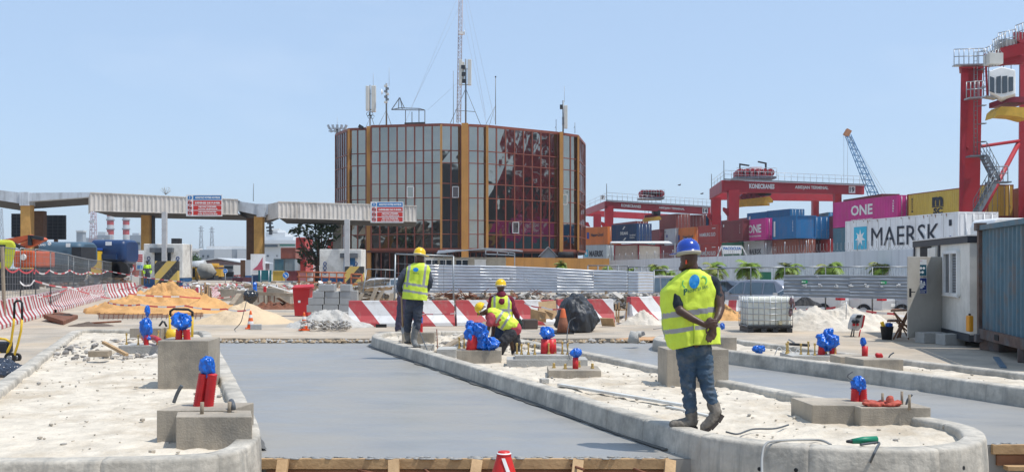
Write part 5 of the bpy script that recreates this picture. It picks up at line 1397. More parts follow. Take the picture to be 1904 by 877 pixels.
MB().box(P(1575.5,247,d),(1.3,1.3,1.7),rot=Matrix.Rotation(R(30),3,'Y')).build('boom_head',M('orange crane paint',(.42,.17,.06)),t)
mb=MB()
for a,b in(((1580,252),(1668,395)),((1581,254),(1660,395)),((1579,256),(1650,395)),((1569,250),(1569,345)),((1576,254),(1576,345))):mb.tube([P(*a,d),P(*b,d)],.05,3)
mb.build('rope',m_wire,t)
# birds? two dark specks over the yard
for px,py,lab in((1263,344,'tiny dark bird flying left of crane 19, higher of two'),(1305,360,'tiny dark bird flying close beside crane 19, lower of two')):
 mb=MB();c=P(px,py,120);mb.ell(c,(.2,.09,.07),8);mb.slab([c,c+Vector((.05,-.3,.1)),c+Vector((.16,-.3,.1)),c+Vector((.14,0,0))],(0,0,.01));mb.slab([c,c+Vector((.05,.3,.1)),c+Vector((.16,.3,.1)),c+Vector((.14,0,0))],(0,0,.01));tag(mb.build('bird',m_dark),lab,'bird','birds over the yard')

# ------------------------------------------------------------------ palms
m_palm=M('palm leaf green',(.2,.3,.03),.55,var=.35,scale=2);m_palm2=M('palm leaf dry',(.24,.26,.06),.6,var=.3,scale=3);m_ptr=M('palm trunk',(.33,.29,.23),.85,var=.3,scale=5,bump=.5)
def palm(px,yc,d,label,s=1.0,seed=1):
 rr=random.Random(seed);c=P(px,yc,d);t=thing('palm_tree',label,'palm',(c.x,c.y,-.34),0,'young palms along the grey wall')
 MB().tube([(c.x,c.y,-.34),(c.x+.03,c.y,c.z*.6),c],[.13*s,.1*s,.08*s],10).build('trunk',m_ptr,t)
 mb=MB()
 for i in range(24):
  az=i*2.399+rr.uniform(-.2,.2);el=rr.uniform(.0,1.25);Lf=rr.uniform(.5,1.0)*s*rr.choice((.85,1,1.1))
  h=Vector((math.cos(az),math.sin(az),0));p=c.copy();pts=[];vx=math.cos(el);vz=math.sin(el)
  for k in range(12):
   pts.append(p.copy());p=p+(h*vx+Vector((0,0,vz)))*(Lf/11);vz-=.19;q=math.hypot(vx,vz);vx/=q;vz/=q
  mi=0 if rr.random()<.75 else 1
  mb.tube(pts,.012*s,3,mi=mi,caps=False)
  side=Vector((-h.y,h.x,0))
  for k in range(1,12):
   f=math.sin(math.pi*(k+1.5)/14);l=.5*s*f
   for sd in(-1,1):
    for o in(0,.5):
     a=pts[k].lerp(pts[k-1],o);dirn=(pts[k]-pts[k-1]).normalized()
     tip=a+side*sd*l*.8+dirn*l*.55-Vector((0,0,l*rr.uniform(.15,.5)))
     wv=dirn*.028*s
     mb.add([a-wv,a+wv,tip],[(0,1,2)],mi)
 mb.build('crown',[m_palm,m_palm2],t)
palm(1222,502,58,'small palm just left of the strolling worker',.85,1);palm(1245,512,62,'palm half hidden behind the strolling worker shoulder',.7,2)
palm(1326,499,50,'palm right behind the shoulder of the strolling worker',.95,3);palm(1391,500,50,'palm above the grey car roof',1.0,4)
palm(1464,500,50,'palm left of the corrugated screen, above the car rear',1.0,5);palm(1541,499,48,'palm at the middle of the grey corrugated screen',1.0,6);palm(1640,501,47,'palm nearest the open cabin door',.9,7)
palm(1043,494,70,'small palm crown above the silver hoarding before the ochre wall',.7,8);palm(1130,500,66,'low palm behind the right end of the silver hoarding',.6,9);palm(1172,503,66,'low palm right of the silver hoarding centre',.6,10)

# ------------------------------------------------------------------ parked cars below the wall
m_cgl=M('reflecting car glass',(.16,.2,.22),.08,.6,var=.2,scale=3)
def car(px,d,rz,col,label,L=4.4,H=1.6,Wd=1.8,suv=True,zb=-.34):
 c=P(px,497,d);t=thing('parked_car',label,'car',(c.x,c.y,zb),rz,'cars parked below the grey wall');W=wm(t)
 mt=M('car paint '+col[0],col[1],.25,.3,var=.04,spec=.6)
# side profile, nose towards -x
 low=[(-L/2,.45),(-L/2+.05,.72),(-L/2+.95,.92),(L/2-.1,1.0),(L/2,.8),(L/2,.4),(L/2-.1,.28),(-L/2+.1,.26)]
 roof=[(-L/2+.95,.9),(-L/2+1.75,H-.06),(-L/2+2.2,H),(L/2-.75,H-.02),(L/2-.35 if suv else L/2-.9,H-.25),(L/2-.08 if suv else L/2-.5,.98)]
 def loft(prof,w0,w1,zlo,zhi):
  mb=MB();n=len(prof)
  def wdt(z):return(w0+(w1-w0)*max(0,min(1,(z-zlo)/(zhi-zlo))))/2
  vs=[W@Vector((x,-wdt(z),z))for x,z in prof]+[W@Vector((x,wdt(z),z))for x,z in prof]
  mb.add(vs,[tuple(range(n)),tuple(range(n,2*n))[::-1]]+[((i+1)%n,i,n+i,n+(i+1)%n)for i in range(n)]);return mb
 body=loft(low,Wd,Wd,0,1).build('body',mt,t,bevel=.06)
 loft(roof,Wd-.08,Wd-.45,.9,H).build('cabin',mt,t,bevel=.05)
 for sd in(-1,1):
  y=lambda z:sd*((Wd-.08-.37*(z-.9)/(H-.9))/2+.006)
  for a0,a1,b0,b1 in((-L/2+1.12,-L/2+2.05,-L/2+1.82,-L/2+2.05),(-L/2+2.12,L/2-1.35,-L/2+2.12,L/2-1.35),(L/2-1.28,L/2-.55,L/2-1.28,L/2-.8)):
   q=[W@Vector(v)for v in((a0,y(.97),.97),(a1,y(.97),.97),(b1,y(H-.12),H-.12),(b0,y(H-.12),H-.12))]
   MB().slab(q,W.to_3x3()@Vector((0,sd*.006,0))).build('side_window',m_cgl,t)
  for x in(-L/2+.8,L/2-.8):
   wh=MB();ra=Matrix.Rotation(R(90),3,'X');Q=W.to_3x3()@ra
   wh.lathe([(.33,-.11),(.34,-.08),(.34,.08),(.33,.11)],W@Vector((x,sd*(Wd/2-.06),.34)),20,rot=Q);w_=wh.build('wheel',m_black,t)
   MB().lathe([(.21,-.02),(.2,.02)],W@Vector((x,sd*(Wd/2+.05),.34)),14,rot=Q).build('rim',m_galv,w_)
  MB().box(W@Vector((L/2-.12,sd*(Wd/2-.16),.9)),(.24,.34,.16),rz).build('tail_light',M('tail light red',(.5,.01,.02),.2),t)
  MB().box(W@Vector((-L/2+.25,sd*(Wd/2-.2),.72)),(.3,.3,.14),rz).build('headlight',M('lamp glass',(.6,.6,.6),.1),t)
  MB().box(W@Vector((-L/2+1.3,sd*(Wd/2+.08),1.0)),(.12,.16,.12),rz).build('mirror',mt,t)
 zr=H-.1;q=[W@Vector(v)for v in((L/2-.05 if suv else L/2-.47,-Wd/2+.2,1.02),(L/2-.05 if suv else L/2-.47,Wd/2-.2,1.02),(L/2-.36 if suv else L/2-.85,Wd/2-.3,zr-.12),(L/2-.36 if suv else L/2-.85,-Wd/2+.3,zr-.12))]
 MB().slab(q,W.to_3x3()@Vector((.02,0,.01))).build('rear_window',M('pale reflecting glass',(.3,.32,.34),.08,spec=.9),t)
 q=[W@Vector(v)for v in((-L/2+1.02,-Wd/2+.14,.95),(-L/2+1.02,Wd/2-.14,.95),(-L/2+1.72,Wd/2-.26,H-.12),(-L/2+1.72,-Wd/2+.26,H-.12))]
 MB().slab(q,W.to_3x3()@Vector((-.02,0,.01))).build('windscreen',m_glassdark,t)
 MB().box(W@Vector((L/2+.005,0,.62)),(.02,.5,.12),rz).build('number_plate',m_white,t)
 return t
car(1408,45.5,R(-50),('bluish grey',(.28,.29,.33)),'bluish grey car with red tail light behind the water tank')
car(1322,52,R(-48),('dark slate',(.12,.13,.16)),'dark car roof between the strolling worker and the grey car',H=1.5)
car(1500,43.5,R(-50),('white',(.6,.6,.6)),'white car under the left end of the corrugated screen',H=1.42,suv=False);car(1572,42.8,R(-50),('white',(.6,.6,.6)),'white car with red tail light under the screen middle',H=1.42,suv=False)
car(1640,42.6,R(-50),('silver grey',(.35,.37,.4)),'silver car with red lamp under the right end of the screen',H=1.42,suv=False)
car(1226,50,R(5),('taupe',(.3,.28,.28)),'taupe van like car left of the strolling worker',H=1.75)
car(700,68,R(8),('white',(.6,.6,.6)),'car glimpsed through the mesh beside the wood pile',H=1.45)
# ================================================================== SITE CABIN AND STORE CONTAINER, RIGHT
m_cab=M('cream cabin panel',(.74,.72,.66),.65,var=.06,dirt=((.36,.34,.3),.45,.8),streak=((.33,.31,.27),.35,3))
m_trim=M('dark grey cabin trim',(.04,.045,.055),.5)
dn,df=21.5,26.5  # near corner beside the store, far corner
N0,N1=P(1803,497,dn),P(1701,497,df)
X=Vector((N0.x-N1.x,N0.y-N1.y,0));Lc=X.length;X.normalize();Nn=Vector((X.y,-X.x,0));Nn=Nn if Nn.dot(-N0)>0 else-Nn
t=thing('site_cabin','cream portable cabin with open door and narrow window on blocks','cabin',(N1.x,N1.y,.1));cab_t=t
z0,z1=.38,2.33
def w2(u,z,o=0.0):return Vector((N1.x,N1.y,0))+X*u+Nn*o+Vector((0,0,z))
MB().slab([w2(0,z0),w2(Lc,z0),w2(Lc,z1),w2(0,z1)],-Nn*2.4).build('wall',m_cab,t)
mb=MB();mb.slab([w2(-.03,z1-.01,.05),w2(Lc+.02,z1-.01,.05),w2(Lc+.02,z1+.13,.05),w2(-.03,z1+.14,.05)],-Nn*2.6);mb.build('roof_fascia',m_trim,t)
mb=MB();mb.slab([w2(-.06,z1+.142,.08),w2(Lc+.03,z1+.132,.08),w2(Lc+.03,z1+.155,.08),w2(-.06,z1+.165,.08)],-Nn*2.7);mb.build('roof_sheet',m_white,t)
mb=MB();mb.slab([w2(0,z0-.14,.02),w2(Lc,z0-.14,.02),w2(Lc,z0+.02,.02),w2(0,z0+.02,.02)],-Nn*2.4);mb.slab([w2(-.04,z0-.1,.03),w2(.05,z0-.1,.03),w2(.05,z1,.03),w2(-.04,z1,.03)],-Nn*.1);mb.build('base_frame',m_trim,t)
u0,u1=Lc*.33,Lc*.47  # door opening
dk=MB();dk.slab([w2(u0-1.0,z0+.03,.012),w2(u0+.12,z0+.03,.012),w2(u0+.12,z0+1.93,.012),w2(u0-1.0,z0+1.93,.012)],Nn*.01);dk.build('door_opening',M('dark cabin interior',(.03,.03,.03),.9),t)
# open door leaf, swung to face the camera
da,db=P(1688,497,23.2),P(1757,497,23.8)
zz0,zz1=zt(626,23.5),zt(477,23.5)
dr=MB();dr.slab([(da.x,da.y,zz0),(db.x,db.y,zz0),(db.x,db.y,zz1),(da.x,da.y,zz1)],(0,.05,0));dr=dr.build('door',M('grey cabin door',(.47,.445,.395),.6,var=.05,dirt=((.3,.27,.23),.4,1.2)),t,bevel=.006)
mb=MB();hx=P(1692.5,544,23.1);mb.box(hx,(.045,.02,.2));mb.bar(hx+Vector((0,-.05,.02)),hx+Vector((.09,-.05,.02)),.022);mb.bar(hx+Vector((0,0,.02)),hx+Vector((0,-.05,.02)),.02);mb.build('handle',m_black,dr)
for k,z in enumerate((.35,.5,.93)):
 MB().tube([Vector((db.x+.015,db.y-.01,zz0+(zz1-zz0)*(.1,.5,.9)[k])),Vector((db.x+.015,db.y-.01,zz0+(zz1-zz0)*(.1,.5,.9)[k]+.09))],.016,8).build('hinge',m_galv,dr)
def poster(x0,x1,y0,y1,cols_,nm):
 a,b=P(x0,y1,23.2),P(x1,y0,23.2);MBp=MB();yy=da.y+(db.y-da.y)*.35-.012;MBp.bb(a.x,b.x,yy-.004,yy,a.z,b.z)
 p=MBp.build(nm,m_white,dr);return a,b,yy,p
m_pb=M('poster dark blue',(.01,.03,.16),.5,var=.03);m_pt=M('poster teal',(.01,.09,.13),.5,var=.03)
a,b,yy,p=poster(1707.5,1729.5,482,513,None,'safety_poster')
MB().bb(a.x+.008,b.x-.008,yy-.007,yy-.0045,a.z+.01,b.z-.12).build('teal_field',m_pt,p)
MB().bb(a.x+.01,b.x-.1,yy-.007,yy-.0045,b.z-.035,b.z-.03).build('red_line',m_red,p)
for i,(fx,fz)in enumerate(((.25,.5),(.5,.5),(.75,.5),(.37,.24),(.64,.24))):
 MB().lathe([(.03,0),(.03,.002)],(a.x+(b.x-a.x)*fx,yy-.0075,a.z+(b.z-a.z)*fz*.95),14,rot=rt).build('round_symbol',m_white,p)
a,b,yy,p=poster(1708.5,1730,516,546,None,'crowd_poster')
MB().bb(a.x+.008,b.x-.008,yy-.007,yy-.0045,a.z+.008,b.z-.008).build('blue_field',m_pb,p)
for i,(fx,fz,r_)in enumerate(((.25,.72,.018),(.5,.78,.02),(.75,.72,.018),(.36,.6,.018),(.64,.6,.018),(.5,.52,.022))):
 c=Vector((a.x+(b.x-a.x)*fx,yy-.0075,a.z+(b.z-a.z)*fz));mb=MB();mb.lathe([(r_,0),(r_,.002)],c,12,rot=rt);mb.slab([c+Vector((-.03,0,-.075)),c+Vector((.03,0,-.075)),c+Vector((.02,0,-.018)),c+Vector((-.02,0,-.018))],(0,-.002,0));mb.build('figure',m_white,p)
mb=MB();letters(mb,'POUR LA SECURITE',(a.x+.03,yy-.009,a.z+.06),(1,0,0),(0,0,1),b.x-a.x-.06,.025,.02);letters(mb,'RESTONS GROUPES',(a.x+.05,yy-.009,a.z+.025),(1,0,0),(0,0,1),b.x-a.x-.1,.02,.02);mb.build('lettering',m_white,p)
# window and vent box
wu0,wu1=Lc*.62,Lc*.85;wz0,wz1=z0+.82,z0+1.76
f_=MB()
for a_,b_ in(((wu0,wz0),(wu1,wz0)),((wu0,wz1),(wu1,wz1)),((wu0,wz0),(wu0,wz1)),((wu1,wz0),(wu1,wz1)),(((wu0+wu1)/2,wz0),((wu0+wu1)/2,wz1))):f_.bar(w2(a_[0],a_[1],.03),w2(b_[0],b_[1],.03),.09,.07,up=X if a_[0]==b_[0]else(0,0,1))
wn_=f_.build('window',m_white,t)
MB().slab([w2(wu0,wz0,.012),w2(wu1,wz0,.012),w2(wu1,wz1,.012),w2(wu0,wz1,.012)],Nn*.006).build('pane',m_glassdark,wn_)
mb=MB();[mb.slab([w2((wu0+wu1)/2+.05,wz0+k*.06+.04,.022),w2(wu1-.05,wz0+k*.06+.04,.022),w2(wu1-.05,wz0+k*.06+.055,.022),w2((wu0+wu1)/2+.05,wz0+k*.06+.055,.022)],Nn*.004)for k in range(14)];mb.build('blind',M('grey blind',(.3,.32,.34)),wn_)
mb=MB();mb.slab([w2(wu0-.04,wz0-.07,.03),w2(wu1+.04,wz0-.07,.03),w2(wu1+.04,wz0-.04,.09),w2(wu0-.04,wz0-.04,.09)],(0,0,.02));mb.build('sill',m_white,wn_)
MB().slab([w2(Lc*.33,z1-.42,.02),w2(Lc*.48,z1-.4,.02),w2(Lc*.48,z1-.05,.02),w2(Lc*.33,z1-.07,.02)],Nn*.05).build('vent_box',m_cab,t)
mb=MB();mb.slab([w2(.15,z1-.42,.02),w2(.17,z1-.42,.02),w2(.17,z1-.05,.02),w2(.15,z1-.05,.02)],Nn*.02);mb.slab([w2(Lc*.5,z0,.02),w2(Lc*.52,z0,.02),w2(Lc*.52,z1,.02),w2(Lc*.5,z1,.02)],Nn*.02);mb.build('panel_seam',m_trim,t)
for px,w_,dd in((1740,.55,22.8),(1778,.5,22.3)):
 p=P(px,630,dd);mb=MB();mb.box((p.x,p.y+.3,.1+.12),(w_,.35,.24),.2);tag(mb.build('support_block',m_conc,bevel=.01),'concrete block propping the cabin, '+('left one under the door' if px==1740 else 'right one beside the store'),'block')
# the blue store container: its long side leads out of the right edge
bs=Vector((N0.x+.12,N0.y-.25,0));be=P(1960,497,16.6);be.z=0
t=thing('shipping_container','weathered steel blue container with rust spots cut by the right edge','container',(bs.x,bs.y,.35))
Xb=(be-bs);Lb=Xb.length;Xb.normalize();Nb=Vector((Xb.y,-Xb.x,0));Nb=Nb if Nb.dot(-bs)>0 else-Nb
m_bc=M('faded blue container paint',(.09,.175,.225),.6,var=.22,scale=1.3,dirt=((.2,.13,.09),.55,2.2),streak=((.2,.24,.26),.7,4),bump=.2)
zb,ztp=.36,2.62
n=int(Lb/.27);vs=[]
for i in range(n):
 for f,o in((0,.0),(.28,.0),(.42,-.038),(.86,-.038)):
  p=bs+Xb*(.12+(Lb-.12)*(i+f)/n)+Nb*o;vs+=[(p.x,p.y,zb+.16),(p.x,p.y,ztp-.06)]
mb=MB().add(vs,[(2*i,2*i+2,2*i+3,2*i+1)for i in range(len(vs)//2-1)]);mb.build('side_wall',m_bc,t)
mb=MB();q0,q1=bs-Nb*.05,be-Nb*.05;mb.slab([(q0.x,q0.y,zb+.1),(q1.x,q1.y,zb+.1),(q1.x,q1.y,ztp),(q0.x,q0.y,ztp)],-Nb*2.3);mb.build('body',m_bc,t)
m_rf=M('rusted frame steel',(.16,.1,.075),.8,var=.4,scale=4,dirt=((.12,.17,.2),.5,2))
mb=MB();mb.bar(bs+Vector((0,0,zb))+Xb*.05,bs+Vector((0,0,ztp))+Xb*.05,.14,.14,up=Xb)
mb.build('corner_post',m_rf,t)
mb=MB();mb.bar(bs+Vector((0,0,ztp))+Nb*.03,be+Vector((0,0,ztp))+Nb*.03,.08,.1);mb.build('top_rail',m_bc,t)
mb=MB();mb.bar(bs+Vector((0,0,zb+.08))+Nb*.02,be+Vector((0,0,zb+.08))+Nb*.02,.08,.2);mb.build('bottom_rail',m_rf,t)
for o,z in((.08,zb-.02),(.08,ztp+.02)):MB().box(bs+Xb*o+Nb*.03+Vector((0,0,z)),(.2,.2,.16),math.atan2(Xb.y,Xb.x)).build('corner_casting',m_rf,t)
mb=MB();c=bs+Nb*.065+Xb*1.35;mb.slab([(c.x,c.y,zb+.03),(c.x+Xb.x*.3,c.y+Xb.y*.3,zb+.03),(c.x+Xb.x*.3,c.y+Xb.y*.3,zb+.14),(c.x,c.y,zb+.14)],Nb*.01);mb.build('fork_pocket',m_black,t)
for i in range(3):
 c=bs+Xb*(.3+i*2.6)-Nb*.3;mb=MB();mb.box((c.x,c.y,.22),(.5,.7,.24),.1+i);tag(mb.build('support_block',m_rf,bevel=.02),['dark block under the near corner of the blue container','dark block under the middle of the blue container','dark block under the far right of the blue container'][i],'block')
t=thing('jerrycan','orange plastic can hanging at the corner of the blue container','can',P(1803,600,20.9));p=P(1803,601,20.8)
MB().box(p,(.1,.16,.33)).build('can_body',M('orange yellow plastic',(.75,.3,.01),.4),t,bevel=.025);MB().tube([p+Vector((0,0,.16)),p+Vector((0,0,.2))],.025,8).build('cap',m_black,t)
p=P(1858,670,19.4);mb=MB();mb.bar(G(1852,665),G(1866,684),.1,.05);tag(mb.build('steel_offcut',M('blue grey steel',(.1,.16,.22),.5)),'blue grey channel offcut on the ground below the blue container','offcut')
# something white with a windscreen above it: a lorry cab roof
t=thing('parked_truck','white truck cab roof peeping over the blue container','truck',P(1878,500,40));d=40
MB().slab([P(1846,520,d),P(1930,520,d),P(1930,405,d),P(1856,405,d),P(1850,409,d),P(1846,420,d)],(0,2,0)).build('cab',m_white,t,bevel=.05);mb=MB();mb.tube([P(1868,421,d-.3),P(1880,413,d-.3),P(1894,411,d-.3),P(1904,420,d-.3)],.06,6);mb.build('air_hose',m_white,t);MB().slab([P(1852,424,d-.02),P(1904,422,d-.02),P(1904,416,d-.02),P(1858,416,d-.02)],(0,.01,0)).build('window',m_glassdark,t)
# trestle table, stools, bucket
t=thing('folding_table','brown folding wooden table in front of the open cabin door','table',G(1677,633));d=23.6
def bars(t,lst,mat,name,w=.05,h=None,dd=None):
 for a,b in lst:
  MB().bar(P(a[0],a[1],a[2]if len(a)>2 else dd),P(b[0],b[1],b[2]if len(b)>2 else dd),w,h).build(name,mat,t)
m_tb=M('brown stained timber',(.16,.075,.035),.7,var=.3,scale=5)
MB().slab([P(1656,579,d),P(1690,578,d),P(1692,576,d+.7),P(1660,576,d+.7)],(0,0,.035)).build('table_top',m_tb,t)
bars(t,[((1662,580),(1690,612)),((1688,580),(1661,630)),((1662,580,d+.6),(1690,630,d+.5)),((1690,580,d+.6),(1668,628,d+.5))],m_tb,'leg',.045,.03,d)
bars(t,[((1670,606),(1688,604)),((1664,595),(1688,616))],m_tb,'brace',.04,.03,d)
t=thing('wooden_stool','low brown wooden stool left of the folding table','stool',G(1660,625));d=24.6
MB().slab([P(1649,598,d),P(1676,598,d),P(1677,596,d+.5),P(1652,596,d+.5)],(0,0,.04)).build('seat',m_tb,t)
bars(t,[((1651,599),(1651,626)),((1673,599),(1673,627)),((1654,599,d+.4),(1654,622,d+.4)),((1674,599,d+.4),(1674,622,d+.4))],m_tb,'leg',.05,.05,d)
t=thing('bucket','dark bucket with tools beside the wooden stool','bucket',G(1647,631));p=G(1649,631)
MB().lathe([(.11,0),(.15,.3),(.16,.31),(.14,.31)],p,20).build('pail',m_black,t)
MB().bar(p+Vector((-.06,0,.25)),p+Vector((-.12,0,.42)),.07).build('yellow_tool',m_yellow,t);MB().box(p+Vector((.05,0,.32)),(.12,.12,.14),.4).build('blue_rag',m_blue,t)
# IBC water tank on pallet
t=thing('water_tank','square white water tank in a steel cage on a pallet','tank',G(1432,619));d=D(618);a,b=P(1390,618,d),P(1474,618,d)
zb,ze=.1+.16,zt(551,d)
MB().bb(a.x+.03,b.x-.03,d+.03,d+1.0,zb,ze).build('tank',M('translucent white plastic',(.8,.81,.72),.35,var=.06,scale=2),t,bevel=.07)
MB().bb(a.x+.06,b.x-.06,d+.012,d+.026,zb+.02,zb+.4).build('water_line',M('water stained plastic',(.5,.53,.42),.35,var=.12),t)if False else None
mb=MB();W_=b.x-a.x
for i in range(9):x_=a.x+W_*i/8;mb.tube([(x_,d,zb),(x_,d,ze+.02)],.011,5)
for i in range(6):z_=zb+(ze-zb)*i/5+.01;mb.tube([(a.x,d,z_),(b.x,d,z_)],.011,5);mb.tube([(a.x,d,z_),(a.x,d+1.03,z_)],.011,5);mb.tube([(b.x,d,z_),(b.x,d+1.03,z_)],.011,5)
for i in range(1,6):mb.tube([(a.x,d+i*.2,zb),(a.x,d+i*.2,ze+.02)],.011,5);mb.tube([(b.x,d+i*.2,zb),(b.x,d+i*.2,ze+.02)],.011,5)
mb.build('cage',m_galv,t)
MB().bb(a.x,b.x,d-.01,d+1.04,zb-.04,zb+.03).build('tray',m_dark,t)
for f in(0.07,.36,.62,.93):MB().bb(a.x+W_*f-.07,a.x+W_*f+.07,d-.02,d+1.0,.1,.21).build('pallet_block',m_dark,t)
MB().tube([((a.x+b.x)/2+.25,d+.02,zb+.1),((a.x+b.x)/2+.25,d-.09,zb+.1)],.05,12).build('tap',M('yellowish plastic',(.5,.45,.3),.5),t)
mb=MB();p=P(1473,560,d);[mb.ell(p+Vector((random.uniform(-.05,.05),random.uniform(0,.2),-.1*i)),(.07,.12,.1),8)for i in range(4)]
tag(blend(mb,.02,2,.02,(15,15,8),2).build('cloth',M('mauve grey cloth',(.2,.13,.14),.9)),'mauve cloth hung over the right corner of the water tank','cloth')
# small breaker machine
t=thing('breaker_machine','small grey and red machine leaning on two handles beside the sand','machine',G(1594,625));d=D(626);c=P(1598,600,d)
mb=MB();mb.slab([P(1583,612,d),P(1596,615,d),P(1602,608,d),P(1607,588,d),P(1605,584,d),P(1593,584,d),P(1588,590,d),P(1584,603,d)],(0,.3,0));mb.build('body',M('light grey casing',(.5,.49,.47),.4),t,bevel=.02)
MB().slab([P(1602,610,d-.01),P(1605,607,d-.01),P(1609,587,d-.01),P(1606,585,d-.01)],(0,.32,0)).build('red_side',m_red,t)
MB().slab([P(1591,591,d-.012),P(1600,591,d-.012),P(1603,585,d-.012),P(1594,585,d-.012)],(0,.01,0)).build('panel',m_dark,t)
for x_ in(1587,1594):MB().lathe([(.05,0),(.04,.06),(.02,.08)],P(x_,597,d-.01),12,rot=rt).build('knob',m_dark,t);MB().lathe([(.035,0),(.03,.05)],P(x_,603,d-.01),12,rot=rt).build('knob',m_red,t)
for a_,b_ in(((1585,612),(1582,625)),((1600,612),(1597,626)),((1582,625),(1590,626)),((1588,613),(1587,625))):MB().tube([P(*a_,d),P(*b_,d)],.015,6).build('leg',m_red if a_[0]>1595 else m_dark,t)

# ================================================================== HOARDINGS
m_cor=M('bright corrugated zinc',(.78,.79,.8),.28,.7,var=.12,scale=1.5)
m_corg=M('dull grey corrugated sheet',(.22,.25,.29),.55,.2,var=.12,scale=1)
def hoard(pts,d0s,zpx,pitch,mat,label,posts,smudges=(),green=(),jn=(),amp=.03,dz=None):
 """horizontal corrugation; pts: (px, ytop, ybottom, d)"""
 t=thing('corrugated_hoarding',label,'hoarding',P(pts[0][0],497,pts[0][3]))
 mb=MB()
 for k in range(len(pts)-1):
  (xa,ta,ba,da_),(xb,tb,bb_,db_)=pts[k],pts[k+1]
  A0,A1,B0,B1=P(xa,ba,da_),P(xa,ta,da_),P(xb,bb_,db_),P(xb,tb,db_);n=max(8,int((A1.z-A0.z)/pitch)*6);seg=6
  mb.grid(lambda u,v:(lambda p:(p.x,p.y+amp*math.sin(v*n/6*2*math.pi)+.006*fbm(p.x,p.z,3,k)*4,p.z+.01*fbm(p.x,0,1.2,k)))((A0.lerp(B0,u)).lerp(A1.lerp(B1,u),v)),seg,n)
 mb.build('sheet',mat,t)
 for px,y0,y1,dd in posts:MB().bar(P(px,y0,dd),P(px,y1,dd),.11,.09,up=(1,0,0)).build('post',m_wood,t)
 for px,py,s,dd in smudges:
  sm=MB();rr=random.Random(px)
  for i in range(6):c=P(px+rr.uniform(-4,4)*s,py+rr.uniform(-3,3)*s,dd-.035);sm.lathe([(rr.uniform(.01,.035)*s,0),(.01,.002)],c,8,rot=rt,sx=rr.uniform(.6,2))
  sm.build('paint_smudge',M('pale smudge paint',(.5,.52,.54),.7),t)
 for px,py,dd in green:
  c=P(px,py,dd-.035);g_=MB().bb(c.x-.09,c.x+.09,c.y-.004,c.y,c.z-.045,c.z+.045).build('exit_sign',M('exit green',(.0,.3,.1),.5),t)
  mb=MB();mb.bar(c+Vector((-.07,-.008,0)),c+Vector((.03,-.008,0)),.01,.02);mb.slab([c+Vector((-.1,-.008,0)),c+Vector((-.06,-.008,-.03)),c+Vector((-.06,-.008,.03))],(0,-.002,0));mb.build('arrow',m_white,g_)
 return t
dh=36
hoard([(786,491,543,dh),(815,492,543.5,dh+.1),(893,493.5,544,dh),(960,495,543,dh+.15),(1036,498,543,dh),(1104,502,543,dh+.1),(1167,504,543.5,dh)],None,None,.1,m_cor,'silver corrugated hoarding on timber posts behind the striped barriers',[(x_,558,542,dh+.1)for x_ in(874,902,951,1004,1036,1083,1127,1165)],[(805,517,.8,dh),(908,518,1,dh),(948,519,1,dh),(977,519,.8,dh),(1051,519,.7,dh)])
hoard([(1168,504,544,dh-.5),(1187,504.5,544,dh-.6),(1216,505,543,dh+.8)],None,None,.1,m_cor,'short silver sheet closing the right end of the long hoarding',[(1184,562,543,dh)])
dg=31
t_h=hoard([(1457,511,551,dg),(1507,510.5,552,dg),(1580,511,554,dg),(1690,512,556,dg)],None,None,.1,m_corg,'dull grey corrugated screen before the white cars',[],[(x_,531,.9,dg)for x_ in(1496,1526,1554,1582,1612,1638,1670)]+[(1521,514,.7,dg)],[(1496,523.5,dg),(1643,525,dg)],amp=.01)
for px in(1496,1526,1554,1582,1612,1638,1670):pass

# ================================================================== MESH FENCES
m_mesh=M('fence wire',(.3,.32,.33),.45,.6,var=.2)
def fence(pts,label,dx=.12,dz=.2,r=.006,feet=True,group='temporary mesh fence panels',frame=.02,wires=True):
 """pts: four corners bl, br, tr, tl"""
 bl_,br,tr_,tl=[Vector(p)for p in pts]
 t=thing('mesh_fence_panel',label,'fence panel',bl_,0,group)
 mb=MB()
 for a,b in((bl_,tl),(br,tr_),(tl,tr_),(bl_,br)):mb.tube([a,b],frame,6)
 mb.build('frame',m_mesh,t)
 if wires:
  mb=MB();n=max(2,int((br-bl_).length/dx));k=max(2,int((tl-bl_).length/dz))
  for i in range(1,n):mb.bar(bl_.lerp(br,i/n),tl.lerp(tr_,i/n),r,r,up=(1,0,0))
  for i in range(1,k):mb.bar(bl_.lerp(tl,i/k),br.lerp(tr_,i/k),r,r)
  mb.build('mesh_infill',m_mesh,t)
 if feet:
  for p in(bl_,br):mb=MB();mb.box((p.x,p.y,p.z+.07),(.2,.6,.14));mb.build('foot',m_conc,t)
 return t
lf=[(-40,452,562+60,30),(38,461,550,33),(66,463,549,34),(94,467,547,36.5),(127,473,546,42),(137,476,545,44),(165,482,542,50),(190,485,541,56),(212,488,540,62),(229,489,540,67),(262,492,538,74)]
names=['first','second','third','fourth','fifth','sixth','seventh','eighth','ninth','tenth']
for i in range(len(lf)-1):
 a,b=lf[i],lf[i+1];d0,d1=a[3]+1.2,b[3]+1.2;A,B_=P(a[0],497,d0),P(b[0],497,d1);z0,z1=zt(a[1],d0),zt(b[1],d1)
 fence([(A.x,A.y,.1),(B_.x,B_.y,.1),(B_.x,B_.y,min(z1,2.4)),(A.x,A.y,min(z0,2.5))],'mesh fence panel behind the left barriers, %s from the left edge'%names[i],.2,.22,.008)
rf=[(1216,502,34),(1262,502,34),(1335,499,34),(1396,497,33),(1459,496.5,32.5),(1535,496,32),(1622,496,31.5),(1700,496,31.3)]
for i in range(len(rf)-1):
 (xa,ya,da_),(xb,yb,db_)=rf[i],rf[i+1];A,B_=P(xa,ya,da_),P(xb,yb,db_)
 fence([(A.x,A.y,.1),(B_.x,B_.y,.1),B_,A],'mesh fence panel before the parked cars, %s from the strolling worker'%names[i],.3,.6,.004,frame=.022)
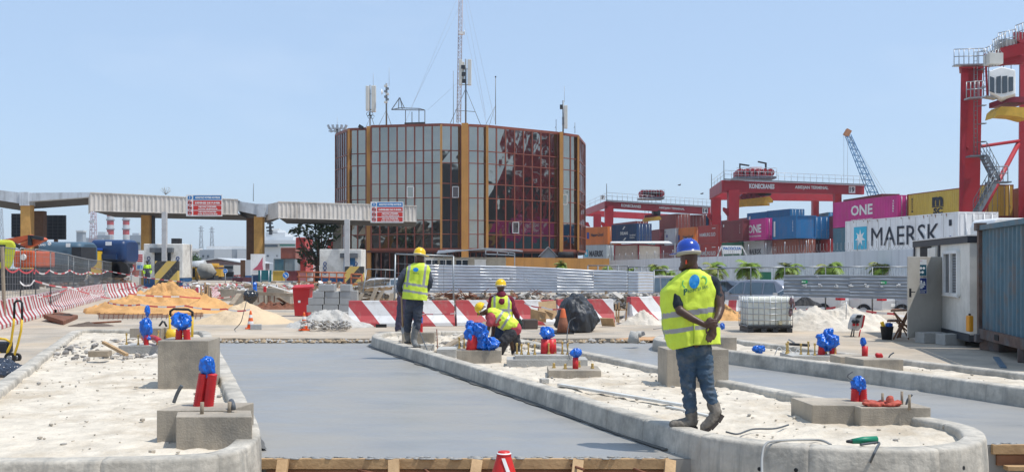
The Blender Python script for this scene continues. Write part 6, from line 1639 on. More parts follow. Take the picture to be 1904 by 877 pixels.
A,B_=P(733,580,33),P(843,580,33);fence([(A.x,33,.1),(B_.x,33.2,.1),(P(843,476,33.2)),P(735,472,33)],'tall mesh panel standing behind the shovelling worker',.3,.3,.012,frame=.03)
A,B_=P(672,560,35),P(732,562,35);fence([A,B_,P(735,502,35.3),P(682,500,35.3)],'leaning mesh panel in front of the pallet pile',.28,.25,.012,feet=False)
# metal rail fence of the office forecourt
for k,(x0,x1,y,d)in enumerate(((1093,1168,493.5,60),(1168,1216,496,60))):
 t=thing('rail_fence','dark rail fence behind the %s end of the silver hoarding'%('right' if k else 'middle right'),'fence',P(x0,520,d));mb=MB()
 for yy_ in(y,y+9):mb.tube([P(x0,yy_,d),P(x1,yy_,d)],.035,5)
 mb.build('rails',m_ant,t);mb=MB()
 for i in range(5):p=P(x0+(x1-x0)*i/4,y,d);mb.tube([(p.x,d,-.3),p],.04,5)
 mb.build('posts',m_ant,t)

# ================================================================== BARRIERS
m_bw=stripes('worn red and white barrier paint',(.66,.655,.63),(.38,.045,.05),.6,.3,wear=.5)
m_bw2=stripes('red and white barrier paint',(.74,.735,.72),(.44,.055,.06),1.02,.85,wear=.45)
m_bw3=stripes('straight red and white barrier paint',(.6,.6,.58),(.33,.025,.035),.62,-.15,wear=.3)
PROF=[(-.3,0),(-.3,.1),(-.18,.3),(-.11,.62),(-.1,.72),(.1,.72),(.11,.62),(.18,.3),(.3,.1),(.3,0)]
def barrier_at(A,B_,label,mat,h=.74,group='red and white concrete barriers',zb=.1,wd=1.0,gap=.02):
 A=Vector((A[0],A[1],0));B_=Vector((B_[0],B_[1],0));x=B_-A;L=x.length;ang=math.atan2(x.y,x.x)
 t=thing('concrete_barrier',label,'barrier',(A.x,A.y,zb),ang,group);W=wm(t)
 vs=[];s=h/.72
 for xx in(gap,L-gap):
  for y,z in PROF:vs.append(W@Vector((xx,y*wd,z*s)))
 n=len(PROF);fs=[(i,(i+1)%n,n+(i+1)%n,n+i)for i in range(n)]+[tuple(range(n))[::-1],tuple(range(n,2*n))]
 MB().add(vs,fs).build('barrier_body',mat,t,bevel=.012)
 if mat is not m_bw3:
  for xx in(gap+.01,L-gap-.01):
   MB().box(W@Vector((xx,0,h*.55)),(.03,.09,h*.5),ang).build('joint_key',m_galv,t)
 return t
lb=[(-70,618,30.0),(8,603,32),(44,597,34.2),(74,590,36.6),(103,583,39.4),(128,576,42.5),(150,570,45.8),(168,565,49),(184,560.5,53),(200,556,57),(217,553,61),(235,550,66),(250,547,70)]
def lp(px,py):p=G(px,py,.1);return p
pts=[lp(-70,627),lp(-15,611),lp(22,600),lp(53,592),lp(80,584),lp(104,577),(lp(126,571)),lp(145,566),lp(163,561),lp(178,557),lp(192,554)]
nm2=['first','second','third','fourth','fifth','sixth','seventh','eighth','ninth','tenth','eleventh','twelfth']
for i in range(len(pts)-1):barrier_at(pts[i],pts[i+1],'worn striped barrier in the curved left row, %s from the left edge'%nm2[i],m_bw,.76 if i<4 else .78)
fl=[lp(194,555),lp(212,553),lp(230,551.5),lp(250,550)]
for i in range(3):barrier_at(fl[i],fl[i+1],['worn striped barrier at the far end of the left row before the fence','worn striped barrier left of the orange sand top, second to last','worn striped barrier just left of the orange sand top'][i],m_bw,.8)
d=D(607)
def br(x0,x1,y0,y1,label,mat=m_bw2,h=None):return barrier_at(G(x0,y0),G(x1,y1),label,mat,h or .74)
br(648,742,606,606,'big striped barrier with dark hole at the foot, left of the shovelling worker')
br(744,845,606,605,'big striped barrier behind the legs of the shovelling worker')
br(846,945,605,604,'big striped barrier behind the bending worker')
br(948,1030,604,603,'big striped barrier left of the black tarpaulin')
br(1034,1140,602,601,'big striped barrier right behind the black tarpaulin')
br(1168,1225,600,598,'big striped barrier half buried beside the rubble, rightmost',h=.8)
mb=MB();p=P(709,604,D(607)-.3);mb.box((p.x,G(0,607).y-.32,.14),(.3,.1,.1));tag(mb.build('lifting_slot',m_black),'dark slot at the foot of the leftmost big barrier','slot')
t=thing('batten_frame','small pine frame standing between the last two big barriers','timber',G(1146,603));d=30.5
for a_,b_ in(((1145,565),(1147,598)),((1166,562),(1163,604)),((1144,576),(1166,575)),((1151,562),(1150,600))):MB().bar(P(*a_,d),P(*b_,d),.07,.04,up=(1,0,0)if abs(a_[0]-b_[0])<10 else(0,0,1)).build('batten',m_wood,t)
barrier_at(P(1336,0,39),P(1392,0,39),'low striped barrier between the grey car and the orange sand',m_bw3,.45,zb=.1,wd=.6)
# barriers in the middle distance
for(x0,y0,x1,y1,lab,mt_)in((330,556,350,552,'striped barrier right behind the orange sand heap',m_bw2),(351,552,378,551,'dark red barrier beyond the orange sand heap',m_bw3),(384,556,402,549,'tilted barrier left of the stake bundle',m_bw2),(448,541,461,541,'small red and white block barrier left of the white tower board',m_bw3),(503,542,513,542,'small red and white block barrier right of the teal board',m_bw3),(402,540,440,538,'far striped barrier on the road beyond the stakes',m_bw2),(515,543,560,543,'far striped barrier behind the red bin',m_bw2)):
 barrier_at(G(x0,y0),G(x1,y1),lab,mt_,.62 if y0>545 else .5,wd=.8)

# ================================================================== TAPES
m_tape=stripes('red and white tape',(.75,.72,.7),(.6,.08,.09),.5,0,wear=.1)
def tape(pts,label,wd=.07,sag=.1,tw=0):
 ps=[P(*p)for p in pts];o=ps[0];vs=[];mb=MB()
 path=[]
 for a,b in zip(ps,ps[1:]):
  k=10
  for i in range(k):u=i/k;q=a.lerp(b,u);q.z-=sag*4*u*(1-u);path.append(q)
 path.append(ps[-1])
 for i,q in enumerate(path):
  a=tw*math.sin(i*.6);v=Vector((0,math.sin(a),math.cos(a)))*wd*.32
  vs+=[q-v,q+v]
 mb.add(vs,[(2*i,2*i+2,2*i+3,2*i+1)for i in range(len(path)-1)])
 return tag(mb.build('barrier_tape',m_tape),label,'tape','red and white tapes')
tape([(-10,558,32),(60,552,34.5),(130,535,40),(240,558,50)],'tape sagging along the tops of the left barriers')
tape([(10,496,32.5),(35,499,33.5),(62,500,34.5),(66,501,34.6),(92,502,37),(130,502,42),(165,505,50),(200,503,58)],'wavy tape tied along the left mesh fence',.09,.14,.5)
tape([(37,523,33),(52,530,33.2),(63,521,34),(130,534,40),(200,540,56)],'torn tape hanging on the lower left mesh',.09,.06,.5)
tape([(170,497,60),(345,524,60)],'upper tape slanting towards the left booth guard',.08,.1)
tape([(195,522,60),(262,530,58),(360,535,55)],'lower tape running before the left booth',.08,.25)
tape([(200,529,58),(260,533,57),(350,528,57),(450,530,57),(560,534,57)],'long tape crossing the road in the middle distance',.08,.2)
tape([(200,562,32),(260,566,29),(345,568,29),(420,574,29),(465,575,29)],'tape sagging across the orange and beige sand heaps',.07,.05)
tape([(235,545,36),(336,551,37),(395,552,40),(430,551,40)],'tape crossing behind the top of the orange sand',.07,.04)
tape([(640,586,30.2),(700,586,30),(770,583,29.5),(850,582,29)],'tape along the face of the big left barriers',.04,.02)
tape([(975,563,29),(1010,571,27),(1044,573,25)],'twisted tape tied from the hoarding to the dirty tall cone',.06,.04,.6)
tape([(1478,573,33),(1515,572,32.5),(1565,568,32),(1660,583,31),(1700,586,31)],'tape draped over the white sand by the cars',.1,.05,.3)

# ================================================================== HEAPS
def heap(px,py,rx,ry,h,label,mat,seed=1,kind=None,z=.1,rough=.12,name='sand_heap',cat='sand heap',peaks=None,cell=64,lumpy=0):
 c=G(px,py,z);c.y+=ry*.8
 def fn(u,v):
  a=u*2*math.pi;r=v
  x=math.cos(a)*r;y=math.sin(a)*r
  k=max(0,1-r)**.85
  wob=1+.25*fbm(math.cos(a)*1.3,math.sin(a)*1.3,1,seed)
  X_=c.x+x*rx*wob;Y_=c.y+y*ry*wob
  hh=0
  for pxx,pyy,pr,ph in(peaks or[(0,0,1,1)]):
   q=math.hypot(x-pxx,y-pyy)/pr;hh=max(hh,ph*max(0,1-q)**.9)
  hh=h*hh*(1+rough*2*fbm(X_,Y_,1.7,seed))+rough*.3*h*fbm(X_,Y_,5,seed+2)*min(1,hh*6+.1)
  if lumpy:hh+=lumpy*max(0,fbm(X_,Y_,3.2,seed+4))*min(1,hh*5)
  return(X_,Y_,z-.02+max(0,hh)*(1 if v<1 else 0)-(0.02 if v>=1 else 0))
 mb=MB();mb.grid(lambda u,v:fn(u,1-v),cell*2,cell,closeu=True)
 return tag(mb.build(name,mat),label,cat)
m_os=M('orange laterite sand',(.6,.335,.13),.95,var=.16,scale=1.6,bump=.6,bscale=16,dirt=((.44,.24,.09),.6,1.6))
m_bs=M('beige builders sand',(.6,.46,.3),.95,var=.14,scale=1.6,bump=.6,bscale=16)
m_gv=M('grey gravel',(.48,.46,.42),.9,var=.2,scale=9,bump=1,bscale=26)
m_ws=M('pale demolition sand',(.62,.56,.47),.95,var=.2,scale=1.3,bump=.8,bscale=12,dirt=((.4,.34,.27),.6,1.2))
heap(268,584,2.9,2.4,1.45,'big orange sand heap in front of the left barriers',m_os,3,peaks=[(.1,.1,.85,.78),(-.12,-.05,1.0,.55),(.35,0,.7,.5),(-.55,-.2,.5,.25)],rough=.17,lumpy=.1)
heap(437,603,1.6,1.3,.62,'beige sand heap left of the small traffic cone',m_bs,5,peaks=[(0,0,1,1),(-.35,0,.7,.6)])
heap(596,610,1.35,1.1,.5,'grey gravel heap between the cone and the red bin',m_gv,8,peaks=[(.05,0,1,1),(.5,0,.6,.6)],rough=.25,lumpy=.08,name='gravel_heap',cat='gravel heap')
heap(1572,616,1.75,1.6,.7,'pale rubble sand heap right of the water tank',m_ws,12,peaks=[(-.25,0,.7,.9),(.25,.05,.75,.9),(-.65,0,.5,.55),(.65,0,.5,.6)],rough=.12,lumpy=.13)
heap(1370,596,1.0,1.0,.5,'orange brown sand heap left of the water tank',m_os,14,peaks=[(-.2,0,.9,.9),(.4,0,.7,.7)],rough=.25,lumpy=.1)
heap(1200,604,.8,.5,.4,'pale sand spilled against the rightmost big barrier',m_ws,16,rough=.3,lumpy=.06)
heap(1500,566,.55,.4,.22,'black mesh covered earth beside the tank',m_black,18,z=.6,rough=.4,name='debris_netting',cat='netting')
heap(1205,629,.8,.22,.06,'reddish soil spilled by the broken pipe',M('reddish soil',(.5,.3,.16),.95),19,rough=.3)
heap(160,607,.8,.5,.12,'dark soil spilled beside the tilted manhole block',M('dark soil',(.12,.09,.07),.95),20,rough=.4)
heap(500,575,1.6,1.0,.25,'dark rusty scrap heap before the red bin',m_rust,22,rough=.5,lumpy=.12,name='scrap_heap',cat='scrap heap')
# rubble behind the barriers
def rubble(x0,x1,y0,y1,d0,d1,n,label,mats,smin=.08,smax=.25,seed=1,flat=.5):
 rr=random.Random(seed);mb=MB()
 for i in range(n):
  d_=rr.uniform(d0,d1);px=rr.uniform(x0,x1);p=P(px,500,d_);p.z=rr.uniform(zt(y1,d_),zt(y0,d_));s=rr.uniform(smin,smax)
  k=len(mb.v);mb.box(p,(s*rr.uniform(.8,2),s,s*flat*rr.uniform(.5,1.4)),mi=rr.randrange(len(mats)),rot=Matrix.Rotation(rr.uniform(-.5,.5),3,'X')@Matrix.Rotation(rr.random()*3,3,'Z')@Matrix.Rotation(rr.uniform(-.4,.4),3,'Y'))
  for q in range(k,len(mb.v)):mb.v[q]+=Vector((rr.uniform(-.2,.2),rr.uniform(-.2,.2),rr.uniform(-.2,.2)))*s
 return tag(mb.build('rubble',mats),label,'rubble',kind='stuff')
m_r1,m_r2,m_r3=M('pale rubble',(.48,.45,.4),.9),M('earthy rubble',(.33,.26,.19),.9),M('grey rubble',(.28,.27,.26),.9)
rubble(960,1230,547,572,33.5,35.5,560,'broken concrete and earth heaped under the silver hoarding',[m_r1,m_r2,m_r3,m_r1],.05,.2,2)
rubble(1180,1240,550,600,32,35,170,'broken slab rubble between the last big barrier and the strolling worker',[m_r1,m_r3,m_r2],.06,.24,3)
rubble(800,970,548,574,33.5,36,260,'blocks and scrap lying under the left part of the silver hoarding',[m_r3,m_r2,m_rust],.05,.2,4)
rubble(560,650,596,611,27,29,260,'coarse stones strewn on the gravel heap',[m_gv,m_r1,m_r3],.03,.08,6)
rubble(640,740,590,606,30.6,31.2,60,'crumbs at the foot of the leftmost big barrier',[m_r1,m_r2],.05,.12,7)
rubble(0,240,514,532,62,78,420,'jumble of stored site material behind the left mesh fence',[m_r2,m_r3,m_greywood,m_r3,m_rust],.12,.42,8,.5)
rubble(340,640,524,545,48,66,150,'jumble of planks and blocks across the middle distance',[m_r1,m_r2,m_r3,m_greywood,m_white],.08,.26,9,.4)
# brushy rusty wire under the hoarding
mb=MB();rr=random.Random(4)
for i in range(120):
 a=P(rr.uniform(800,1010),rr.uniform(548,560),34.6);mb.tube([a,a+Vector((rr.uniform(-.5,.5),rr.uniform(-.2,.2),rr.uniform(-.15,.25)))],.012,3)
tag(mb.build('rusty_wire',m_rust),'tangled rusty wire lying under the silver hoarding','wire',kind='stuff')

# ================================================================== STACKED BLOCKS, BIN, CONES, TROLLEYS
m_cb=M('grey hollow block',(.36,.37,.37),.9,var=.12,scale=3,bump=.3)
rows_=[(561,[(572,600),(602,629),(631,649)],579),(552,[(575,600),(601,624),(626,648)],565),(541,[(590,612),(614,634),(636,652)],553),(528,[(592,622),(632,652)],541)]
adj=['bottom','second','third','top']
rows_=[(566,580,[(570,599),(600,628),(629,652)]),(553,566,[(573,602),(603,630),(631,654)]),(541,553,[(581,603),(604,630),(631,655)]),(528,541,[(592,622),(632,652)])]
side=['left','middle','right']
for r_,(y0,y1,cs)in enumerate(rows_):
 for k,(x0,x1)in enumerate(cs):
  d=33;a,b=P(x0,y1,d),P(x1,y0,d);mb=MB();mb.bb(a.x,b.x-.01,d+k*.03,d+.45,a.z+(.0),b.z-.012)
  if(r_,k)in((3,0),):
   pass
  tag(mb.build('concrete_block',m_cb,bevel=.01),'grey hollow block, %s one in the %s course of the pile by the bin'%(side[k],adj[r_]),'block','grey blocks stacked by the red bin')
for i,(x0,x1,y0,y1,dd)in enumerate(((600,660,580,592,31.5),(652,664,540,600,30.6))):
 a,b=P(x0,y1,dd),P(x1,y0,dd);mb=MB();mb.bb(a.x,b.x,dd,dd+.3,a.z,b.z);tag(mb.build('concrete_slab',m_conc,bevel=.01),['flat slab lying before the block pile','upright slab end between block pile and big barrier'][i],'slab')
for(x0,x1,y0,y1,dd,lab)in((436,490,540,561,46,'concrete block left in the far plinth group'),(463,512,534,545,50,'low concrete block behind the far plinth group'),(486,528,535,552,47,'concrete block right in the far plinth group'),(498,540,548,563,44,'brownish concrete block before the far group, left of the bin'),(410,436,537,543,52,'tiny concrete block beyond the stake bundle')):
 a,b=P(x0,y1,dd),P(x1,y0,dd);mb=MB();mb.bb(a.x,b.x,dd,dd+.6,-.0,b.z);tag(mb.build('concrete_block',m_block,bevel=.01),lab,'block')
# red wheelie bin
t=thing('wheeled_bin','red wheeled bin with open lid beside the block pile','bin',G(562,588));d=D(588);a,b=P(545,588,d),P(574,588,d);zt_=zt(537,d)
mb=MB();x0,x1=a.x,b.x
mb.add([(x0+.05,d,.12),(x1-.03,d,.12),(x1-.03,d+.5,.12),(x0+.05,d+.5,.12),(x0-.01,d-.06,zt_),(x1+.04,d-.06,zt_),(x1+.04,d+.6,zt_),(x0-.01,d+.6,zt_)],[(3,2,1,0),(4,5,6,7),(0,1,5,4),(1,2,6,5),(2,3,7,6),(3,0,4,7)]);mb.build('bin_body',m_red,t,bevel=.02)
mb=MB();mb.bb(x0-.05,x1+.08,d-.1,d+.64,zt_,zt_+.04);mb.build('rim',m_red,t,bevel=.01)
MB().slab([P(543,536,d-.1),P(584,534,d-.1),P(583,529,d+.5),P(549,531,d+.5)],(0,0,.03)).build('lid',m_red,t)
for s in(x0+.08,x1-.08):MB().tube([(s,d+.55,.2),(s+.05,d+.55,.2)],.1,14).build('wheel',m_black,t)
MB().box(((x0+x1)/2-.05,d-.035,.62),(.08,.01,.08)).build('sticker',m_white,t)
def cone(px,py,pyt,label,r=.19,cols_=(m_orange,m_white),dirty=None,z=.1,bands=True,base=None):
 p=G(px,py,z);d=p.y;h=zt(pyt,d)-z;t=thing('traffic_cone',label,'traffic cone',p,0,'cones around the site')
 k=r/.19*h/.75
 prof=[(.15,.03),(.125,.2),(.103,.32),(.08,.46),(.06,.58),(.045,.68),(.03,.75)]
 prof=[(a*h/.75,b*h/.75)for a,b in prof]
 mb=MB();mb.lathe(prof,p,20,mis=[0,1 if bands else 0,0,1 if bands else 0,0,0]);mb.build('cone_body',list(cols_),t)
 mb=MB();mb.box(p+Vector((0,0,.018)),(.42*h/.75,.42*h/.75,.036),.3);mb.build('base',base or cols_[0],t,bevel=.008)
 return t
cone(466,611,577,'orange and white cone with a grey block at its foot',bands=True);cone(565.5,614,580,'bright orange cone with white bands before the gravel heap')
m_dc=M('dirt caked cone',(.3,.12,.07),.9,var=.3,scale=6);m_dc2=M('faded orange cone',(.62,.13,.04),.7)
p=G(1047,620);d=p.y;h=zt(573,d)-.1;t=thing('traffic_cone','tall dirt caked cone with faded orange top beside the black tarpaulin','traffic cone',p,0,'cones around the site')
MB().lathe([(.17,.02),(.12,h*.45),(.09,h*.64),(.05,h*.97),(.03,h)],p,20,mis=[0,0,1,1]).build('cone_body',[m_dc,m_dc2],t);MB().box(p+Vector((0,0,.015)),(.46,.46,.03),.2).build('base',m_black,t)
for x_,y_,yt_,lab in((401,569,556,'small cone standing behind the beige sand heap'),(411.5,551,535,'red cone beyond the stake bundle'),(339,548,531,'red and white cone right of the orange sand top'),(436,562,549,'red and white cone behind the beige sand'),(475,566,560,'squat orange cone under the black bag'),(372,558,546,'red cone by the dark red barrier'),(290,540,528,'far red cone before the left booth')):cone(x_,y_,yt_,lab,cols_=(m_red,m_white))
mb=MB();p=G(476,612);mb.box(p+Vector((0,0,.07)),(.3,.2,.14),.2);tag(mb.build('concrete_block',m_cb,bevel=.01),'small grey block at the foot of the left small cone','block')
# stake bundle tied upright
t=thing('stake_bundle','bundle of split pine stakes standing upright behind the beige sand','stakes',G(382,567));rr=random.Random(3)
for i in range(9):a=P(375+i*2.4,566-rr.uniform(0,3),39+rr.uniform(0,.4));MB().bar(a,P(374+i*2.2+rr.uniform(-2,2),527+rr.uniform(-4,8),39.2),.08,.04,up=(1,0,0)).build('stake',m_wood if i%2 else m_greywood,t)
# planks on trestle
t=thing('plank_trestle','long plank on thin steel trestles behind the scrap heap','trestle',G(510,573));d=40
MB().bar(P(478,545,d),P(545,548,d),.12,.12).build('plank',m_greywood,t)
for x_ in(480,491,499,502,510):MB().tube([P(x_,546,d),P(x_,562,d)],.02,5).build('leg',m_rust,t)
mb=MB();rr=random.Random(8)
for i in range(7):mb.ell(P(466+rr.uniform(-6,6),553+rr.uniform(-7,6),38),(.16,.15,.2),10)
tag(blend(mb,.03,2,.03,(9,9,6),3).build('rubbish_bag',M('black plastic bag',(.02,.02,.022),.25,spec=.8)),'shiny black bag beside the far plinth group','bag')
mb=MB();[mb.ell(P(474.5+rr.uniform(-1,1),528+i*4,45),(.09,.08,.1),8)for i in range(4)];tag(blend(mb,.03,1,.02,(9,9,6),3).build('plastic_sheeting',m_blue),'small blue sheeting in the far plinth group','sheeting')
mb=MB();mb.box(P(492.5,539,44),(.12,.1,.3));tag(mb.build('red_pipe',m_red,bevel=.02),'short red pipe in the far plinth group','pipe')
# bundle of long timbers beyond, laid flat
for i,(a_,b_,dd)in enumerate((((430,566),(445,546),41),((500,530),(560,548),46),((516,552),(540,568),42))):
 mb=MB();mb.bar(P(*a_,dd),P(*b_,dd+1),.2,.06);tag(mb.build('timber_plank',m_white if i==1 else m_greywood),['pale plank lying behind the beige sand','white plank slanting behind the red bin','plank slanting left of the red bin'][i],'plank')
# pallet pile behind the fence, right of blocks
t=thing('pallet_pile','pile of broken wooden pallets behind the leftmost big barrier','pallets',G(700,575));rr=random.Random(11);d=36
for i in range(9):
 z_=i*.13;cx=P(700+rr.uniform(-8,10),500,d).x;mb=MB();rz=rr.uniform(-.3,.3);ti=Matrix.Rotation(rr.uniform(-.12,.25),3,'Y')@Matrix.Rotation(rz,3,'Z')
 for s in(-.45,0,.45):mb.box(Vector((cx,d,.25+z_))+ti@Vector((0,s,0)),(1.3 if i<6 else .9,.1,.08),rot=ti)
 for k in range(5):mb.box(Vector((cx,d,.31+z_))+ti@Vector((-.5+k*.25,0,0)),(.13,1.0,.025),rot=ti)
 mb.build('pallet',m_greywood if i%3 else m_wood,t)
for i,(a_,b_)in enumerate((((684,575),(700,535)),((690,578),(712,540)),((655,580),(674,545)),((722,575),(730,545)))):
 mb=MB();mb.bar(P(*a_,34.4),P(*b_,34.8),.16,.03);tag(mb.build('timber_plank',m_greywood),['plank leaning on the pallet pile, left of two','plank leaning on the pallet pile, right of two','plank leaning beside the grey block pile','plank leaning behind the shovelling worker'][i],'plank')
t=thing('scaffold_frame','small orange metal frame before the right chevron guard','frame',G(662,550));d=60
for a_,b_ in(((653,509),(653,540)),((673,510),(673,540)),((653,509),(673,510)),((653,516),(673,517)),((653,528),(673,528))):MB().tube([P(*a_,d),P(*b_,d)],.05,5).build('tube',M('rusty orange paint',(.4,.12,.05),.7),t)
t=thing('scaffold_frame','long orange pipe rack before the blue base of the right booth','frame',G(590,550));d=62
for a_,b_ in[((556+i*14,506),(556+i*14,534))for i in range(7)]+[((552,y_),(644,y_+2))for y_ in(505,514,524,532)]:MB().tube([P(*a_,d),P(*b_,d)],.045,5).build('tube',MATS['rusty orange paint'],t)
# pipes leaning on right of barriers / old wheel and tray things beside worker 3
for i,(c_,s,lab,mt_)in enumerate((((985,611),(.4,.35,.27),'dark crate on the ground left of the black tarpaulin',M('sooty timber',(.09,.07,.06))),)):
 p=P(c_[0],c_[1],D(611));mb=MB();mb.box((p.x,p.y,p.z+s[2]/2-(.0)),s,.2);tag(mb.build('crate',mt_,bevel=.03),lab,'crate')
for i,(a_,b_,w_)in enumerate((((987,583),(1015,590),.3),((1000,578),(1028,588),.2),((1017,560),(1020,592),.5),((1118,598),(1142,599),.25))):
 mb=MB();mb.bar(P(*a_,29.3),P(*b_,29.0),w_,.03,up=(0,1,.3));tag(mb.build('plywood_offcut',m_wood),['plywood offcut lying before the barrier left of the tarpaulin, lower','plywood offcut lying before the barrier left of the tarpaulin, upper','plywood sheet leaning on the barrier left of the tarpaulin','board on the ground right of the tarpaulin'][i],'plywood')
# tarpaulin covered machine
import bmesh
d=D(618)+.3;bm=bmesh.new()
for x_,y_,o in((1060,547,.3),(1083,548,.5),(1052,553,.1),(1075,551,-.1),(1034,600,.2),(1032,606,.5),(1044,611,-.2),(1068,617,-.45),(1092,618,-.4),(1112,600,.1),(1115,594,.5),(1098,568,.3),(1105,590,-.1),(1085,580,-.45),(1060,560,-.3),(1040,575,.2),(1090,612,.8),(1040,606,.9),(1070,560,.9)):bm.verts.new(P(x_,y_,d+o))
bmesh.ops.convex_hull(bm,input=bm.verts);bm.verts.index_update();mb=MB();mb.add([v.co for v in bm.verts],[[v.index for v in f.verts]for f in bm.faces]);bm.free()
b_=blend(mb,.03,1,.045,(5,5,1.6),9)
for i,p in enumerate(b_.v):b_.v[i]=p+Vector((.04*fbm(p.x,p.z,3.5,3),.07*fbm(p.x*2.2,p.z*.8,2.2,5),.03*fbm(p.x,p.z,5,7)))
tag(b_.build('tarpaulin',M('black tarpaulin',(.03,.033,.038),.5,spec=.5,bump=.3,bscale=7)),'black tarpaulin wrapped over a machine beside the dirty cone','tarpaulin')
# broken pipe and its elbow
t=thing('broken_pipe','upright broken grey pipe with a second piece, right of the tarpaulin','pipe',G(1178,640));d=D(638)
MB().tube([P(1177,637,d),P(1180,616,d)],[.13,.1],16).build('pipe',m_conc,t);MB().tube([P(1184,621,d),P(1192,621,d)],.07,12).build('branch',m_conc,t);MB().slab([P(1190,626,d),P(1200,622,d),P(1198,616,d),P(1192,617,d)],(0,.2,0)).build('broken_piece',m_r3,t)
# yellow handled trolleys
def trolley(t,frame,rad,wheels,d):
 for pts_,mt_ in frame:MB().tube([P(x_,y_,d+(o_[0]if o_ else 0))for x_,y_,*o_ in pts_],rad,10).build('frame_tube' if mt_ is m_yellow else 'grip',mt_,t)
 for x_,y_,r_,dy in wheels:
  p=P(x_,y_,d+dy);mb=MB();mb.tube([p+Vector((0,-.03,0)),p+Vector((0,.03,0))],r_,18);w_=mb.build('wheel',m_black,t);MB().tube([p+Vector((0,-.04,0)),p+Vector((0,.04,0))],r_*.5,12).build('hub',m_galv,w_)
t=thing('hand_trolley','yellow tube framed hand trolley at the left edge','trolley',G(20,672));d=D(672)
trolley(t,[([(26,590),(25,605),(20,640),(10,665),(2,671)],m_yellow),([(41,592),(39,615),(33,640),(24,668),(14,672)],m_yellow),([(26,592),(27,563),(31,559),(38,559),(41,563),(41,594)],m_black),([(-10,628),(10,630),(22,636)],m_yellow),([(-5,655),(14,652),(20,640)],m_yellow),([(2,671),(24,668)],m_yellow)],.021,[(19,665,.1,0),(31,664,.08,.2)],d)
MB().box(P(5,645,d+.1),(.28,.25,.2)).build('motor',m_dark,t,bevel=.03)
t=thing('hand_trolley','yellow frame with black grip standing behind the tall left plinth','trolley',G(337,640));d=21.5
trolley(t,[([(316,640),(316,585)],m_yellow),([(357,640),(358,588)],m_yellow),([(316,588),(317,578),(323,574),(350,575),(358,580),(358,590)],m_black),([(316,625),(357,625)],m_yellow)],.026,[(324,636,.1,0)],d)
MB().lathe([(.12,-.12),(.16,0),(.12,.12)],P(322,622,d),14).build('yellow_drum',m_yellow,t)
# manhole block, wooden post, dark plastic at left edge, rebar mesh
t=thing('manhole_frame','rusty brown square frame with a star shaped lid tilted on the paving','manhole frame',G(112,603));z=.1
q=[G(81,597),G(118,604),G(145,592),G(112,586)];q2=[Vector((p.x,p.y,.22+(.1 if k in(0,)else 0)))for k,p in enumerate(q)]
MB().slab(q2,(0,0,-.13)).build('frame',m_rust,t,bevel=.01);c=sum(q2,Vector())/4+Vector((0,0,.012))
MB().lathe([(.34,-.01),(.34,.02),(.3,.03)],c,22).build('lid',M('sooty iron',(.07,.06,.055),.7),t);mb=MB()
for k in range(3):a=k*math.pi/3;mb.bar(c+Vector((math.cos(a)*.28,math.sin(a)*.28,.04)),c-Vector((math.cos(a)*.28,math.sin(a)*.28,-.04)),.06,.02)
mb.build('star_ribs',m_rust,t)
mb=MB();mb.bar(G(9,607),P(4,458,D(607)),.1,.06,up=(1,0,0));tag(mb.build('timber_post',m_greywood),'rough upright timber post near the left edge','post')
mb=MB();rr=random.Random(2)
for i in range(9):mb.ell(G(rr.uniform(-25,22),rr.uniform(676,700))+Vector((0,0,.03)),(.22,.14,.09),10)
tag(blend(mb,.015,2,.03,(9,12,9),5).build('plastic_sheeting',M('dark navy plastic',(.02,.025,.04),.22,spec=.9)),'dark navy plastic crumpled at the left edge','sheeting')
t=thing('reinforcement_mesh','rusty reinforcement mesh lying before the orange sand','rebar mesh',G(270,590))
for i in range(6):y_=579+i*2.0;MB().tube([G(180+i*1,y_+3,.14),G(378,y_-1.5,.14)],.012,4).build('bar',m_rust,t)
for i in range(22):x_=184+i*9;MB().tube([G(x_,591,.15),G(x_+2,578,.15)],.01,4).build('cross_bar',m_rust,t)
mb=MB();mb.tube([G(170,600,.13),G(225,597,.13)],.03,6);tag(mb.build('steel_rod',m_rust),'thin dark rod lying left of the reinforcement mesh','rod')
for i,(a_,b_)in enumerate((((296,606),(303,596)),((310,607),(305,597)))):
 mb=MB();mb.tube([G(*a_),P(b_[0],b_[1],D(a_[1]))],.03,6);tag(mb.build('bent_stub',m_dark),'dark bent stub behind the far left plinth, %s'%('left of two' if i==0 else 'right of two'),'stub')
flex('bent_wire',[P(436,612,27),P(447,600,27),P(452,585,27),P(458,560,28)],.01,m_dark,'thin wire stake before the beige sand heap','wire')
flex('rope',[G(1215,612),G(1260,606),G(1330,600)],.015,m_hose,'dark rope trailing over the paving behind the strolling worker','rope')
# pole with razor sharp thin rod by white sand
mb=MB();mb.tube([P(1573,593,27.5),P(1574,560,27.5)],.012,5);tag(mb.build('steel_rod',m_galv),'thin steel rod standing in the white sand','rod')
t=thing('power_tool','small dark tool lying on the far kerb of the right island','power tool',G(1487,641,KT));p=G(1487,642,KT+.03)
MB().bar(p+Vector((-.2,0,.03)),p+Vector((.2,.05,0)),.06,.05).build('body',m_dark,t);MB().bar(p+Vector((-.1,0,.05)),p+Vector((-.22,0,.12)),.03).build('handle',m_galv,t)
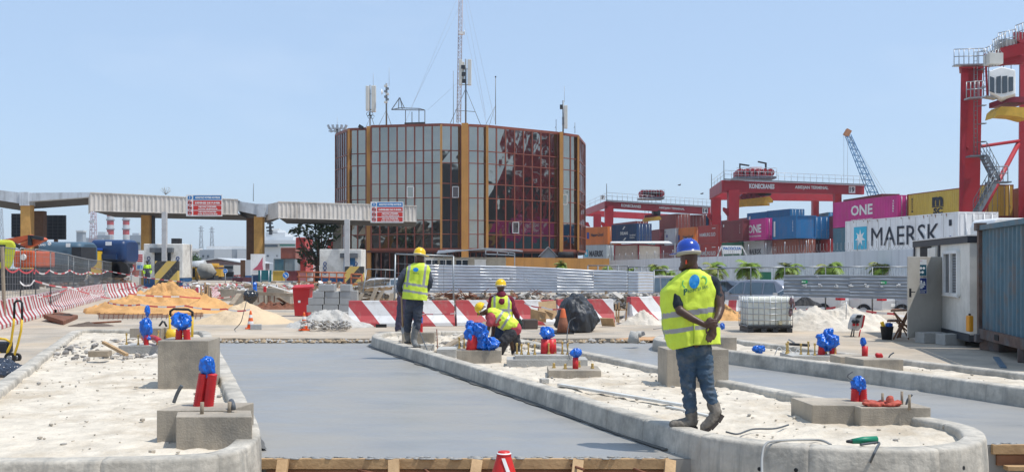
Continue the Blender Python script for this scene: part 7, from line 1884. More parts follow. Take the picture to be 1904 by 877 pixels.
# ================================================================== FAR LEFT BACKGROUND
def PB(mb,x0,x1,y0,y1,d,dep=4.0,mi=0):
 a,b=P(x0,y1,d),P(x1,y0,d);return mb.bb(a.x,b.x,d,d+dep,a.z,b.z,mi)
def far(name,label,cat,px,py,d,parts,group=None,kind=None):
 """parts: (part name, material, [(x0, x1, y0, y1, depth offset, depth)])"""
 t=thing(name,label,cat,P(px,py,d),0,group)
 for nm,mt,bxs in parts:
  for b in bxs:PB(MB(),b[0],b[1],b[2],b[3],d+(b[4]if len(b)>4 else 0),b[5]if len(b)>5 else 3).build(nm,mt,t)
 return t
m_fw=M('far white cladding',(.5,.52,.53),.7,var=.08,scale=.1);m_fg=M('far grey cladding',(.3,.33,.36),.7,var=.1,scale=.1);m_tank=M('blue grey tank paint',(.06,.11,.155),.5,var=.15,scale=1);m_navy=M('navy tank paint',(.012,.04,.12),.4,var=.2,scale=1)
m_hv=M('lime hi vis cloth',(.52,.82,.03),.75,var=.12,scale=8,bump=.2);m_hy=M('yellow green cab paint',(.55,.58,.04),.45,var=.1)
m_win=M('far window',(.05,.07,.09),.3)
# striped power station chimneys
for i,(x0,x1,lab)in enumerate(((198.5,212,'red and white striped chimney beyond the navy tank, left of two'),(228,241,'red and white striped chimney beyond the navy tank, right of two'))):
 d=480;t=thing('chimney',lab,'chimney',P((x0+x1)/2,497,d),0,'power station chimneys');c=P((x0+x1)/2,497,d);r_=m(x1-x0,d)/2
 rows2=[497,436,427,418,410,402,390,380];mb=MB();mb.lathe([(r_*(.85 if k==0 else .9),zt(y,d))for k,y in enumerate(rows2)],(c.x,c.y,0),16,mis=[0,1,0,1,0,1,0]);mb.build('shaft',[m_fw,M('faded far red',(.42,.06,.06),.7)],t)
 for y in(410,427):MB().lathe([(r_*1.1,0),(r_*1.1,.8)],(c.x,c.y,zt(y,d)),16).build('gallery',m_fg,t)
t=thing('lattice_tower','red and white lattice tower left of the striped chimneys','tower',P(174,497,400),0,'far lattice towers');lattice(MB(),P(173,470,400),P(174,385,400),1.2,.7,14,.12).build('lattice',M('faded red and white',(.42,.3,.34)),t);MB().box(P(171,412,398),(2.2,1,.8)).build('dish',m_fw,t)
for px,lab,y0 in((374,'thin far pylon over the white warehouses, left of two',420),(394,'thin far pylon with cross arms over the warehouses, right of two',422)):
 t=thing('lattice_tower',lab,'tower',P(px,470,600),0,'far lattice towers');lattice(MB(),P(px,470,600),P(px,y0,600),1.0,.5,10,.12).build('lattice',m_fg,t);mb=MB();[mb.bar(P(px-5,y,600),P(px+5,y,600),.25)for y in(y0+4,y0+9)];mb.build('cross_arm',m_fg,t)
t=thing('lattice_tower','hazy thin pylon at the far left edge','tower',P(3,470,600),0,'far lattice towers');lattice(MB(),P(3,480,600),P(3,388,600),1.2,.4,12,.12).build('lattice',m_fg,t)
far('silo','pale grey silo block left of the chimneys','silo',148,470,380,[('shell',m_fg,[(142,154,429,497)]),('rim',m_fw,[(141,155,428,431,-.5)])])
far('power_station','grey power station blocks at the foot of the chimneys','building',210,497,430,[('block',m_fg,[(158,190,442,497),(180,204,437,497,2),(241,262,437,497),(232,246,446,497,-2)]),('window',m_win,[(246,260,450,455,-.1,.2),(184,196,446,449,1.9,.2)]),('duct',m_fw,[(182,196,431,437,3),(246,258,433,437,3)])])
far('warehouse','long white warehouse with yellow sign right of the left booth','warehouse',345,497,300,[('wall',m_fw,[(318,372,466,497)]),('roof',m_white,[(318,371,462,466.5,-1)]),('sign',m_yellow,[(340,349,460.5,463,-2,.3)])])
far('warehouse','big pale grey warehouse with white roof between the canopies','warehouse',415,497,280,[('wall',m_fg,[(371,398,464,497),(430,458,463,497,.5)]),('end_wall',m_fw,[(398,430,463,497,.2),(441,460,464,497,.1)]),('roof',m_white,[(384,460,457.5,464,1)]),('window',m_win,[(376,379,474,478,-.2,.2),(385,388,474,478,-.2,.2)])])
t=thing('warehouse','low brownish gabled warehouse behind the machines','warehouse',P(400,505,170));d=170
MB().slab([P(362,520,d),P(448,520,d),P(448,489,d),P(403,482.5,d),P(362,489,d)],(0,20,0)).build('wall',M('mauve brown cladding',(.2,.14,.15),.8),t);MB().slab([P(350,488.5,d-1),P(403,481,d-1),P(450,489,d-1),P(450,487.5,d-1),P(403,479,d-1),P(350,486.5,d-1)],(0,22,0)).build('roof',m_fw,t)
far('red_hut','small red hut between the navy tank and the notice','hut',250,520,110,[('wall',M('brick red wall',(.3,.07,.04),.8),[(234,252,464,512)]),('orange_panel',m_orange,[(240,247,478,500,-.1,.1)])])
# vehicles behind the left fence
t=thing('loader','yellow green machine cab at the left edge behind the fence','machine',P(10,545,44));d=44
MB().slab([P(-60,500,d),P(20,500,d),P(25,486,d),P(31,455,d),P(24,446,d),P(-60,444,d)],(-.75,1.2,0)).build('cab',m_hy,t,bevel=.12);MB().slab([P(-60,487,d-.03),P(6,487,d-.03),P(10,455,d-.03),P(-60,453,d-.03)],(0,.02,0)).build('window',m_glassdark,t);MB().slab([P(-60,540,d),P(14,540,d),P(14,500,d),P(-60,500,d)],(0,3,0)).build('chassis',m_dark,t)
t=thing('excavator','orange excavator with two arm sections behind the left fence','excavator',P(45,545,50));d=50;m_ex=M('excavator orange',(.58,.11,.035),.45,var=.15)
for q in([(-20,450),(55,436),(58,442),(30,452),(-20,462)],[(34,455),(50,448),(78,441),(83,445),(62,456),(42,462)]):MB().slab([P(x_,y_,d)for x_,y_ in q][::-1],(0,.4,0)).build('arm',m_ex,t)
for a_,b_ in(((22,452),(44,462)),((56,437),(56,456)),((58,440),(80,444))):MB().bar(P(*a_,d-.1),P(*b_,d-.1),.16).build('cylinder',m_dark,t)
PB(MB(),24,62,466,497,d+1,2.5).build('body',m_ex,t,bevel=.1);PB(MB(),22,64,500,520,d+1,2.5).build('tracks',m_dark,t);MB().lathe([(.16,0),(.14,.1)],P(44,478,d+.98),16,rot=rt).build('round_badge',m_white,t)
def tanker(x0,x1,y0,y1,d,mt,label,txt=None):
 t=thing('tank_truck',label,'tank truck',P((x0+x1)/2,545,d));a,b=P(x0,y1,d),P(x1,y0,d);r_=(b.z-a.z)/2*1.05;c=(a.z+b.z)/2
 def se(u,v):
  g_=u*2*math.pi;k=min(1,.82+min(v,1-v)*3);f=lambda q:math.copysign(abs(q)**.42,q)
  return(a.x+(b.x-a.x)*v,d+1.2+f(math.cos(g_))*1.2*k,c+f(math.sin(g_))*r_*k)
 mb=MB();mb.grid(se,28,14,closeu=True);n=len(mb.v)
 mb.f+=[list(range(28))[::-1],list(range(n-28,n))];mb.mi+=[0,0];mb.sm+=[False,False]
 mb.build('tank',mt,t);PB(MB(),x0+4,x1-4,y1-1,y1+9,d+.4,1.6).build('chassis',m_dark,t)
 for i in range(4):
  x_=x0+(x1-x0)*(.2+.22*i);p=P(x_,y1+12,d);mb=MB();mb.tube([p+Vector((0,-.0,0)),p+Vector((0,.35,0))],.5,16);mb.build('wheel',m_black,t)
 return t,a,b
t,a,b=tanker(68,151,450,496,56,m_tank,'long blue grey tank trailer behind the left fence');PB(MB(),122.5,130,452,459,55.9,.05).build('placard',m_white,t);PB(MB(),133,151,459,485,55.7,2).build('end_box',m_dark,t)
mb=MB();letters(mb,'CAMO',P(71,457,55.8),(1,0,0),(0,0,1),m(14,56),m(4,56),.05);mb.build('lettering',m_white,t);MB().lathe([(.1,0),(.09,.03)],P(92,453,55.85),12,rot=rt).build('round_badge',m_white,t)
t,a,b=tanker(165,233,446,489,62,m_navy,'rounded navy tank truck with white plate before the chimneys');PB(MB(),196,207,449,456,61.9,.05).build('plate',m_white,t);PB(MB(),184,216,472,482,61.85,.2).build('side_locker',m_navy,t)
far('yellow_rack','yellow and black frame between the two tanks','frame',157,540,60,[('upright',m_yellow,[(152,155,462,510),(163,165,466,510)]),('crossbar',M('bright blue beam',(.02,.08,.35)),[(151,166,460,464)])])
# road traffic between the booths
m_ym=M('machine yellow',(.62,.36,.03),.5,var=.15)
t=far('parked_truck','white truck front beside the left booth','truck',346,530,110,[('cab',m_fw,[(339,352,486,519)]),('windscreen',m_win,[(340,350,494,502,-.1,.1)]),('bumper',m_fg,[(339,352,510,516,-.3,.3)])])
t=far('site_machine','yellow machine cage right of the white truck front','machine',358,530,100,[('frame',m_ym,[(352,354,496,520),(363,365,496,520),(352,365,496,498),(352,366,515,520)]),('engine',m_dark,[(355,362,503,515,.3)])])
t=thing('concrete_mixer','grey concrete mixer drum among the yellow machines','mixer',P(384,530,100));d=100
mb=MB();mb.tube([P(369,505,d),P(374,503,d),P(388,504,d),P(399,511,d)],[.35,.75,.8,.35],16);mb.build('drum',m_conc,t);PB(MB(),372,398,512,519,d-.2,1.5).build('chassis',m_dark,t);mb=MB();mb.tube([P(358,496,d+6),P(382,494,d+6)],.6,12);mb.build('white_tank',m_fw,t)
far('site_machine','yellow loader group behind the mixer drum','machine',395,530,120,[('boom',m_ym,[(384,404,493,496),(400,411,500,514),(390,394,489,500)]),('cab',m_ym,[(436,441,503,516)]),('body',m_dark,[(402,412,506,518,.5)])])
far('parked_truck','white truck with dark windscreen behind the dark blue sign','truck',426,530,100,[('cab',m_fw,[(416,434,492.5,511)]),('windscreen',m_win,[(417,433,494,499,-.1,.1)]),('bonnet',m_dark,[(417,433,505,514,-.2,.4)]),('flatbed',m_fg,[(424,441,514,517,-.6)])])
far('shipping_container','small red container behind the white truck','container',442,530,112,[('body',cmat('red'),[(435,448,497,515)]),('lock_bar',m_galv,[(439,439.5,497,515,-.1,.1),(443,443.5,497,515,-.1,.1)])])
far('parked_van','dark vehicle low on the road beyond the stakes','van',440,530,80,[('body',M('dark maroon paint',(.08,.02,.03),.4),[(432,452,516,524)]),('wheel',m_black,[(434,437,523,526,-.1,.3),(446,449,523,526,-.1,.3)])])
far('white_door_panel','white cabinet beside the ochre column between the canopies','cabinet',461,530,88,[('body',m_fw,[(456,466,483,512)]),('blue_base',M('blue painted base',(.01,.09,.24)),[(456,466,512,527)])])
far('gate_panel','tall rusty brown panel left of the white cabinet','panel',451,530,90,[('panel',m_brown,[(447,455,483,518)]),('base',m_brown,[(448,456,518,524)])])
# ship's bridge
t=thing('ship','white ship superstructure with black mast rising behind the containers','ship',P(515,500,330));d=330;m_sh=M('ship white',(.62,.64,.65),.6,var=.05,scale=.1)
for x0,x1,y0,y1,o in((478,560,452,520,0),(486,545,440,452,1),(480,552,446,453,-2),(494,530,432,441,2),(503,516,426,433,2)):PB(MB(),x0,x1,y0,y1,d+o,12).build('deck_house',m_sh,t)
PB(MB(),482,516,454,459,d-2.3,.4).build('bridge_window',m_win,t);PB(MB(),520,548,454,457,d-.3,.4).build('green_band',M('ship green',(.05,.25,.22)),t)
mb=MB()
for a_,b_ in(((502,436),(502,408)),((505,436),(502,415)),((495,423),(509,422)),((497,415),(507,415)),((496,429),(508,428)),((499,412),(497,405))):mb.bar(P(*a_,d+2),P(*b_,d+2),.55)
mb.build('mast',m_dark,t);MB().bar(P(506,427,d),P(520,426,d),.5).build('radar',m_white,t)
for x_,y_ in((491,478),(498,474),(496,474),(514,474)):PB(MB(),x_,x_+1.2,y_,y_+3,d-.3,.3).build('porthole',m_win,t)
# container stacks by the ship
for x0,x1,y0,y1,d_,c_,lab in((523,549,461,480.5,150,'brown2','rust orange container on top of the grey pair'),(509.5,528.5,481,503,150,'steelblue','grey blue container, left of the pair under the rust orange one'),(529,548,481,503,150,'dgrey','pale grey container, right of the pair under the rust orange one'),(508,527,504,528,149,'msc','yellow container at the bottom below the grey pair'),(528,556,504,528,150,'maroon','maroon container at the bottom beside the yellow one'),(551,567,442,462,156,'red','red container, top of the tall stack by the dark tree'),(550,567,462,483,155,'maroon','maroon container, second in the tall stack by the dark tree'),(550,568,483,505,154,'red','red container, third in the tall stack by the dark tree'),(568,588,435,457,170,'lgrey','pale container high behind the dark tree'),(564,592,480,520,160,'white','white container low behind the dark tree'),(610,622,445,470,165,'red','red container sliver left of the office block')):
 t=thing('shipping_container',lab,'container',P((x0+x1)/2,y1,d_),0,'container stacks by the ship');mb=MB();a,b=P(x0,y1,d_),P(x1,y0,d_);n=12;vs=[]
 for i in range(n*2+1):xx_=a.x+(b.x-a.x)*i/(2*n);vs+=[(xx_,d_+(.06 if i%2 else 0),a.z),(xx_,d_+(.06 if i%2 else 0),b.z)]
 mb.add(vs,[(2*i,2*i+2,2*i+3,2*i+1)for i in range(2*n)]);mb.bb(a.x+.02,b.x-.02,d_+.08,d_+6,a.z+.02,b.z-.02);mb.build('body',cmat(c_),t)
 mb=MB();[mb.bar(q_[0],q_[1],.14,.14,up=(1,0,0))for q_ in(((a.x,d_,a.z),(a.x,d_,b.z)),((b.x,d_,a.z),(b.x,d_,b.z)),((a.x,d_,a.z),(b.x,d_,a.z)),((a.x,d_,b.z),(b.x,d_,b.z)))];mb.build('frame',cmat('dgrey' if c_ in('steelblue','dgrey')else c_),t)
# trees
m_lf=M('dark leaf',(.035,.075,.02),.6,var=.4,scale=1);m_lf2=M('mid leaf',(.06,.11,.03),.6,var=.3,scale=1)
def leaves(mb,c,r,n,s,rr):
 for i in range(n):
  v=Vector((rr.gauss(0,1),rr.gauss(0,1),rr.gauss(0,1))).normalized()*r*rr.random()**.4;p=c+v
  a=Vector((rr.uniform(-1,1),rr.uniform(-1,1),rr.uniform(-.6,.3))).normalized();b_=a.cross(Vector((rr.uniform(-1,1),rr.uniform(-1,1),1))).normalized();k=s*rr.uniform(.6,1.3)
  mb.add([p-a*k,p+b_*k*.4,p+a*k,p-b_*k*.4],[(0,1,2,3)],rr.randrange(2))
def tree(label,px,d,limbs,s=.4,dens=90,base=530):
 rr=random.Random(int(px));t=thing('leafy_tree',label,'tree',P(px,base,d));tk=MB();cr_=MB();b0=P(px,base,d);f_=P(px,base-35,d)
 tk.tube([b0,f_],[.28,.18],8)
 for x_,y_,r_ in limbs:q=P(x_,y_,d+rr.uniform(-1,1));tk.tube([f_,f_.lerp(q,.5)+Vector((rr.uniform(-.3,.3),0,-.2)),q],[.14,.08,.04],5);leaves(cr_,q,r_,int(dens*r_),s,rr)
 tk.build('trunk',m_brown,t);cr_.build('crown',[m_lf,m_lf2],t)
tree('dark loose tree beside the containers, left of the office block',590,96,[(552,428,.7),(571,432,.9),(561,419,.5),(585,415,.9),(598,420,1.0),(612,416,.9),(617,428,1.0),(588,443,1.2),(603,447,1.2),(575,462,1.1),(597,465,.9),(567,476,.9),(610,455,.9),(585,484,1.0),(592,430,.9)],.34,48)
tree('small round green tree right of the left booth',357,160,[(353,487,1.3),(358,484,1.4),(362,490,1.2),(356,493,1.4)],.4,110,520)
t=thing('dry_shrub','bare wispy shrub growing on the left canopy roof','shrub',P(308,362,92));mb=MB();rr=random.Random(2)
for i in range(16):q=P(308,362,92);mb.tube([q,q+Vector((rr.uniform(-.5,.4),rr.uniform(-.3,.3),rr.uniform(.3,.75)))],.012,3)
mb.build('twigs',m_greywood,t);mb=MB();leaves(mb,P(308,353,92),.4,40,.05,rr);mb.build('leaves',[m_lf2,m_greywood],t)
p=P(471,374,92);mb=MB();mb.tube([p,P(471.5,341,92)],.03,4);tag(mb.build('aerial_rod',m_ant),'thin rod rising from the frame between the canopies','aerial')
# ------------------------------------------------------------------ unseen quay crane and sheds added outside the frame for the office glass to mirror
t=thing('quay_crane','tall red quay crane added beyond the right edge, seen only mirrored in the office glass','crane',(94,90,-.34));m_rd=M('dark machinery grey',(.05,.05,.06),.6)
U_=Vector((.63,.77,0));O_=Vector((89.0,84.0,0))
def qp(u,z,o=0):return O_+U_*u+Vector((o,0,z))
for u in(0,8,15):MB().bar(qp(u,-.3),qp(u,44),1.9,1.9,up=U_).build('leg',m_crane,t)
for z,h in((9.5,1.6),(20,2.2),(31,2.6)):MB().bar(qp(-.5,z,-.5),qp(16,z,-.5),1.8,h).build('beam',m_crane,t)
for a_,b_ in(((0,10),(7.5,20)),((7.5,20),(13,10)),((0,21),(7.5,30)),((13,21),(7.5,31))):MB().bar(qp(*a_),qp(*b_),.8,.8).build('brace',m_crane,t)
for u0,u1,z0,z1,mt_ in((1,6.5,22,26,m_crane),(8,12.5,23,29,m_crane),(2.5,5,12,15.5,m_rd),(9,12,12.5,17,m_rd),(4.5,6.5,27,29.4,m_rd),(5.6,7,16,18.4,m_white)):MB().slab([qp(u0,z0,.5),qp(u1,z0,.5),qp(u1,z1,.5),qp(u0,z1,.5)],(3,-2,0)).build('machinery_house',mt_,t)
rr=random.Random(5);mb=MB()
for i in range(26):u,z=rr.uniform(0,14),rr.uniform(10,30);mb.bar(qp(u,z,-1),qp(u+rr.uniform(-2,2),z+rr.uniform(-2.5,2.5),-1),.2,.2)
mb.build('ladders_and_pipes',m_rd,t)
for lab,x0,x1,y0,y1,z1,mt_ in(('dark block added behind the quay crane to keep pale sky out of the office glass',108,150,70,112,22,M('dark shed cladding',(.05,.045,.05),.8)),('long dark warehouse added behind the viewer, seen only mirrored low in the office glass',-150,34,-85,-60,11.5,M('brown shed cladding',(.11,.09,.08),.8)),('tall dark block added behind the viewer, seen only mirrored beside the ochre column',44,84,-60,-30,29,M('dark silo cladding',(.06,.06,.075),.8))):
 t=thing('offscreen_shed',lab,'shed',((x0+x1)/2,y0,-.34));MB().bb(x0,x1,y0,y1,-.34,z1).build('wall',mt_,t);MB().bb(x0-.4,x1+.4,y0-.4,y1+.4,z1+.003,z1+.5).build('roof',m_fg,t)
 for k in range(6):xx_=x0+(x1-x0)*(k+.5)/6;MB().bb(xx_-2,xx_+2,y0-.1 if y0>0 else y1,y0 if y0>0 else y1+.1,0,5).build('door',m_white if k%2 else m_navy,t)
# ================================================================== PEOPLE
m_skin=M('dark brown skin',(.075,.036,.022),.45,var=.2,scale=6,spec=.5)
m_jean=M('dusty blue jeans',(.045,.085,.135),.85,var=.3,scale=9,bump=.3,bscale=40,dirt=((.2,.2,.19),.5,5))
m_ref=M('grey reflective band',(.36,.36,.37),.4,.1,var=.1);m_boot=M('worn grey brown leather',(.17,.15,.125),.75,var=.4,scale=14,dirt=((.3,.27,.22),.6,9))
m_hel=M('blue helmet plastic',(.008,.05,.36),.22,var=.05,spec=.7);m_hely=M('yellow helmet plastic',(.8,.52,.0),.25,var=.05,spec=.6)
m_slate=M('slate work cloth',(.045,.055,.08),.85,var=.3,scale=8,dirt=((.14,.14,.14),.4,6));m_strap=M('beige strap',(.42,.4,.33),.7)
m_lime=M('lime vest cloth',(.66,.82,.07),.7,var=.14,scale=5,bump=.25,bscale=20)
def fig(t,name,D0,chains,mat,vox=.012,sm_=3,wr=0.0,wsc=(9,9,5),seed=1,extra=None,fn=None):
 mb=MB()
 for ch in chains:mb.caps([(P(c[0],c[1],D0+c[2]),c[3])for c in ch],12)
 for e in(extra or[]):mb.ell(P(e[0],e[1],D0+e[2]),e[3],14,rot=e[4]if len(e)>4 else None)
 b=blend(mb,vox,sm_,wr,wsc,seed)
 if fn:
  for k,f in enumerate(b.f):
   c=sum((b.v[i]for i in f),Vector())/len(f);b.mi[k]=fn(952+c.x*F/c.y,HY+(HC-c.z)*F/c.y,c.y-D0)
 return b.build(name,mat,t)
def helmet(t,px,py,dd,D0,r,mat,tilt=(0,0),brim=(-1,0),strap=True):
 c=P(px,py,D0+dd);Q=Matrix.Rotation(R(tilt[0]),3,'Y')@Matrix.Rotation(R(tilt[1]),3,'X');mb=MB()
 pr=[(1.06,-.02),(1.05,.04),(1.0,.07),(.99,.4),(.93,.72),(.78,1.0),(.55,1.2),(.28,1.32),(.06,1.36)]
 mb.lathe([(a*r,b*r*.92)for a,b in pr],c,28,sy=1.12,rot=Q)
 for o in(-.28,0,.28):
  mb.tube([c+Q@Vector((o*r+0,math.sin(a)*r*1.13*.98,math.cos(a)*r*1.24))for a in[k*.2-.9 for k in range(10)]],r*.05,6)
 b=Vector((brim[0],brim[1],0)).normalized();mb.ell(c+Q@(b*r*1.1),(r*.55,r*.6,r*.06),14,rot=Q)
 h=mb.build('helmet',mat,t)
 if strap:
  mb=MB();mb.lathe([(1.0*r,-.2*r),(1.07*r,-.05*r),(1.08*r,.06*r),(1.03*r,.09*r)],c,24,sy=1.12,rot=Q);mb.build('headband',m_strap,h)
def loftvest(t,D0,rings,hem,mats,fn,seed=1,nu=72,nv=46,wr=.012,name='safety_vest',fl=None):
 """rings: (py, cx, half width px, half depth m, depth offset)"""
 mb=MB();y0=rings[0][0]
 def at(y):
  for a,b in zip(rings,rings[1:]):
   if y<=b[0]:k=(y-a[0])/(b[0]-a[0]);return[a[i]+(b[i]-a[i])*k for i in range(1,5)]
  return list(rings[-1][1:])
 def f(u,v):
  g_=u*2*math.pi;cg,sg=math.cos(g_),math.sin(g_)
  y=y0+(hem(cg,sg)-y0)*v;cx,hw,hd,dd=at(y)
  sx=math.copysign(abs(cg)**.8,cg);sy=math.copysign(abs(sg)**.85,sg)
  px=cx+sx*hw+(fl(cg,sg,y)if fl else 0)
  p=P(px,y,D0+dd+sy*hd)
  q=Vector((p.x*9,p.y*9,p.z*3.2))+Vector((seed,0,0))
  w_=(1-abs(noise.noise(q))*2.4)*wr+(1-abs(noise.noise(q*2.2))*2.4)*wr*.5
  n_=Vector((cg,sg,0));return p+n_*w_*min(1,v*4)
 mb.grid(f,nu,nv,closeu=True)
 for k,fc in enumerate(mb.f):
  c=sum((mb.v[i]for i in fc),Vector())/len(fc);mb.mi[k]=fn(952+c.x*F/c.y,HY+(HC-c.z)*F/c.y,c.y-D0)
 o=mb.build(name,mats,t);so_=o.modifiers.new('thick','SOLIDIFY');so_.thickness=.004
 bv=BVHTree.FromPolygons(mb.v,mb.f)
 def proj(p):
  e=Vector((0,0,HC));h=bv.ray_cast(e,(p-e).normalized());return h[0]+(e-h[0]).normalized()*.015 if h[0]else p
 return o,proj
def boot(t,D0,pts,mat,sole,vox=.009,name='boot'):
 b=fig(t,name,D0,[pts],mat,vox,2,.004,(20,20,20),3)
 mb=MB();
 for k in range(len(sole)-1):
  a,c=P(sole[k][0],sole[k][1],D0+sole[k][2]),P(sole[k+1][0],sole[k+1][1],D0+sole[k+1][2]);mb.bar(a,c,.1,.03)
 mb.build('sole',M('rubber sole',(.06,.05,.045),.9),b)

# ---- the strolling worker in the foreground, seen from behind, hands clasped on his back
D0=D(791,KT);t=thing('person','man in blue helmet, lime vest and jeans strolling away with hands clasped behind','person',P(1292,793,D0),0)
fig(t,'body',D0,[
[(1287,496,.0,.062),(1289,512,.01,.065)],
[(1262,524,.02,.07),(1289,520,.02,.085),(1318,522,.02,.07)],[(1289,525,.02,.12),(1290,560,.03,.14),(1290,600,.03,.135),(1290,640,.02,.14)],
[(1254,530,-.02,.062),(1257,552,-.07,.052),(1264,577,-.13,.043)],[(1264,577,-.13,.044),(1288,592,-.2,.038),(1310,603,-.235,.028)],
[(1328,528,-.0,.062),(1336,550,-.04,.056),(1339,573,-.1,.047)],[(1339,573,-.1,.046),(1335,588,-.17,.038),(1328,600,-.22,.028)],
[(1328,600,-.22,.029),(1325,611,-.235,.03),(1321,619,-.24,.028)],
[(1330,611,-.235,.013),(1331,622,-.24,.011),(1327,630,-.25,.010)],[(1325,617,-.245,.012),(1325,627,-.25,.011),(1321,635,-.262,.0095)],[(1321,618,-.248,.012),(1319,628,-.255,.011),(1316,635,-.268,.0095)],[(1317,617,-.245,.011),(1314,625,-.255,.010),(1313,631,-.262,.009)],[(1319,605,-.24,.012),(1313,612,-.26,.011),(1314,619,-.268,.0095)],
[(1310,603,-.235,.029),(1318,601,-.25,.027)],[(1318,597,-.262,.0115),(1325,593,-.262,.0105),(1331,594,-.25,.0095)],[(1320,600,-.268,.0115),(1328,598,-.268,.0105),(1334,599,-.25,.0095)],[(1320,604,-.268,.0115),(1328,603,-.268,.0105),(1334,605,-.25,.0095)],[(1318,607,-.265,.011),(1326,608,-.265,.010),(1331,610,-.25,.009)],[(1313,598,-.25,.012),(1317,592,-.255,.0105),(1322,590,-.25,.0095)],
[(1277,650,0,.08),(1280,708,0,.055),(1284,770,0,.042)],[(1303,650,0,.08),(1312,704,-.03,.055),(1326,756,-.09,.042)]],
m_skin,.0075,3,extra=[(1281,478,.01,(.088,.105,.125)),(1275,493,.03,(.058,.07,.05)),(1268,490,.1,(.02,.03,.02)),(1276,484,-.055,(.014,.018,.032)),(1268,499,.05,(.035,.04,.028))])
MB().caps([(P(1276,484,D0-.08),.007),(P(1276,489,D0-.085),.010)],8).build('ear_plug',M('orange red foam',(.8,.09,.03),.6),t)
m_shirt=M('dark navy shirt',(.012,.02,.03),.85,var=.2)
fig(t,'shirt',D0,[[(1279,511,.02,.075),(1296,508,.01,.07)],[(1256,528,-.01,.072),(1257,545,-.05,.067),(1261,566,-.1,.058)],[(1325,526,-.01,.07),(1334,548,-.02,.068),(1336,556,-.04,.065)],[(1289,530,.04,.12),(1290,640,.05,.12)]],m_shirt,.012,3,.006,(12,12,8),2)
fig(t,'jeans',D0,[[(1276,650,.0,.105),(1278,676,0,.09),(1279,706,-.005,.072),(1281,735,0,.064),(1284,762,.0,.06)],[(1304,650,0,.105),(1309,676,-.01,.09),(1312,703,-.035,.073),(1319,730,-.06,.064),(1325,749,-.085,.06)],[(1276,634,.01,.1),(1303,634,.01,.1)]],m_jean,.01,2,.011,(7,7,14),4,extra=[(1280,648,-.04,(.09,.09,.1)),(1300,648,-.04,(.09,.09,.1))])
mb=MB()
for a,b in(((1264,652),(1276,651)),((1306,650),(1318,650))):q0,q1=P(*a,D0-.145),P(*b,D0-.15);mb.slab([q0-Vector((0,0,.13)),q1-Vector((0,0,.13)),q1,q0],(0,.03,0))
fig(t,'sock',D0,[[(1284,762,0,.045),(1285,772,0,.045)]],M('dark sock',(.05,.03,.02),.9),.01,1)
boot(t,D0,[(1285,768,0,.062),(1287,783,0,.058),(1276,786,0,.055),(1262,788,-.01,.05),(1253,789,-.015,.048)],m_boot,[(1295,794,0),(1275,796,-.01),(1252,795.5,-.015)])
boot(t,D0,[(1326,752,-.09,.063),(1331,765,-.12,.058),(1326,778,-.13,.057),(1317,788,-.13,.055),(1310,794,-.12,.05)],m_boot,[(1341,770,-.13),(1333,783,-.14),(1321,796,-.14),(1307,802,-.12)])
def vfn(px,py,dd):
 q=py+(px-1290)*.13
 return 1 if(575<q<585 or 606<q<614)else 0
rings=[(501,1290,13,.075,.0),(507,1289,22,.1,0),(514,1288,33,.12,.01),(524,1287,42,.135,.01),(540,1286,47.5,.15,.02),(560,1286,47,.155,.03),(590,1288,46,.16,.03),(620,1290,46,.165,.03),(655,1290,47,.17,.03)]
def hem(cg,sg):
 if sg<0:return 641+9*max(0,-cg)**.7*(1 if cg>-.75 else(1+cg)*4)-2*cg
 return 636+4*cg-12*max(0,-cg)
vest,proj=loftvest(t,D0,rings,hem,[m_lime,m_ref],vfn,3,96,70,.014,fl=lambda cg,sg,y:-9*max(0,-cg-.55)*2.2*max(0,min(1,(y-528)/18))*max(0,1-max(0,y-612)/30))
c=lambda x_,y_:P(x_,y_,D0-.13)
mb=MB();n=26;pts=[proj(c(1291,523))]+[proj(c(1291+9.5*math.cos(a)+3*math.sin(a)*0-2.2*math.sin(a),523+13*math.sin(a)+1.5*math.cos(a)))for a in[k*2*math.pi/n for k in range(n)]]
r1=[proj(c(1291+4.7*math.cos(a)-1.1*math.sin(a),523+6.5*math.sin(a)))for a in[k*2*math.pi/n for k in range(n)]]
mb.add(pts+r1,[(0,n+1+k,n+1+(k+1)%n)for k in range(n)]+[(n+1+k,1+k,1+(k+1)%n,n+1+(k+1)%n)for k in range(n)])
mb.build('globe_print',M('globe blue print',(.0,.2,.55),.5,var=.3,scale=30,dirt=((.1,.4,.6),.5,22)),vest)
def arc(cx,cy,r0,a0,a1,w_,ry=1.2):
 vs=[]
 for k in range(13):
  a=R(a0+(a1-a0)*k/12)
  for q in(r0,r0+w_):vs.append(proj(c(cx+math.cos(a)*q,cy+math.sin(a)*q*ry)))
 return vs,[(2*k,2*k+1,2*k+3,2*k+2)for k in range(12)]
mb=MB();mb.add(*arc(1308,521,5,-120,60,2.2));mb.add(*arc(1275,527,5,100,230,2.2));mb.build('leaf_print',M('green print',(.12,.45,.12),.6),vest)
mb=MB();q0,q1=c(1279,545),c(1318,534.5);letters(mb,'RO-INTER SARL',q0,q1-q0,(0,0,1),(q1-q0).length,.03,.015,proj=proj);q0=c(1271,549);letters(mb,'P',q0,q1-q0,(0,0,1),.042,.062,.05,proj=proj);mb.build('lettering',M('faded dark green print',(.03,.14,.08),.6,var=.3,scale=40),vest)
helmet(t,1280,470,.01,D0,.116,m_hel,(-4,-6),(-1,.25))
MB().tube([P(1329+1.8*math.cos(a*.7),598+2.2*math.sin(a*.7),D0-.24+.02*math.sin(a))for a in range(9)],.006,6).build('wristband',m_strap,t)
mb=MB();q0=[proj(c(x_,y_))for x_,y_ in((1290,590),(1291,615),(1290,638))];mb.tube([p+Vector((0,.008,0))for p in q0],.006,5);mb.build('vest_seam',M('dark lime seam',(.4,.55,.04),.8),vest)

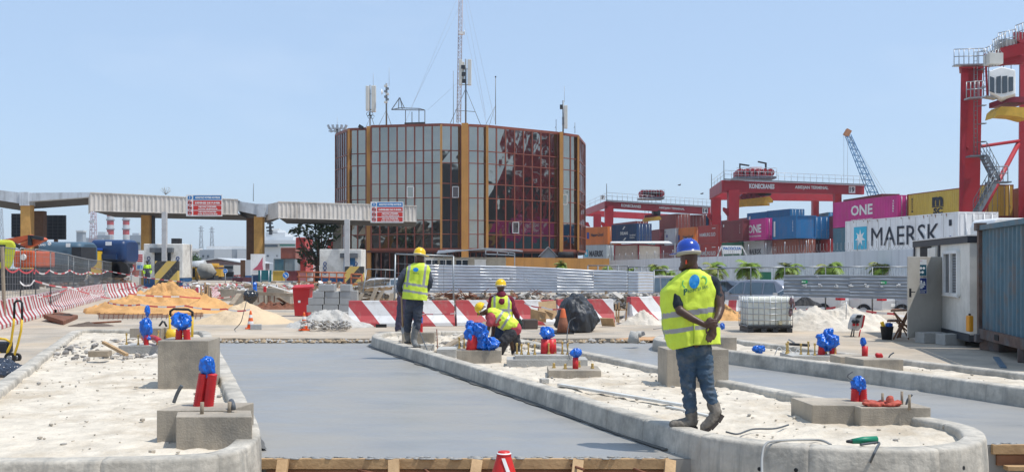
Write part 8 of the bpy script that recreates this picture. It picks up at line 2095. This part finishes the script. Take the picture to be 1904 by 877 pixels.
# ---- worker with the shovel, standing on the kerb
D0=D(645,KT);t=thing('person','man in yellow helmet and lime vest standing on the kerb beside a shovel','person',P(770,645,D0),0)
fig(t,'body',D0,[[(781,488,0,.062),(780,500,0,.06)],[(780,500,.02,.1),(773,555,.02,.12)],[(742,538,.06,.036),(745,546,.1,.04)],[(799,532,.05,.036),(790,543,.16,.036)],[(778,565,0,.07),(773,620,0,.045)],[(764,565,0,.07),(758,606,.1,.045)]]+[[(744+i*1.1,545,.1-i*.015,.012),(744.5+i,549,.08,.011),(746+i,550,.06,.01)]for i in range(4)],m_skin,.012,3,extra=[(781,480,.01,(.085,.1,.12)),(785,487,.06,(.05,.05,.045)),(776,482,-.05,(.015,.015,.03))])
fig(t,'work_shirt',D0,[[(757,504,0,.075),(780,497,0,.085),(793,506,0,.075)],[(755,505,0,.078),(746,518,-.02,.07),(742,530,.03,.06),(744,540,.09,.05)],[(794,507,0,.075),(799,520,0,.068),(798,533,.06,.058),(790,542,.15,.045)],[(774,520,.02,.14),(771,560,.02,.14)]],m_slate,.014,3,.008,(9,9,6),6)
fig(t,'trousers',D0,[[(777,560,0,.11),(777,585,0,.09),(775,608,0,.072)],[(765,560,0,.11),(760,585,.06,.085),(758,612,.12,.07)]],m_slate,.014,2,.011,(7,7,10),7)
boot(t,D0,[(774.5,603,0,.078),(771,620,0,.066),(769.5,632,0,.06),(772,640,-.05,.055),(775,642,-.11,.045)],M('grey rubber boot',(.2,.2,.19),.6,var=.25,scale=9),[(768,645.5,.04),(776,646,-.13)],.012)
boot(t,D0,[(758,608,.12,.072),(757,624,.14,.055),(759,632,.1,.05)],m_boot,[(756,636,.18),(760,637,.04)],.012)
def vf2(px,py,dd):
 if py<533 and(abs(px-762-(py-490)*-.12)<2.3 or abs(px-792+(py-490)*.12)<2.3):return 1
 q=py-(px-772)*.16
 return 1 if(527<q<531.5 or 540.5<q<545)else 0
v_,proj=loftvest(t,D0,[(489,779,10,.08,0),(494,778,19,.11,.0),(502,777,22.5,.14,.0),(520,775,22,.15,.01),(540,772,22,.155,.01),(565,771,22.5,.165,.01)],lambda cg,sg:557+2*cg,[m_lime,m_ref],vf2,7,72,56,.01)
mb=MB();n=18;e=lambda x_,y_:proj(P(x_,y_,D0-.15));pts=[e(773,501)]+[e(773+5.2*math.cos(k*2*math.pi/n),501+4*math.sin(k*2*math.pi/n))for k in range(n)];mb.add(pts,[(0,k+1,(k+1)%n+1)for k in range(n)]);mb.build('globe_print',MATS['globe blue print'],v_)
mb=MB();letters(mb,'PRO-INTER',P(768,508.5,D0-.15),(1,0,-.1),(0,0,1),m(11,D0),m(2,D0),.02,proj=proj);mb.build('lettering',MATS['faded dark green print'],v_)
helmet(t,780,473.5,.01,D0,.118,m_hely,(8,-8),(1,.1))
t=thing('shovel','wooden handled shovel upright at the left hand of the standing worker','shovel',P(749,620,D0+.1));MB().tube([P(746,540,D0+.1),P(749,608,D0+.12)],.017,8).build('handle',m_wood,t);MB().slab([P(746,606,D0+.12),P(752,606,D0+.12),P(752,617,D0+.12),P(749,621,D0+.12),P(746,617,D0+.12)],(0,.01,0)).build('blade',m_galv,t)
# ---- someone bent over behind him
D0=D(618,.1);t=thing('person','figure in purple grey trousers mostly hidden behind the standing worker','person',P(746,618,D0));m_pur=M('purple grey cloth',(.07,.06,.1),.9,var=.3,scale=7)
fig(t,'body',D0,[[(748,556,0,.1),(754,530,0,.12),(766,515,.1,.1)],[(766,515,.1,.05),(774,508,.15,.05)],[(744,525,0,.045),(740,545,-.05,.038),(744,556,-.1,.035)],[(745,565,0,.08),(745,588,0,.06),(741,612,0,.045)],[(752,565,0,.08),(754,610,0,.045)]],m_skin,.02,2,extra=[(778,505,.15,(.085,.1,.12))])
fig(t,'work_shirt',D0,[[(748,550,0,.13),(752,525,0,.15),(763,513,.08,.12)],[(749,515,0,.09),(743,527,-.02,.075),(740,540,-.04,.06)]],M('pale blue grey shirt',(.2,.22,.27),.9,var=.4,scale=5),.02,2,.01)
fig(t,'trousers',D0,[[(748,554,0,.14),(746,582,0,.11),(741,611,0,.1)],[(753,554,0,.13),(754,584,.05,.1),(753,611,.05,.09)]],m_pur,.02,2,.015,(6,6,6),3)
boot(t,D0,[(741,612,0,.07),(742,616,-.06,.06)],m_boot,[(740,619,.05),(743,619,-.1)],.02);boot(t,D0,[(753,612,.05,.07),(754,616,0,.06)],m_boot,[(752,619,.1),(755,619,-.06)],.02)
# ---- worker in the dark red hood
D0=21.6;t=thing('person','man in yellow helmet, dark red hood and lime vest standing behind the bending worker','person',P(930,648,D0));m_dr=M('dark red hooded top',(.16,.015,.035),.9,var=.25,scale=7);zf=650
fig(t,'body',D0,[[(931,540,0,.06),(931,552,0,.06)],[(931,555,.02,.12),(932,605,.02,.12)],[(962,590,-.03,.035),(967,599,-.04,.032)],[(914,592,.05,.035),(922,602,.12,.03)],[(924,605,0,.07),(926,645,0,.045)],[(939,605,0,.07),(940,645,0,.045)]],m_skin,.014,2,extra=[(931,533,.0,(.085,.1,.115))])
fig(t,'hooded_top',D0,[[(915,556,0,.07),(931,552,.0,.08),(948,556,0,.07)],[(915,557,0,.07),(910,574,0,.06),(914,590,.05,.048)],[(949,557,0,.072),(955,574,-.02,.062),(963,590,-.03,.05)],[(932,565,.02,.14),(932,600,.02,.14)]],m_dr,.015,2,.01,(8,8,6),4,extra=[(932,549,-.03,(.11,.1,.1)),(933,560,-.14,(.07,.05,.07))])
fig(t,'glove',D0,[[(966,595,-.035,.042),(968,602,-.04,.045)]]+[[(965+i*1.7,603,-.05+.01*i,.014),(965+i*1.8,608,-.05,.013),(966+i*1.4,611,-.03,.012)]for i in range(4)]+[[(964,600,-.07,.014),(963,605,-.08,.012)]],M('dark green glove',(.015,.035,.03),.8),.008,1)
fig(t,'trousers',D0,[[(924,603,0,.11),(925,628,0,.09),(926,645,0,.075)],[(940,603,0,.11),(940,628,0,.09),(940,645,0,.075)]],M('navy trousers',(.015,.03,.07),.9,var=.25),.015,2,.01)
boot(t,D0,[(926,644,0,.065),(926,648,-.08,.05)],m_boot,[(926,651,.06),(926,652,-.13)],.015);boot(t,D0,[(940,644,0,.065),(940,648,-.08,.05)],m_boot,[(940,651,.06),(940,652,-.13)],.015)
loftvest(t,D0,[(549,931,12,.1,0),(554,931,17,.13,0),(562,932,19,.155,.0),(580,933,19.5,.16,.01),(610,934,20,.165,.01)],lambda cg,sg:604,[m_lime,m_ref],lambda px,py,dd:1 if(abs(px-919.5)<2 or abs(px-946)<2 or 574<py<578.5 or 590<py<594)else 0,9,64,44,.01)
helmet(t,931,531,.0,D0,.117,m_hely,(0,-4),(0,1))
# ---- the bending worker
D0=D(660,SL);t=thing('person','man in yellow helmet, pink shirt and lime vest bending over the blue sheeting','person',P(945,662,D0))
fig(t,'body',D0,[[(902,579,-.05,.055),(913,584,0,.06)],[(915,588,0,.12),(938,600,0,.13),(954,614,0,.12)],[(912,596,-.12,.045),(907,614,-.16,.037),(903,630,-.18,.028)],[(918,596,.1,.045),(917,616,.1,.037),(914,632,.05,.028)],[(950,620,0,.08),(957,660,.1,.045)],[(948,620,-.05,.08),(932,640,-.1,.06),(926,658,0,.045)]]+[[(903-i*1.5,631,-.18+i*.012,.012),(902-i*1.5,637,-.2+i*.01,.011),(903-i*1.2,641,-.2,.0095)]for i in range(4)]+[[(905,630,-.2,.012),(907,636,-.21,.01)]]+[[(914-i*1.4,633,.05+i*.01,.012),(913-i*1.4,640,.04,.011)]for i in range(4)],m_skin,.0105,2,extra=[(897,577,-.06,(.1,.09,.1),Matrix.Rotation(R(-40),3,'Y')),(890,583,-.07,(.035,.04,.035)),(887,580,-.07,(.016,.016,.014)),(901,578,-.15,(.014,.01,.024))])
fig(t,'pink_shirt',D0,[[(914,588,-.02,.12),(938,598,0,.14),(957,611,0,.13)],[(914,589,-.1,.085),(911,600,-.14,.072)],[(918,590,.1,.08),(918,602,.11,.068)]],M('coral pink shirt',(.42,.07,.09),.85,var=.25,scale=6),.015,2,.01,(8,8,8),3)
def vf4(px,py,dd):
 u=(px-914)*.84+(py-585)*.54
 return 1 if(12<u<16.5 or 27<u<31.5)else 0
fig(t,'safety_vest',D0,[[(916,585,.0,.135),(928,591,0,.15),(941,599,0,.158),(951,606,0,.15)]],[m_lime,m_ref],.012,2,.012,(8,8,8),8,fn=vf4)
fig(t,'trousers',D0,[[(952,616,.04,.13),(959,636,.08,.1),(959,658,.1,.075)],[(950,618,-.04,.125),(937,634,-.12,.1),(928,656,-.04,.075)]],M('charcoal trousers',(.035,.037,.045),.9,var=.3,dirt=((.12,.11,.1),.5,5)),.014,2,.012,(7,7,9),5)
boot(t,D0,[(959,658,.1,.065),(956,662,0,.05)],m_boot,[(960,666,.12),(955,666,-.05)],.014);boot(t,D0,[(928,656,-.04,.065),(923,661,-.08,.05)],m_boot,[(930,665,-.04),(920,665,-.1)],.014)
helmet(t,896,573.5,-.06,D0,.113,m_hely,(-62,0),(-1,0),False)
mb=MB();mb.tube([P(891,579,D0-.16),P(897,577,D0-.17),P(904,572,D0-.14)],.016,8);mb.build('goggles',m_white,t)
# ---- small figures far off
def tiny(px,ytop,ybot,d,label,coat,band,legs,seed):
 t=thing('person',label,'person',P(px,ybot,d));H=ybot-ytop;y=lambda f:ytop+H*f;s=m(H,d)/1.75
 fig(t,'body',d,[[(px,y(.16),0,.05*s),(px,y(.5),0,.11*s)],[(px-H*.06,y(.55),0,.08*s),(px-H*.06,y(.97),0,.05*s)],[(px+H*.06,y(.55),0,.08*s),(px+H*.07,y(.97),0,.05*s)]],m_skin,.03,1,extra=[(px,y(.08),0,(.09*s,.1*s,.12*s))])
 fig(t,'jacket',d,[[(px-H*.1,y(.22),0,.09*s),(px+H*.1,y(.22),0,.09*s)],[(px,y(.28),0,.17*s),(px,y(.52),0,.16*s)],[(px-H*.12,y(.24),0,.08*s),(px-H*.17,y(.42),0,.06*s),(px-H*.14,y(.55),-.1,.05*s)],[(px+H*.12,y(.24),0,.08*s),(px+H*.17,y(.42),0,.06*s),(px+H*.14,y(.55),-.1,.05*s)]],[coat,band],.03,1,fn=lambda x_,y_,dd:1 if seed(abs(x_-px)/H,(y_-ytop)/H)else 0)
 fig(t,'trousers',d,[[(px-H*.06,y(.55),0,.1*s),(px-H*.06,y(.95),0,.07*s)],[(px+H*.06,y(.55),0,.1*s),(px+H*.07,y(.95),0,.07*s)]],legs,.03,1)
 MB().lathe([(.13*s,0),(.12*s,.06*s),(.04*s,.13*s)],P(px,y(.07),d),12).build('helmet',m_dark,t)
tiny(274,484,528,78,'distant worker in navy with bright lime bands by the left booth',m_slate,m_hv,m_slate,lambda a,b:.18<b<.34 and a<.16 or .42<b<.56 and a>.08)
tiny(366,502,524,105,'distant worker in orange vest beside the yellow machine cage',M('orange hi vis cloth',(.8,.14,.04),.7),m_white,m_dark,lambda a,b:.38<b<.42)
# ------------------------------------------------------------------ sea air between here and the port
hz=MB();hz.bb(-1200,1200,-25,900,-1.4,60)
ho=hz.build('haze',bpy.data.materials.new('haze air'));ho['kind']='stuff'
hm=ho.data.materials[0];hm.use_nodes=True;hn=hm.node_tree.nodes;hn.remove(hn['Principled BSDF'])
pv_=hn.new('ShaderNodeVolumePrincipled');pv_.inputs['Color'].default_value=(.86,.92,1,1);pv_.inputs['Density'].default_value=.0003;pv_.inputs['Anisotropy'].default_value=.3
hm.node_tree.links.new(pv_.outputs[0],hn['Material Output'].inputs['Volume'])
